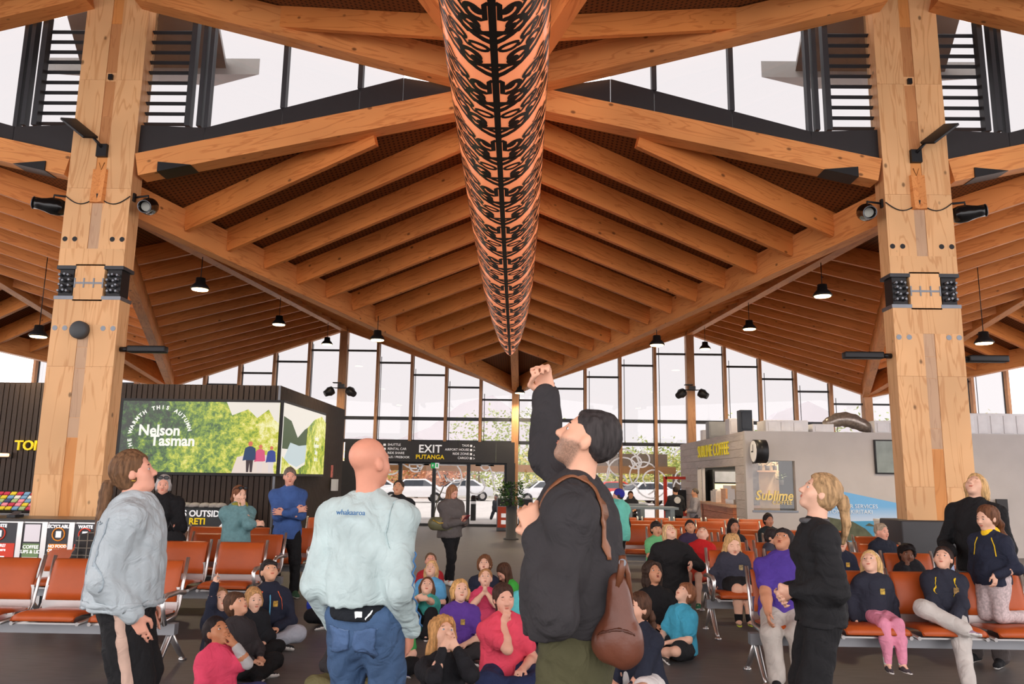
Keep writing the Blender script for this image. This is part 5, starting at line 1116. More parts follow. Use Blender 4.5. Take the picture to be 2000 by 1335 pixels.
    if fatbelly: T.ell(pel+up*.10*H+fw*.05*fatbelly, np.array((.165,.15,.16))*b*(.85+.2*fatbelly), .07)
    T.ecap(ch-up*.02, ch+up*.04*H, .142*b+p, .105*b+p, fw, 1.4, .05); T.cap(sh_[0], sh_[1], .050*b+p, .050*b+p, .06); [T.cap(J['neck']-up*.035*H/1.7, sh_[i], .034*b+p, .044*b+p, .04) for i in (0,1)]
    if not kid and style in ('long','pony','bob','bun','pony_low') and fatbelly < .9:
        for e in (-1,1): T.ell(ch-up*.03*H+fw*.085*b+rt*e*.062*b, np.array((.06,.055,.06))*b, .05)
    if hem > 0: T.ecap(pel+up*.02, pel-up*(hem+.12)*1.0, .150*b+p+.02*wide, .158*b+p+.05*wide, fw, 1.16, .05); T.cut(pel-up*hem, -up)
    else: T.cut(pel-up*hem, -up)
    for i in (0,1):
        el, wr = J['el'][i], J['wr'][i]
        if sleeve == 'long':
            T.cap(sh_[i], el, .052*b+p*.75, .044*b+p*.6, .05); T.cap(el, wr-(wr-el)*.06, .044*b+p*.6, .033*b+p*.6, .03)
        elif sleeve == 'short': T.cap(sh_[i], sh_[i]+(el-sh_[i])*.62, .054*b+p, .056*b+p, .045)
        elif sleeve == 'half': T.cap(sh_[i], el, .054*b+p, .05*b+p, .045); T.cap(el, el+(wr-el)*.45, .048*b+p, .044*b+p, .03)
    if collar: T.cap(J['neck']-up*.03, J['neck']-up*.012+fw*.0, nr+.022, nr+.016, .02)
    if hood: T.ell(J['neck']-fw*.06*b-up*.015, np.array((.10,.06,.065))*b, .03)
    Vt, Qt = T.mesh(v*1.25, amp=fold or (.0075 if not kid else .0055), freq=(24 if not kid else 32), seed=int(hp[0]))
    to = link(tname, np_mesh(tname, Vt, Qt, [cloth(top, tkind)]), None, root)
    if hood and hood is not True:
        Z = Shape().cap(J['neck']-fw*.05*b+up*.012, J['neck']+fw*.02+up*.004, nr+.020, nr+.016, .02); Vz, Qz = Z.mesh(v); link('hood_lining', np_mesh('lining', Vz, Qz, [cloth(hood)]), None, to)
    if tname in ('polo_shirt','shirt') and hp[2] < 12.5:
        for e in (-1,1): MB().tube([Vector(J['neck']-up*.012+rt*e*(nr+.012)-fw*.02), Vector(J['neck']-up*.018+rt*e*(nr+.006)+fw*.035), Vector(J['neck']-up*.045+rt*e*.020+fw*(nr+.030))], [.012,.013,.008], 6).build('collar', cloth(top, tkind), to)
    if kid and hood and hood is not True and hp[2] < 9:
        for e in (-1,1): wrapline(to, [J['neck']-up*.03+rt*e*.06+fw*.06, sh_[0 if e > 0 else 1]+fw*.09-up*.02-rt*e*.03, sh_[0 if e > 0 else 1]+fw*.09-up*.11-rt*e*.02], .009, cloth(hood), 'piping', 16)
    # ---------------- bottoms
    D = Shape(); g = .012
    D.ecap(pel+up*.045*H, pel-up*.02*H, .122*b, .136*b, fw, 1.25, .05)
    for i in (0,1):
        kn, an = J['kn'][i], J['an'][i]
        if bstyle == 'shorts': D.cap(hp_[i], hp_[i]+(kn-hp_[i])*.72, .085*b+g, .078*b+g+.01, .04)
        elif bstyle == 'wide': D.cap(hp_[i], kn, .09*b+g, .082*b+g, .04); D.cap(kn, an-(an-kn)*.02, .08*b+g, .092*b+g, .03)
        elif bstyle == 'leggings': D.cap(hp_[i], kn, .080*b, .058*b, .04); D.cap(kn, kn+(an-kn)*.4, .054*b, .053*b, .03); D.cap(kn+(an-kn)*.4, an-(an-kn)*.08, .052*b, .036*b, .02)
        else: D.cap(hp_[i], kn, .094*b+g*.5, .060*b+g*.7, .05); D.cap(kn, an-(an-kn)*.03, .059*b+g*.7, .048*b+g, .04)
    if bstyle == 'dress':
        D.ops = []; D.ecap(pel+up*.05*H, V3(pel[0],pel[1],.30*H*.55), .15*b+g, .23*b, V3(0,1,0), 1.15, .05); D.cut(V3(0,0,.13*H), V3(0,0,-1))
    Vd, Qd = D.mesh(v*1.3, amp=(.0070 if not kid else .0050), freq=22, seed=int(hp[0])+7); J['bottoms'] = link({'dress':'skirt','shorts':'shorts'}.get(bstyle,'trousers'), np_mesh('bottoms', Vd, Qd, [cloth(bot, bkind)]+([cloth(stripe)] if stripe else []), stripe_mask(Vd, Qd, J) if stripe else None), None, root)
    # ---------------- shoes
    if shoe is not None:
        for i in (0,1):
            an, ft = J['an'][i], J['ft'][i]; dn = J['fd'][i]; hl = .16*hs*(1.08 if not kid else 1.0); S1 = Shape()
            S1.cap(an+dn*.035-ft*.035*hs, an+dn*.045+ft*hl, .036*hs, .034*hs, .02); S1.cap(an-dn*.005, an+dn*.03+ft*.075*hs, .042*hs, .038*hs, .03); S1.cut(an+dn*.078*hs, dn)
            Vs, Qs = S1.mesh(max(v,.009)); cs = ((Vs[Qs].mean(1)-an) @ dn); so = link('shoe', np_mesh('shoe', Vs, Qs, [cloth(shoe), cloth(sole)], (cs > .058*hs).astype(int)), None, root)
            if socks: Vk, Qk = Shape().cap(an-(an-J['kn'][i])*-.0+(J['kn'][i]-an)*.02, an+(J['kn'][i]-an)*.18, .036*b, .042*b, .02).mesh(max(v,.009)); link('sock', np_mesh('sock', Vk, Qk, [cloth(socks)]), None, root)
    # ---------------- hair
    if style != 'bald':
        A = Shape(); t = .010 if style != 'short' else .006
        A.ell(HL(0,-.016,.046), (np.array((.0745,.094,.082))+t)*q, .02, hR)
        if style not in ('short',): A.ell(HL(0,-.035,.0), np.array((.082,.080,.095))*q, .03, hR)
        else: A.ell(HL(0,-.040,.012), np.array((.074,.062,.058))*q, .03, hR)
        if style in ('curly','wavy'): A.ell(HL(0,-.02,.045), np.array((.102,.112,.098))*q, .03, hR)
        A.sub(HL(0,.100,-.036), np.array((.074,.085,.116))*q, .012*q, hR); 
        if style in ('short','crop'):
            for e in (-1,1): A.sub(HL(e*.085,.02,-.045), np.array((.05,.045,.06))*q, .012, hR)
        if style in ('fringe','bowl','wavyfringe'): A.ell(HL(0,.052,.058), np.array((.066,.05,.034))*q, .02, hR)
        if style == 'quiff': A.ell(HL(0,.05,.105), np.array((.05,.05,.03))*q, .02, hR)
        dn = V3(0,0,-1.); bk = -nrm(hR @ V3(0,1,0)*V3(1,1,0)) if abs((hR @ V3(0,1,0))[2]) < .95 else V3(0,-1,0)
        if style in ('long','wavy','longfringe'):
            n_ = 9
            for j in range(n_):
                a = math.radians(90+ (j-(n_-1)/2)*30); p0 = HL(.076*math.cos(a), -.02-.075*math.sin(a)*(1), .0); l = hlen*(1-.15*abs(j-(n_-1)/2)/(n_/2))
                p1 = p0+dn*l*.5+bk*.02+rt*.006*math.sin(j*2.1); p2 = p1+dn*l*.5+(fw*.03 if j in (0,n_-1) else bk*.012)+rt*.012*math.cos(j*1.7)
                A.cap(p0, p1, .026*q, .026*q, .015); A.cap(p1, p2, .026*q, .012*q, .015)
        elif style == 'bob':
            for j in range(9):
                a = math.radians(90+(j-4)*30); p0 = HL(.080*math.cos(a), -.015-.078*math.sin(a), .0); p1 = p0+dn*hlen; A.cap(p0, p1, .026*q, .020*q, .02)
        elif style in ('pony','pony_low','plait'):
            z = .045 if style == 'pony' else -.02; p0 = HL(0,-.105,z); pts = [p0, p0+hR @ V3(0,-.035,-.01)*q, p0+hR @ V3(0,-.05,-.05)*q]; m_ = 5
            for j in range(1,m_): pts.append(pts[2]+dn*hlen*j/(m_-1)+bk*.012*math.sin(j)+rt*.012*math.sin(j*1.9))
            rr_ = [.016,.026,.032]+[.030-.004*j for j in range(m_-1)]
            if style == 'plait': rr_ = [.016,.024,.032,.022,.032,.022,.024]
            for a, b2, r1, r2 in zip(pts[:-1], pts[1:], rr_[:-1], rr_[1:]): A.cap(a, b2, r1*q, r2*q, .012)
        elif style == 'bun': A.ell(HL(0,-.115,.07), np.array((.035,.032,.035))*q, .015, hR)
        Vh, Qh = A.mesh(max(.007,v*.9), amp=(.0036 if style not in ('curly','wavy') else .007), freq=(75 if style not in ('curly','wavy') else 70), seed=int(hp[0])); ho = link('hair', np_mesh('hair', Vh, Qh, [hair_mat(hair)]), None, root)
        if style in ('pony','pony_low','plait'):
            zz = .045 if style == 'pony' else -.02; Vz, Qz = Shape().cap(HL(0,-.108,zz), HL(0,-.118,zz), .019*q, .019*q, .01).mesh(.006); link('hair_tie', np_mesh('tie', Vz, Qz, [cloth((200,120,80))]), None, ho)
    if emblem:
        e_ = ch-up*.0+rt*-.07*b+fw*.5; d_ = np.linalg.norm((Vt-e_)-((Vt-e_) @ fw)[:,None]*fw, axis=1); near = Vt[d_ < .03]
        if len(near):
            pz = near[np.argmax(near @ fw)]; MB().cbox((0,0,0),(.045*q,.006,.055*q)).build('emblem', mat('emblem %d %d %d' % emblem, emblem, .6, var=.5, vs=60), to, loc=Vector(pz)+Vector(fw)*.002)
    J.update(root=root, HL=HL, q=q, b=b, hs=hs, top=to, v=v)
    if extras: extras(J)
    return J
def stripe_mask(V, Q, J):
    c = V[Q].mean(1); h, k, a = J['hip'][0], J['kn'][0], J['an'][0]; t = np.clip((h[2]-c[:,2])/max(.01, h[2]-k[2]), 0, 1)
    ax_ = h+(k-h)*t[:,None]; lowm = c[:,2] < k[2]; t2 = np.clip((k[2]-c[:,2])/max(.01, k[2]-a[2]), 0, 1); ax_ = np.where(lowm[:,None], k+(a-k)*t2[:,None], ax_)
    return ((np.abs(c[:,1]-ax_[:,1]-.012) < .032) & (c[:,0] > ax_[:,0]+.03)).astype(int)
def wrapline(obj, pts, w, m, name='seam', n=28, th=.004, off=.003):
    P = [Vector(p) for p in pts]; L_ = [0]
    for a, b in zip(P[:-1], P[1:]): L_.append(L_[-1]+(b-a).length)
    R = []
    for k in range(n):
        d = L_[-1]*k/(n-1); i = max(j for j in range(len(L_)) if L_[j] <= d+1e-9); i = min(i, len(P)-2); R.append(P[i].lerp(P[i+1], (d-L_[i])/max(1e-9, L_[i+1]-L_[i])))
    V = []; vv = [obj.data.vertices[j].co for j in range(0, len(obj.data.vertices), 50)]; cen = sum((Vector(v) for v in vv), Vector())/max(1, len(vv))
    for k in range(n):
        t = (R[min(k+1,n-1)]-R[max(k-1,0)]).normalized(); o = (R[k]-cen); o = (o-t*o.dot(t)).normalized(); u = t.cross(o)*w/2; V += [R[k]+u, R[k], R[k]-u]
    me = MB().add(V, [(3*k+j,3*k+j+1,3*k+j+4,3*k+j+3) for k in range(n-1) for j in (0,1)], True).mesh(name); o = link(name, me, m, obj)
    s = o.modifiers.new('wrap','SHRINKWRAP'); s.target = obj; s.wrap_mode = 'OUTSIDE_SURFACE'; s.offset = off; q = o.modifiers.new('thick','SOLIDIFY'); q.thickness = th; q.offset = 0; return o
def wrappatch(obj, c, ux, uz, w, h, m, name='pocket', n=7, taper=.0):
    c, ux, uz = Vector(c), Vector(ux).normalized(), Vector(uz).normalized(); V = []
    for j in range(n):
        for i in range(n): x, z = (i/(n-1)-.5)*w, (j/(n-1)-.5)*h; z -= taper*h*(1-abs(2*i/(n-1)-1))*(1-j/(n-1)); V.append(c+ux*x+uz*z)
    me = MB().add(V, [(j*n+i,j*n+i+1,(j+1)*n+i+1,(j+1)*n+i) for j in range(n-1) for i in range(n-1)], True).mesh(name); o = link(name, me, m, obj)
    s = o.modifiers.new('wrap','SHRINKWRAP'); s.target = obj; s.wrap_mode = 'OUTSIDE_SURFACE'; s.offset = .003; q = o.modifiers.new('thick','SOLIDIFY'); q.thickness = .005; q.offset = 0; return o
def skeleton(H, kid, pose, lean, side, head, R, L, seat, feet, knees, twist, polesR, polesL, bulk=1.0, hscale=1.0):
    J = {}; hh = (.134 if not kid else .170-.02*max(0,min(1,(H-1.1)/.5)))*H; hh = max(.20, min(hh, .24))*hscale; J['hh'] = hh
    LH = max(H, 1.34) if (kid and pose == 'chair') else H; th, sn, ua, fa = .240*LH, .235*LH, .175*H, .150*H; tl = (.288 if not kid else .275)*H; sw = (.098 if not kid else .092)*H*(.7+.3*bulk); hw = .047*H*(.6+.4*bulk)
    if pose == 'stand': pel = V3(0,0,.51*H)
    elif pose in ('chair',): pel = V3(0,0,seat+.085*H*.8)
    elif pose == 'chairkneel': pel = V3(0,0,seat+.30*H)
    elif pose == 'kneel': pel = V3(0,0,.30*H)
    else: pel = V3(0,0,.075*H)
    Rs = rotm('y', side) @ rotm('x', -lean); up = Rs @ V3(0,0,1); fw = Rs @ V3(0,1,0); rt = Rs @ V3(1,0,0)
    if twist: Rt = rotm('z', twist); fw2 = Rs @ Rt @ V3(0,1,0); rt = Rs @ Rt @ V3(1,0,0); fw = fw2
    ch = pel+up*tl*.76; nk = pel+up*tl*1.05; J.update(pel=pel, chest=ch, neck=nk, up=up, fwd=fw, rt=rt, sw=sw)
    head = (head[0], head[1]*1.35 if head[1] > 8 else head[1], head[2])
    hR = rotm('z', head[0]) @ rotm('y', head[2]) @ rotm('x', head[1]); J['hR'] = hR
    J['head'] = nk+up*.03*H+nrm(hR @ V3(0,.1,1)+up*.6)*(hh*.47); hd = J['head']; q = hh/.235; HL = lambda x,y,z: hd+hR @ (V3(x,y,z)*q)
    J['sh'] = [nk-up*.052*H+rt*sw, nk-up*.052*H-rt*sw]; hrt = V3(1,0,0); J['hip'] = [pel+hrt*hw, pel-hrt*hw]
    J['el'], J['wr'], J['hf'], J['hn'], J['ths'] = [], [], [], [], []
    hl = .1*H/1.0*.5
    for i, spec in enumerate((R, L)):
        e = 1 if i == 0 else -1; s = J['sh'][i]; pole = V3(e*.5,-.7,-.3); hf = None; hn = None
        if isinstance(spec, (tuple,list)): t = V3(*spec[:3]) if len(spec) == 3 else V3(*spec[0]); hf = None if len(spec) == 3 else spec[1]
        elif spec == 'side': t = s+rt*e*.04*H-up*(ua+fa)*.97+fw*.03*H; hf = V3(0,.1,-1); hn = -rt*e
        elif spec == 'pocket': t = pel+rt*e*.105*H*bulk**.5+fw*.05*H-up*.03*H; hf = V3(-e*.15,.35,-1); hn = -rt*e; pole = V3(e*.18,-1,0)
        elif spec == 'folded': t = ch-up*(.075+.02*i)*H+fw*(.125+.02*i)*H*max(1,bulk)-rt*e*.045*H; hf = -rt*e+fw*.1+up*.15; hn = -fw; pole = V3(e*.6,.2,-1)
        elif spec == 'clasp': t = pel+up*.075*H+fw*.135*H*max(1,bulk**.8)+rt*e*.035*H; hf = -rt*e*.8+fw*.5; hn = -fw*.3-up*.6; pole = V3(e*.9,-.3,-.6)
        elif spec == 'chin': t = HL(e*.03,.075,-.17); hf = nrm(HL(0,.09,-.085)-t)+fw*.2; hn = -fw-rt*e*.3; pole = V3(e*.25,.5,-1)
        elif spec == 'mouth': t = HL(e*.055,.10,-.15); hf = nrm(HL(-e*.0,.118,-.055)-t); hn = -fw; pole = V3(e*.5,.3,-1)
        elif spec == 'pray': t = HL(e*.012,.10,-.20); hf = up+fw*.15; hn = -rt*e; pole = V3(e*.8,0,-.8)
        elif spec == 'lap': t = pel+fw*.17*H+rt*e*.045*H+up*.06*H; hf = fw*.6-rt*e*.7-up*.1; hn = V3(0,0,-1); pole = V3(e*.8,-.5,-.2)
        elif spec == 'knee': t = pel+fw*.25*H+rt*e*.09*H+up*.10*H; hf = fw-up*.5; hn = V3(0,0,-1); pole = V3(e*.8,-.3,.0)
        elif spec == 'seat': t = pel+rt*e*.17*H+fw*.04*H-up*.04*H; hf = V3(e*.2,.3,-.9); hn = -rt*e; pole = V3(e*.7,-.7,0)
        elif spec == 'behind': t = pel-fw*.12*H+rt*e*.02*H+up*.06*H; hf = -rt*e-up*.4; hn = fw; pole = V3(e*.8,-.6,0)
        elif spec == 'ankle': t = pel+fw*.20*H+rt*e*.03*H-up*.00*H; hf = fw*.5-up*.6-rt*e*.4; hn = V3(0,0,-1); pole = V3(e*.8,-.2,.2)
        elif spec == 'floor': t = pel+rt*e*.16*H-fw*.10*H-up*.04*H; t[2] = max(t[2],.03); hf = V3(e*.3,-.2,-.1); hn = V3(0,0,-1); pole = V3(e*.5,-.9,.2)
        elif spec == 'phone': t = ch-up*.10*H+fw*.17*H+rt*e*.02*H; hf = fw*.7-rt*e*.4+up*.35; hn = up*.8-fw*.3; pole = V3(e*.7,-.3,-.8)
        else: t = s-up*.3
        pp = (polesR, polesL)[i]; pole = V3(*pp) if pp is not None else pole
        el, wr = ik(s, t, ua, fa, rt*pole[0]+fw*pole[1]+up*pole[2]); J['el'].append(el); J['wr'].append(wr)
        f_ = nrm(np.array(hf,float)) if hf is not None else nrm(wr-el); J['hf'].append(f_)
        n_ = np.array(hn,float) if hn is not None else -rt*e; J['hn'].append(n_ if np.linalg.norm(np.cross(n_,f_)) > .1 else n_+V3(.3,.3,.3))
        # thumb towards the front / top
        tt = np.cross(f_, nrm(J['hn'][i]-f_*(J['hn'][i] @ f_))); ref = fw*.6+up*.5+(-rt*e)*.4; J['ths'].append(1 if tt @ ref > 0 else -1)
    J['kn'], J['an'], J['ft'], J['fd'], J['calf'] = [], [], [], [], []
    ah = .046*H
    for i in (0,1):
        e = 1 if i == 0 else -1; hpj = J['hip'][i]; pole = V3(e*.1,1,.2); ft = V3(e*.15,1,0); fd = V3(0,0,-1)
        fs = feet[i] if feet else None
        if isinstance(fs, (tuple,list)):
            t = V3(*fs[:3]); 
            if len(fs) > 3: pole = V3(*fs[3])
            if len(fs) > 4: ft = V3(*fs[4])
            if len(fs) > 5: fd = V3(*fs[5])
        elif pose == 'stand': t = V3(hpj[0]+e*.012*H,.0,ah)
        elif pose == 'chair': t = V3(hpj[0]+e*.01, th+.02*H, max(ah, pel[2]-.02*H-sn)); pole = V3(0,.4,1)
        elif pose == 'kneel': t = V3(hpj[0]+e*.01,-.20*H,.03*H); pole = V3(0,1,-.2); ft = V3(0,-1,-.15); fd = V3(0,-.2,1.)
        elif pose == 'chairkneel': t = V3(hpj[0]+e*.01,-.20*H,seat+.04*H); pole = V3(0,1,-.3); ft = V3(0,-1,-.1); fd = V3(0,-.2,1.)
        elif pose == 'floor': t = V3(-e*.055*H,.20*H+(.05*H if i else 0),.045*H); pole = V3(e*1.6,.55,.35); ft = nrm(V3(-e*.95,.35,-.05)); fd = nrm(V3(0,.6,-.8))
        elif pose == 'hug': t = V3(hpj[0]+e*.02,.30*H,ah); pole = V3(e*.25,.3,1)
        elif pose == 'sidesit': t = V3(.26*H if i else .30*H,.10*H if i else .22*H,.04*H); pole = V3(.5,1,.25); ft = V3(.6,-.5,0); fd = V3(-.3,0,-1)
        kn, an = ik(hpj, t, th, sn, pole)
        if pose == 'floor' and kn[2] < .06*H: kn = kn.copy(); kn[2] = .06*H
        J['kn'].append(kn); J['an'].append(an); J['ft'].append(nrm(ft)); J['fd'].append(nrm(fd-nrm(ft)*(fd @ nrm(ft)))); J['calf'].append(nrm(V3(0,1,0)))
    return J
# ================================================================== THE PEOPLE IN THE PHOTOGRAPH
FAIR, ROSE, TAN, BROWN, DEEP = (232,184,158), (226,164,140), (206,150,116), (170,112,80), (112,72,52)
NAVY, BLACK, CHARC = (38,42,58), (28,28,30), (58,56,58)
def band(J, name, pts, r, m, parent=None, n=6): return MB().tube([Vector(p) for p in pts], r, n).build(name, m, parent or J['root'])
def shades(J):                                        # sunglasses pushed up on the hair
    HL, q = J['HL'], J['q']; g = mat('sunglass black', (18,18,20), .15, var=0); b = MB()
    for e in (-1,1): b.add(*[(lambda P: (P, [tuple(range(10))]))([HL(e*.036+.030*math.cos(a),.078+.004,.098+.020*math.sin(a)) for a in [k*math.pi/5 for k in range(10)]])][0])
    for e in (-1,1):
        c = [HL(e*.036+.030*math.cos(a),.084,.098+.020*math.sin(a)) for a in [k*math.pi/5 for k in range(11)]]; b.tube([Vector(x) for x in c], .004, 5, False); b.tube([Vector(HL(e*.066,.08,.10)), Vector(HL(e*.09,.02,.085)), Vector(HL(e*.09,-.04,.05))], .003, 5)
    b.tube([Vector(HL(-.008,.088,.1)), Vector(HL(.008,.088,.1))], .003, 5); b.build('sunglasses', g, J['root'])
def watch(i):
    def f(J):
        w, e = J['wr'][i], J['el'][i]; d = nrm(w-e); MB().tube([Vector(w-d*.035), Vector(w-d*.015)], .036*J['b'], 12).build('watch', mat('watch black', (24,24,26), .3), J['root'])
    return f
def both(*fs):
    def f(J): [g(J) for g in fs]
    return f
# ---- standing in front
def denim_x(J):
    up, fw, rt, b = J['up'], J['fwd'], J['rt'], J['b']; nk = J['neck']; m = cloth((176,187,192),'denim')
    P = [nk+rt*.085*math.cos(a)+fw*(.075*math.sin(a)+.01)+up*(.015-.02*math.sin(a)) for a in [math.radians(100-340*k/16-60) for k in range(17)]]
    MB().tube([Vector(p) for p in P], [.016]*17, 8).build('collar', m, J['top']); watch(0)(J)
    MB().lathe([(.012,0),(.012,.006)], 10).build('earring', mat('gold', (220,180,80), .3, .8), J['root'], loc=Vector(J['HL'](.084,.0,-.045)))
    T, ch, pel = J['top'], J['chest'], J['pel']; sm = cloth((160,174,182),'denim')
    h_, k_, a_ = J['hip'][0], J['kn'][0], J['an'][0]; wrapline(J['bottoms'], [h_+rt*.16-up*.02, k_+rt*.13, a_+rt*.13], .062, cloth((196,166,150)), 'side_stripe', 40)
    wrapline(T, [ch+up*.06-fw*.2+rt*.16, ch+up*.05-fw*.25, ch+up*.06-fw*.2-rt*.16], .010, sm); wrapline(T, [ch+up*.05-fw*.25+rt*.06, pel-fw*.28+rt*.06-up*.05], .010, sm); wrapline(T, [ch+up*.07+rt*.25-fw*.06, ch-up*.06+rt*.24-fw*.1, pel+up*.12+rt*.24-fw*.08], .008, sm)
    wrapline(T, [pel+up*.005+rt*.24*math.cos(t)+fw*.24*math.sin(t) for t in [k*math.pi/12 for k in range(-12,13)]], .045, m, 'waistband', 60)
person('person in a pale denim jacket and striped black trousers, left foreground', (262,924,4.5), -72, H=1.72, bulk=1.22, skin=ROSE, hair=(112,82,58), style='pony_low', hlen=.50, head=(0,12,0), R='pocket', L='pocket',
    top=(176,187,192), tkind='denim', hem=.02, puff=.022, tname='jacket', bot=BLACK, bstyle='wide', fatbelly=.35, v=.0085, extras=denim_x, eyec=(90,100,110), curl=.2, fold=.0075)
def bald_x(J):
    up, fw, rt = J['up'], J['fwd'], J['rt']; p = J['chest']+up*.075-fw*.150*J['b']
    text('lettering', 'whakaaroa', .034, Vector(p)+Vector((0,-.012,.02)), FRONT, mat('blue print', (70,120,170), .7, var=0), J['top'], ext=.002)
    MB().ecap if False else None
    h = J['pel']; Z = Shape().ecap(h+up*.10, h-up*.02, .150*J['b'], .156*J['b'], fw, 1.18, .03); Z.cut(h+up*.01, -up); V, Q = Z.mesh(.014); so = link('undershirt', np_mesh('undershirt', V, Q, [cloth((30,34,40))]), None, J['root'])
    e = J['el'][0]; s = J['sh'][0]; w = J['wr'][0]; P = []
    for t in [k/24 for k in range(25)]:
        c = s+(e-s)*(.45+t) if t < .55 else e+(w-e)*((t-.55)/.45*.85); P.append(c+rt*.072*J['b']+fw*(.016*math.sin(t*38))-fw*.01)
    MB().tube([Vector(x) for x in P], .0042, 5).build('sleeve_print', mat('blue print', (0,0,0)), J['top'])
    for e_ in (-1,1): wrappatch(J['bottoms'], h-up*.10-fw*.16*J['b']+rt*e_*.075*J['b'], rt, up, .13, .14, cloth((74,100,138),'denim'), taper=.2); wrapline(J['bottoms'], [h-up*.03-fw*.16+rt*e_*.012, h-up*.03-fw*.15+rt*e_*.15], .010, cloth((92,116,150),'denim'))
    wrappatch(so, h+up*.045-fw*.2+rt*.06, rt, up, .045, .03, M_WHT, 'print'); wrappatch(so, h+up*.045-fw*.2+rt*.13, rt+up*.8, up-rt*.8, .07, .008, M_WHT, 'print')
    wrapline(J['top'], [J['sh'][0]+up*.05-rt*.03, J['sh'][0]-fw*.12-up*.05-rt*.03, J['sh'][0]-up*.14-fw*.06-rt*.02], .008, cloth((178,200,202)))
person('person seen from behind in a pale mint sweatshirt and blue jeans', (722,905,3.85), -16, H=1.82, bulk=1.03, skin=(222,154,128), style='bald', hair=(150,120,100), head=(-22,8,0), R='pocket', L='pocket',
    top=(186,205,205), hem=-.075, puff=.022, fold=.0075, tname='sweatshirt', bot=(62,88,122), bkind='denim', fatbelly=.35, v=.0085, extras=bald_x, shoe=(50,50,52))
def point_x(J):
    up, fw, rt, b = J['up'], J['fwd'], J['rt'], J['b']; m = cloth((112,68,46),'leather')
    nk = J['neck']; P = [J['sh'][1]*.5+nk*.5+up*.05]
    s0 = nk-rt*.10+up*.03
    A = [s0+fw*.13*math.sin(t)-rt*.0+up*(.055*math.cos(t)-.02) for t in [math.radians(80-20*k) for k in range(9)]]
    pass
man = person('person in a dark jacket and olive trousers pointing up at the sculpture', (1146,862,3.02), 78, H=1.88, bulk=1.10, skin=(224,170,142), hair=(58,54,54), style='short', head=(4,24,0), R=((.44,.20,1.97),(-.1,.25,1)), L=((-.18,.12,1.40),(.2,.3,.6)),
    polesR=(.3,.6,-1), polesL=(-.35,-.2,-1), top=(54,52,54), hem=-.055, puff=.026, fold=.0085, tname='jacket', bot=(74,72,50), fatbelly=.55, v=.0085, beard=(80,70,62), curl=(.85,.8), extras=point_x, eyec=(60,50,40))
# his shoulder bag: strap over the near shoulder, brown satchel at the hip
mr_ = man['root']; MW = Matrix.Translation(mr_.location) @ Matrix.Rotation(mr_.rotation_euler.z,4,'Z'); W2 = lambda v: MW @ Vector(v)
M_BAG = cloth((96,54,38),'leather')
bc = at(1206,1222,2.80); bg = empty('shoulder_bag', bc, mr_.rotation_euler.z, label='brown leather shoulder bag hanging behind the dark jacket', cat='bag')
b_ = Shape(); b_.ecap(V3(0,-.02,-.075), V3(0,.024,-.06), .066, .064, V3(1,0,0), 1.25, .05); b_.ecap(V3(0,-.01,-.01), V3(0,.0,.14), .058, .034, V3(1,0,0), 1.25, .06)
V, Q = b_.mesh(.008, amp=.0022, freq=28, seed=4); bo = link('bag_body', np_mesh('bag', V, Q, [M_BAG]), None, bg); wrapline(bo, [(-.1,-.10,.0),(-.12,0,.02),(-.1,.10,.0)], .012, cloth((74,40,28),'leather'))
JT = man['top']; IJ = MW.inverted()
sp_ = [IJ @ at(px_, py_, yy_) for px_, py_, yy_ in ((1052,990,2.86),(1080,942,2.86),(1112,918,2.88),(1152,913,2.88),(1182,936,2.86),(1202,985,2.84),(1212,1040,2.80),(1216,1090,2.78))]
so = wrapline(JT, sp_, .030, cloth((132,84,56),'leather'), 'strap', 48, .006, .006); so.parent = bg; so.matrix_parent_inverse = (Matrix.Translation(bc) @ Matrix.Rotation(mr_.rotation_euler.z,4,'Z')).inverted() @ MW
IBg = (Matrix.Translation(bc) @ Matrix.Rotation(mr_.rotation_euler.z,4,'Z')).inverted()
MB().tube([IBg @ at(1216,1085,2.775), IBg @ at(1214,1110,2.77), IBg @ at(1205,1150,2.785)], .013, 6).build('strap', cloth((110,66,44),'leather'), bg); MB().tube([IBg @ at(1216,1085,2.775), IBg @ at(1226,1120,2.79), IBg @ at(1232,1180,2.82)], .010, 6).build('strap', cloth((110,66,44),'leather'), bg)
MB().lathe([(.013,-.003),(.013,.003)], 12, axis=0).build('buckle', M_STEEL, bg, loc=IBg @ at(1216,1098,2.765))
def suit_x(J): MB().tube([Vector(J['neck']+J['up']*.0+J['fwd']*.0+V3(.075*math.cos(a),.07*math.sin(a)+.01,.0)) for a in [k*.42 for k in range(16)]], .016, 7).build('collar', cloth((96,96,98)), J['top'])
person('person in a black trouser suit looking up, right of centre', (1600,964,4.75), 84, H=1.66, bulk=.95, skin=FAIR, hair=(180,146,106), style='pony', hlen=.20, head=(0,20,0), R=((.05,.17,.96),(-.6,.5,-.4)), L=((-.06,.17,.98),(.6,.5,-.4)),
    top=(36,36,38), hem=.06, fold=.009, puff=.016, tname='blazer', bot=(32,32,34), bstyle='wide', v=.0085, extras=suit_x, eyec=(90,110,120), curl=.5)
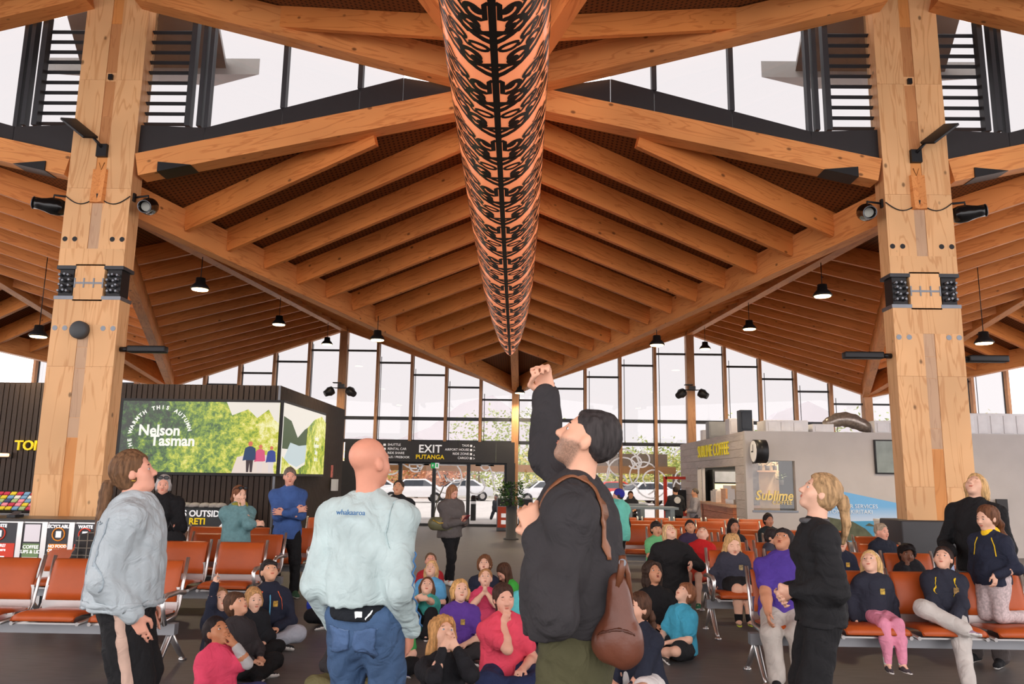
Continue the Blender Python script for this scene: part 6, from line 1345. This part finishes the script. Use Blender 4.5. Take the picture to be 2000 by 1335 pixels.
# ---- adults further back
gh = person('person in a long black dress with sunglasses pushed up, hands clasped', (319,947,9.5), 200, H=1.68, bulk=1.18, skin=ROSE, hair=(176,172,170), style='bob', hlen=.05, head=(0,0,0), R='clasp', L='clasp', top=BLACK, hem=.12, puff=.02, tname='cardigan', bot=BLACK, bstyle='dress', extras=shades)
def teal_x(J):
    shades(J); Z = Shape(); nk, up, fw, rt = J['neck'], J['up'], J['fwd'], J['rt']
    for k in range(10): a = k*.63; Z.cap(nk+rt*.07*math.cos(a)+fw*.06*math.sin(a)+up*(.01+.012*math.sin(k*2)), nk+rt*.07*math.cos(a+.63)+fw*.06*math.sin(a+.63)+up*.01, .034, .034, .02)
    V, Q = Z.mesh(.012, amp=.003, freq=40); link('scarf', np_mesh('scarf', V, Q, [cloth((140,134,50),'knit')]), None, J['root'])
person('person in a teal jumper and mustard scarf with a hand at the chin', (468,966,9.45), 228, H=1.66, bulk=1.05, skin=FAIR, hair=(124,80,54), style='pony', hlen=.2, head=(0,0,0), R=((-.10,.22,1.02),(-1,.2,.1)), L='chin', top=(104,142,146), tkind='knit', hem=.10, puff=.02, tname='jumper', bot=(50,56,70), extras=teal_x, collar=False)
def shirt_x(J):
    watch(0)(J); nk = J['neck']; [MB().tube([Vector(nk+V3(e*.062,.03,.025)), Vector(nk+V3(e*.035,.095,-.03))], .012, 6).build('collar', cloth((62,92,150),'denim'), J['top']) for e in (-1,1)]
person('person in a blue denim shirt standing with folded arms by the seats', (566,931,10.8), 204, H=1.8, bulk=1.08, skin=ROSE, hair=(120,108,98), style='short', head=(-4,0,0), R='folded', L='folded', top=(62,92,150), tkind='denim', hem=.13, puff=.014, tname='shirt', bot=BLACK, shoe=(62,96,72), extras=shirt_x, feet=[(.12,-.02,.08),(-.13,.10,.08)])
person('person in a black hoodie looking up, half hidden by the mint sweatshirt', (778,953,11.2), 186, H=1.75, bulk=1.15, skin=TAN, hair=(70,58,50), style='short', head=(-10,16,0), R='side', L='side', top=(36,38,40), hood=True, tname='hoodie', bot=BLACK)
def phone_x(J):
    c = (J['wr'][0]+J['wr'][1])/2+J['fwd']*.09+V3(0,0,.05); MB().box((-.035,-.006,-.07),(.035,.006,.07)).build('phone', mat('phone red', (120,40,50), .3), J['root'], loc=Vector(c), rot=(math.radians(-50),0,0))
pw = person('person in a grey fleece looking down at a phone near the doors', (884,962,12.1), 226, H=1.66, bulk=1.15, skin=ROSE, hair=(158,112,80), style='long', hlen=.2, head=(0,-24,0), R='phone', L='phone', top=(98,92,90), hem=.06, puff=.024, tname='jacket', bot=BLACK, bstyle='leggings', shoe=(236,232,228), extras=phone_x, feet=[(.02,.06,.07),(-.03,-.10,.07)], curl=.6)
q_ = pw['root'].location; hb = empty('handbag', (q_.x-.12,q_.y-.20,.95), math.radians(20), label='olive handbag with a chain at the hip of the grey fleece', cat='bag')
V, Q = Shape().ecap(V3(-.10,0,-.04), V3(.10,0,-.04), .10, .10, V3(0,1,0), 1.7, .03).mesh(.012, amp=.002); link('bag_body', np_mesh('bag', V, Q, [cloth((110,108,80),'leather')]), None, hb); MB().tube([(-.14,-.05,.02),(-.05,-.075,-.03),(.06,-.075,-.02),(.14,-.05,.04)], .010, 6).build('chain', mat('gold', (220,180,80), .3, .8), hb); MB().tube([(-.12,0,.05),(-.05,.06,.3),(.05,.12,.5)], .009, 5).build('strap', cloth((80,78,58),'leather'), hb)
g_ = gh['root'].location; bb = empty('black_bag', (g_.x+.27,g_.y-.22,.72), 0, label='large black bag held in front of the long black dress', cat='bag')
V, Q = Shape().ecap(V3(0,0,.08), V3(.04,0,-.22), .14, .19, V3(0,1,0), 1.5, .05).mesh(.014, amp=.006, freq=30); link('bag_body', np_mesh('bag', V, Q, [cloth((30,30,32))]), None, bb); MB().tube([(-.06,-.04,.2),(-.03,-.04,.32),(.02,-.04,.2)], .012, 6).build('strap', cloth(BLACK,'leather'), bb)
def beanie_x(J):
    V, Q = Shape().ell(J['HL'](0,-.02,.055), np.array((.092,.11,.095))*J['q'], .02, J['hR']).cut(J['HL'](0,0,.012), J['hR'] @ V3(0,.25,-1)).mesh(.012); link('beanie', np_mesh('beanie', V, Q, [cloth((52,52,150),'knit')]), None, J['root'])
    Z = Shape(); [Z.cap(J['sh'][i], J['el'][i], .058*J['b'], .052*J['b'], .03) for i in (0,1)]; [Z.cap(J['el'][i], J['wr'][i], .052*J['b'], .042*J['b'], .03) for i in (0,1)]; V, Q = Z.mesh(.014); link('sleeves', np_mesh('sleeves', V, Q, [cloth(BLACK)]), None, J['root'])
person('person in a mint puffer vest and blue beanie behind the dark jacket', (1207,968,13.0), 40, H=1.6, bulk=1.15, skin=ROSE, hair=(70,60,60), style='short', head=(10,10,0), R='side', L='clasp', top=(110,200,184), sleeve=None, hem=.12, puff=.04, tname='vest', bot=BLACK, extras=beanie_x)
person('person in a dark printed top standing behind the high tables', (1232,966,22.6), 180, H=1.6, skin=TAN, hair=(60,46,40), style='bun', R='clasp', L='clasp', top=(48,50,54), sleeve='half', tname='tshirt', bot=CHARC)
def logo_x(J): p = J['chest']-J['fwd']*.15*J['b']; MB().lathe([(.085,-.004),(.085,.004)], 14, axis=1).build('print', mat('pale print', (206,204,200), .7, var=.2, vs=30), J['top'], loc=Vector(p)+Vector((0,-.012,.03)))
person('person in a black T-shirt seen from behind beside the kiosk', (1319,958,20.6), 6, H=1.66, bulk=1.1, skin=TAN, hair=(50,42,38), style='short', R='clasp', L='clasp', top=(40,42,46), sleeve='half', tname='tshirt', bot=BLACK, extras=logo_x)
kb = person('person in a grey shirt facing left at the kiosk corner', (1357,962,20.2), 92, H=1.62, bulk=1.05, skin=TAN, hair=(104,94,84), style='short', R='clasp', L='clasp', top=(150,146,150), tname='shirt', bot=(64,66,72))
person('person in dark work clothes walking outside the doors', (969,972,29.5), 150, H=1.62, skin=BROWN, hair=(40,36,36), style='short', R='side', L='side', top=(40,44,54), tname='jacket', bot=(40,44,54), feet=[(.05,.28,.08),(-.05,-.26,.1)])
bw = person('person in a black jumper looking up, standing behind the right hand seats', (1906,950,7.55), 128, H=1.66, bulk=1.1, skin=FAIR, hair=(214,174,120), style='bob', hlen=.10, head=(0,28,0), R=((.14,.26,.98),(-.1,.5,-.5)), L='side', polesR=(.8,-.6,-.4), top=(30,30,32), hem=.08, puff=.02, tname='jumper', bot=(96,88,86), eyes='closed', mouth='closed', fatbelly=.2, v=.009)
person('person in a black plaid shirt sitting behind the pale denim jacket', (205,1012,8.0), 30, pose='chair', H=1.6, bulk=1.05, skin=ROSE, hair=(86,62,48), style='long', hlen=.35, R='lap', L='lap', top=(46,44,44), tkind='plaid', puff=.02, tname='shirt', bot=CHARC)
person('adult in a navy jumper seated under the blue mural', (1722,1040,10.2), 196, pose='chair', H=1.75, bulk=1.1, skin=ROSE, hair=(170,152,130), style='short', head=(8,2,0), R='seat', L='lap', top=(36,40,52), tname='jumper', bot=(60,66,80))
person('person in a loose black top kneeling by the third row of seats, right', (1308,1040,9.6), 168, pose='kneel', H=1.62, bulk=1.1, skin=FAIR, hair=(216,182,132), style='bob', hlen=.12, head=(24,30,8), R=((.19,.16,.56),(0,.6,-.6)), L=((-.22,.20,.66),(0,.6,-.3)), top=(34,33,34), puff=.02, hem=.16, tname='top', bot=BLACK, extras=None)
# ---- children on the floor, left group
K = dict(kid=True)
person('child in navy on the floor with one arm stretched straight up', (430,1172,7.2), 232, 'floor', **K, skin=FAIR, hair=(156,116,80), style='long', hlen=.28, head=(-14,18,0), R=((.10,.10,1.16),(0,.05,1)), L='lap', polesR=(.4,.2,-.2), top=NAVY, tname='jumper', bot=NAVY, point=0, curl=(.75,.4), H=1.35, shoe=BLACK)
person('child in a pink polo on the floor, left, with a hand over the mouth', (424,1236,5.7), 244, 'floor', **K, bulk=1.1, skin=(190,128,92), hair=(40,32,32), style='pony_low', hlen=.36, head=(-6,22,0), R='lap', L='mouth', sleeve='short', top=(222,74,104), tname='polo_shirt', bot=(58,60,100), v=.009, curl=.25, H=1.35, extras=lambda J: (lambda Z: link('undershirt', np_mesh('sleeves', *Z.mesh(.011), [cloth((178,176,176))]), None, J['root']))(Shape().cap(J['el'][1], J['wr'][1]-(J['wr'][1]-J['el'][1])*.15, .046*J['b'], .038*J['b'], .02)))
person('child in a dark grey hoodie sitting cross legged and looking up, left', (462,1182,6.6), 248, 'floor', **K, skin=(214,160,130), hair=(84,58,42), style='fringe', head=(0,26,0), R='lap', L='lap', top=(56,52,54), hood=True, tname='hoodie', bot=BLACK, shoe=BLACK, H=1.3)
person('child in a plain black jacket between the grey hoodie and navy zip jacket', (496,1172,7.35), 222, 'floor', **K, skin=FAIR, hair=(196,150,100), style='longfringe', hlen=.05, head=(-4,4,0), R='lap', L='lap', top=(30,32,36), tname='jacket', bot=BLACK, shoe=BLACK, H=1.3)
person('child in a navy zip jacket with an orange collar sitting by the aisle', (526,1117,7.85), 204, 'floor', **K, bulk=1.15, skin=(222,168,136), hair=(48,42,42), style='fringe', head=(10,26,0), R='lap', L='lap', top=NAVY, hood=(232,110,70), tname='jacket', bot=(170,174,184), emblem=(190,150,60), H=1.4, extras=lambda J: MB().tube([Vector(J['neck']+J['fwd']*.09-J['up']*.03), Vector(J['chest']+J['fwd']*.138*J['b']), Vector(J['pel']+J['up']*.06+J['fwd']*.150*J['b'])], .006, 6).build('zip', cloth((110,190,230)), J['top']))
# ---- children on the floor, middle
person('child in red at the back of the middle floor group', (841,1096,10.3), 180, 'floor', **K, skin=ROSE, hair=(110,84,64), style='short', head=(0,24,0), R='lap', L='lap', sleeve='short', top=(178,44,54), tname='polo_shirt', bot=BLACK)
person('child in sky blue sitting behind the teal polo', (842,1113,9.5), 180, 'floor', **K, skin=FAIR, hair=(222,178,124), style='long', hlen=.26, head=(-4,24,0), R='lap', L='lap', sleeve='short', top=(98,168,214), tname='polo_shirt', bot=NAVY)
person('child in a teal polo and black trousers hugging the knees', (834,1147,8.5), 176, 'hug', **K, skin=FAIR, hair=(112,76,54), style='long', hlen=.30, head=(8,26,-4), R=((.02,.30,.42),(-1,.3,-.1)), L=((-.06,.32,.40),(1,.3,-.1)), sleeve='short', top=(70,166,156), tname='polo_shirt', bot=BLACK, shoe=BLACK)
person('child in a purple polo sitting on the floor in the middle', (899,1154,7.4), 184, 'floor', **K, skin=FAIR, hair=(214,166,104), style='bob', hlen=.06, head=(12,16,-6), R='lap', L='lap', sleeve='short', top=(96,62,150), tname='polo_shirt', bot=CHARC, emblem=(170,140,70), brows=1)
person('child in a black sweatshirt holding both hands to the mouth', (866,1240,5.35), 196, 'floor', **K, skin=FAIR, hair=(196,146,92), style='wavy', hlen=.24, head=(10,26,-8), R='mouth', L='mouth', top=(34,34,38), tname='sweatshirt', bot=BLACK, v=.009, eyec=(110,130,150), curl=.3, H=1.38)
person('child in a coral pink polo resting the chin on a fist', (984,1170,6.4), 204, 'floor', **K, bulk=1.2, skin=(226,170,146), hair=(72,50,42), style='pony', hlen=.1, head=(-6,2,0), R='chin', L='lap', sleeve='short', top=(226,76,98), tname='polo_shirt', bot=(40,50,84), eyes='closed', v=.009, curl=.85, H=1.5, shoe=(46,46,44), sole=(210,80,60))
person('child in a pink polo with palms pressed together', (948,1130,8.6), 182, 'floor', **K, skin=FAIR, hair=(176,128,84), style='short', head=(0,20,0), R='pray', L='pray', sleeve='short', top=(222,78,112), tname='polo_shirt', bot=NAVY, mouth='open', curl=.05)
person('child in a navy hoodie with yellow lining behind the pressed palms', (946,1103,9.6), 178, 'floor', **K, skin=FAIR, hair=(118,78,52), style='curly', head=(0,22,0), R='lap', L='lap', top=NAVY, hood=(224,184,40), tname='hoodie', bot=NAVY, mouth='open')
person('child in bright green bowing forward, back of the floor group', (984,1118,9.7), 120, 'floor', **K, skin=ROSE, hair=(84,58,44), style='long', hlen=.26, head=(10,-38,0), lean=18, R='lap', L='lap', sleeve='short', top=(72,180,72), tname='polo_shirt', bot=NAVY)
person('child in a green polo partly hidden by the blue jeans', (776,1196,6.9), 186, 'floor', **K, skin=FAIR, hair=(120,84,60), style='short', head=(0,20,0), R='lap', L='lap', sleeve='short', top=(64,160,82), tname='polo_shirt', bot=BLACK, shoe=(60,90,190))
person('child in olive trousers seen beside the blue jeans on the floor', (702,1180,6.2), 180, 'floor', **K, skin=(190,128,92), hair=(50,40,36), style='short', head=(0,20,0), R='lap', L='lap', top=CHARC, tname='jumper', bot=(124,120,84), shoe=(40,40,42))
person('child in a bright blue puffer behind the mint sweatshirt', (650,1100,9.0), 200, 'floor', **K, skin=FAIR, hair=(90,66,50), style='short', head=(0,20,0), R='lap', L='lap', top=(44,64,170), puff=.03, tname='puffer_jacket', bot=BLACK)
person('child in turquoise on the floor, mostly hidden by the dark jacket', (1034,1128,8.3), 190, 'floor', **K, skin=FAIR, hair=(96,66,50), style='long', hlen=.28, head=(0,18,0), R='lap', L='lap', sleeve='short', top=(96,196,200), tname='polo_shirt', bot=NAVY)
person('child in orange sitting behind the brown shoulder bag', (1192,1090,9.6), 180, 'floor', **K, skin=FAIR, hair=(90,66,50), style='fringe', head=(0,20,0), R='lap', L='lap', top=(236,110,52), tname='polo_shirt', bot=NAVY)
# ---- children on the floor, right
person('child in a navy jumper and white shorts peering past the brown bag', (1246,1188,6.2), 128, 'floor', **K, bulk=1.1, skin=(224,172,146), hair=(84,58,44), style='pony_low', hlen=.10, head=(-4,6,0), R='ankle', L='ankle', top=(40,44,58), tname='jumper', bot=(226,222,220), bstyle='shorts', shoe=(232,228,224), v=.009, lean=10, H=1.42)
person('child in a black jumper and shorts looking up, right floor group', (1276,1120,8.35), 188, 'floor', **K, skin=(200,142,110), hair=(62,46,38), style='wavy', hlen=.16, head=(10,22,0), R='lap', L='lap', top=(30,30,32), tname='jumper', bot=BLACK, mouth='open', bstyle='shorts')
person('child in a cyan polo and black shorts gazing up to the left', (1338,1160,7.6), 118, 'floor', **K, skin=FAIR, hair=(140,90,62), style='fringe', head=(6,34,0), R='lap', L='lap', sleeve='short', top=(70,164,194), tname='polo_shirt', bot=(40,40,42), bstyle='shorts', shoe=(60,58,56), H=1.36)
# ---- children on the seats, right
person('child in a pale green shirt on the seats at right', (1282,1034,10.9), 200, 'chair', **K, skin=TAN, hair=(48,42,42), style='fringe', head=(-10,6,0), R='lap', L='lap', sleeve='short', top=(112,186,128), tname='tshirt', bot=NAVY)
person('child in a red polo and coral shorts leaning back on the seats', (1372,1044,10.0), 150, 'chair', **K, skin=FAIR, hair=(130,92,66), style='short', head=(10,44,0), lean=-6, R='knee', L='lap', sleeve='short', top=(196,38,40), tname='polo_shirt', bot=(236,92,72), bstyle='shorts', shoe=(56,120,88))
person('child in a dark purple jumper behind the red polo', (1348,1030,11.5), 172, 'chair', **K, skin=TAN, hair=(40,34,34), style='fringe', head=(0,26,0), R='lap', L='lap', top=(62,50,74), tname='jumper', bot=NAVY)
person('child in a navy jumper and black shorts seated facing the camera, eyes down', (1431,1066,8.85), 182, 'chair', **K, hscale=1.15, bulk=1.3, skin=(234,184,156), hair=(208,164,110), style='longfringe', hlen=.15, head=(0,-6,0), R=((.20,.02,.50),(.1,.2,-1)), L=((-.20,.02,.50),(-.1,.2,-1)), top=(58,58,70), tname='jumper', bot=(34,34,36), bstyle='shorts', socks=BLACK, shoe=(120,112,92), sole=(200,210,70), emblem=(150,130,90), eyes='closed', v=.009)
person('child in a black jacket sitting two rows behind the black shorts', (1433,1028,11.6), 186, 'chair', **K, skin=(186,128,98), hair=(44,36,34), style='long', hlen=.2, head=(0,2,0), R='lap', L='lap', top=(34,36,42), tname='jacket', bot=NAVY)
person('child in a dark green jacket in the back row on the right', (1501,1016,12.6), 190, 'chair', **K, skin=(186,128,98), hair=(44,36,34), style='bun', head=(0,4,0), R='lap', L='lap', top=(38,46,48), hood=True, tname='jacket', bot=NAVY)
person('child in a grey hoodie looking down, turned to the right', (1508,1050,10.1), 236, 'chair', **K, skin=(220,166,136), hair=(50,42,42), style='fringe', head=(0,-16,0), R='lap', L='lap', top=(66,66,78), hood=True, tname='hoodie', bot=NAVY)
person('child in a purple polo and grey track pants seated and looking up', (1530,1058,6.95), 168, 'chair', **K, bulk=1.38, skin=(196,138,106), hair=(46,40,40), style='fringe', head=(-24,32,0), R=((.16,.34,.56),(0,.5,-.7)), L=((-.24,.16,.44),(0,.3,-1)), sleeve='short', top=(78,56,142), tname='polo_shirt', bot=(186,178,170), shoe=(34,34,36), v=.009, H=1.5, mouth='open', feet=[(.12,.40,.07,(.3,.5,1)),(-.06,.36,.07,(0,.5,1))])
person('child in a navy jumper half hidden behind the black suit', (1640,1060,8.95), 178, 'chair', **K, skin=(226,176,150), hair=(46,40,40), style='fringe', head=(0,10,0), R='lap', L='lap', top=NAVY, tname='jumper', bot=NAVY, emblem=(190,150,60))
person('child in a black padded jacket slumped sideways on the seats', (1772,1086,8.8), 170, 'chair', **K, skin=DEEP, hair=(26,22,22), style='curly', head=(0,6,-14), side=14, R='chin', L='lap', top=(34,34,38), puff=.022, tname='jacket', bot=(66,92,132))
person('child in a navy jumper and pink leggings wearing a pearl hairband', (1700,1100,7.0), 180, 'chair', **K, skin=FAIR, hair=(226,184,126), style='long', hlen=.24, head=(-34,26,8), R='seat', L='seat', top=(44,46,58), tname='jumper', bot=(222,142,166), bstyle='leggings', socks=(226,236,228), shoe=(74,68,70), emblem=(180,150,60), v=.009, extras=lambda J: MB().tube([Vector(J['HL'](.085*math.cos(a),-.005,.045+.088*math.sin(a))) for a in [k*math.pi/12 for k in range(13)]], .007, 6).build('hairband', mat('pearl', (240,228,214), .4), J['root']))
def bow_x(J):
    c = J['HL'](0,-.13,-.03); b = MB()
    for e in (-1,1): b.add([Vector(c), Vector(c+V3(e*.06,-.01,.03)), Vector(c+V3(e*.065,-.01,-.03))], [(0,1,2)]); b.add([Vector(c), Vector(c+V3(e*.02,-.02,-.16)), Vector(c+V3(e*.05,-.02,-.15))], [(0,1,2)])
    o = b.build('bow', mat('gingham', (170,184,214), .8, var=.3, vs=60), J['root']); o.modifiers.new('thick','SOLIDIFY').thickness = .008
person('child in a navy hoodie and grey trousers, one ankle on the knee', (1842,1092,6.95), 156, 'chair', **K, bulk=1.1, skin=(226,176,150), hair=(56,42,38), style='pony_low', hlen=.36, head=(-14,20,0), R='ankle', L='ankle', top=(44,46,58), hood=(226,188,40), tname='hoodie', bot=(196,190,184), bkind='plain', shoe=(168,140,160), emblem=(140,110,60), v=.009, feet=[(-.10,.34,.46,(1,.6,.5),(-.9,.3,.1),(0,.6,-.8)),(-.09,.42,.07,(0,.4,1))], extras=bow_x, H=1.38)
person('child in navy hoodie and floral trousers kneeling up on the end seat', (1928,1012,7.0), 118, 'chairkneel', **K, skin=(228,180,154), hair=(110,72,50), style='plait', hlen=.22, head=(-10,-6,0), R='side', L=((-.12,.16,.86),(0,.2,-1)), top=(38,42,58), hood=(240,196,40), tname='hoodie', bot=(196,180,180), bkind='floral', shoe=(120,110,110), v=.009, H=1.36)
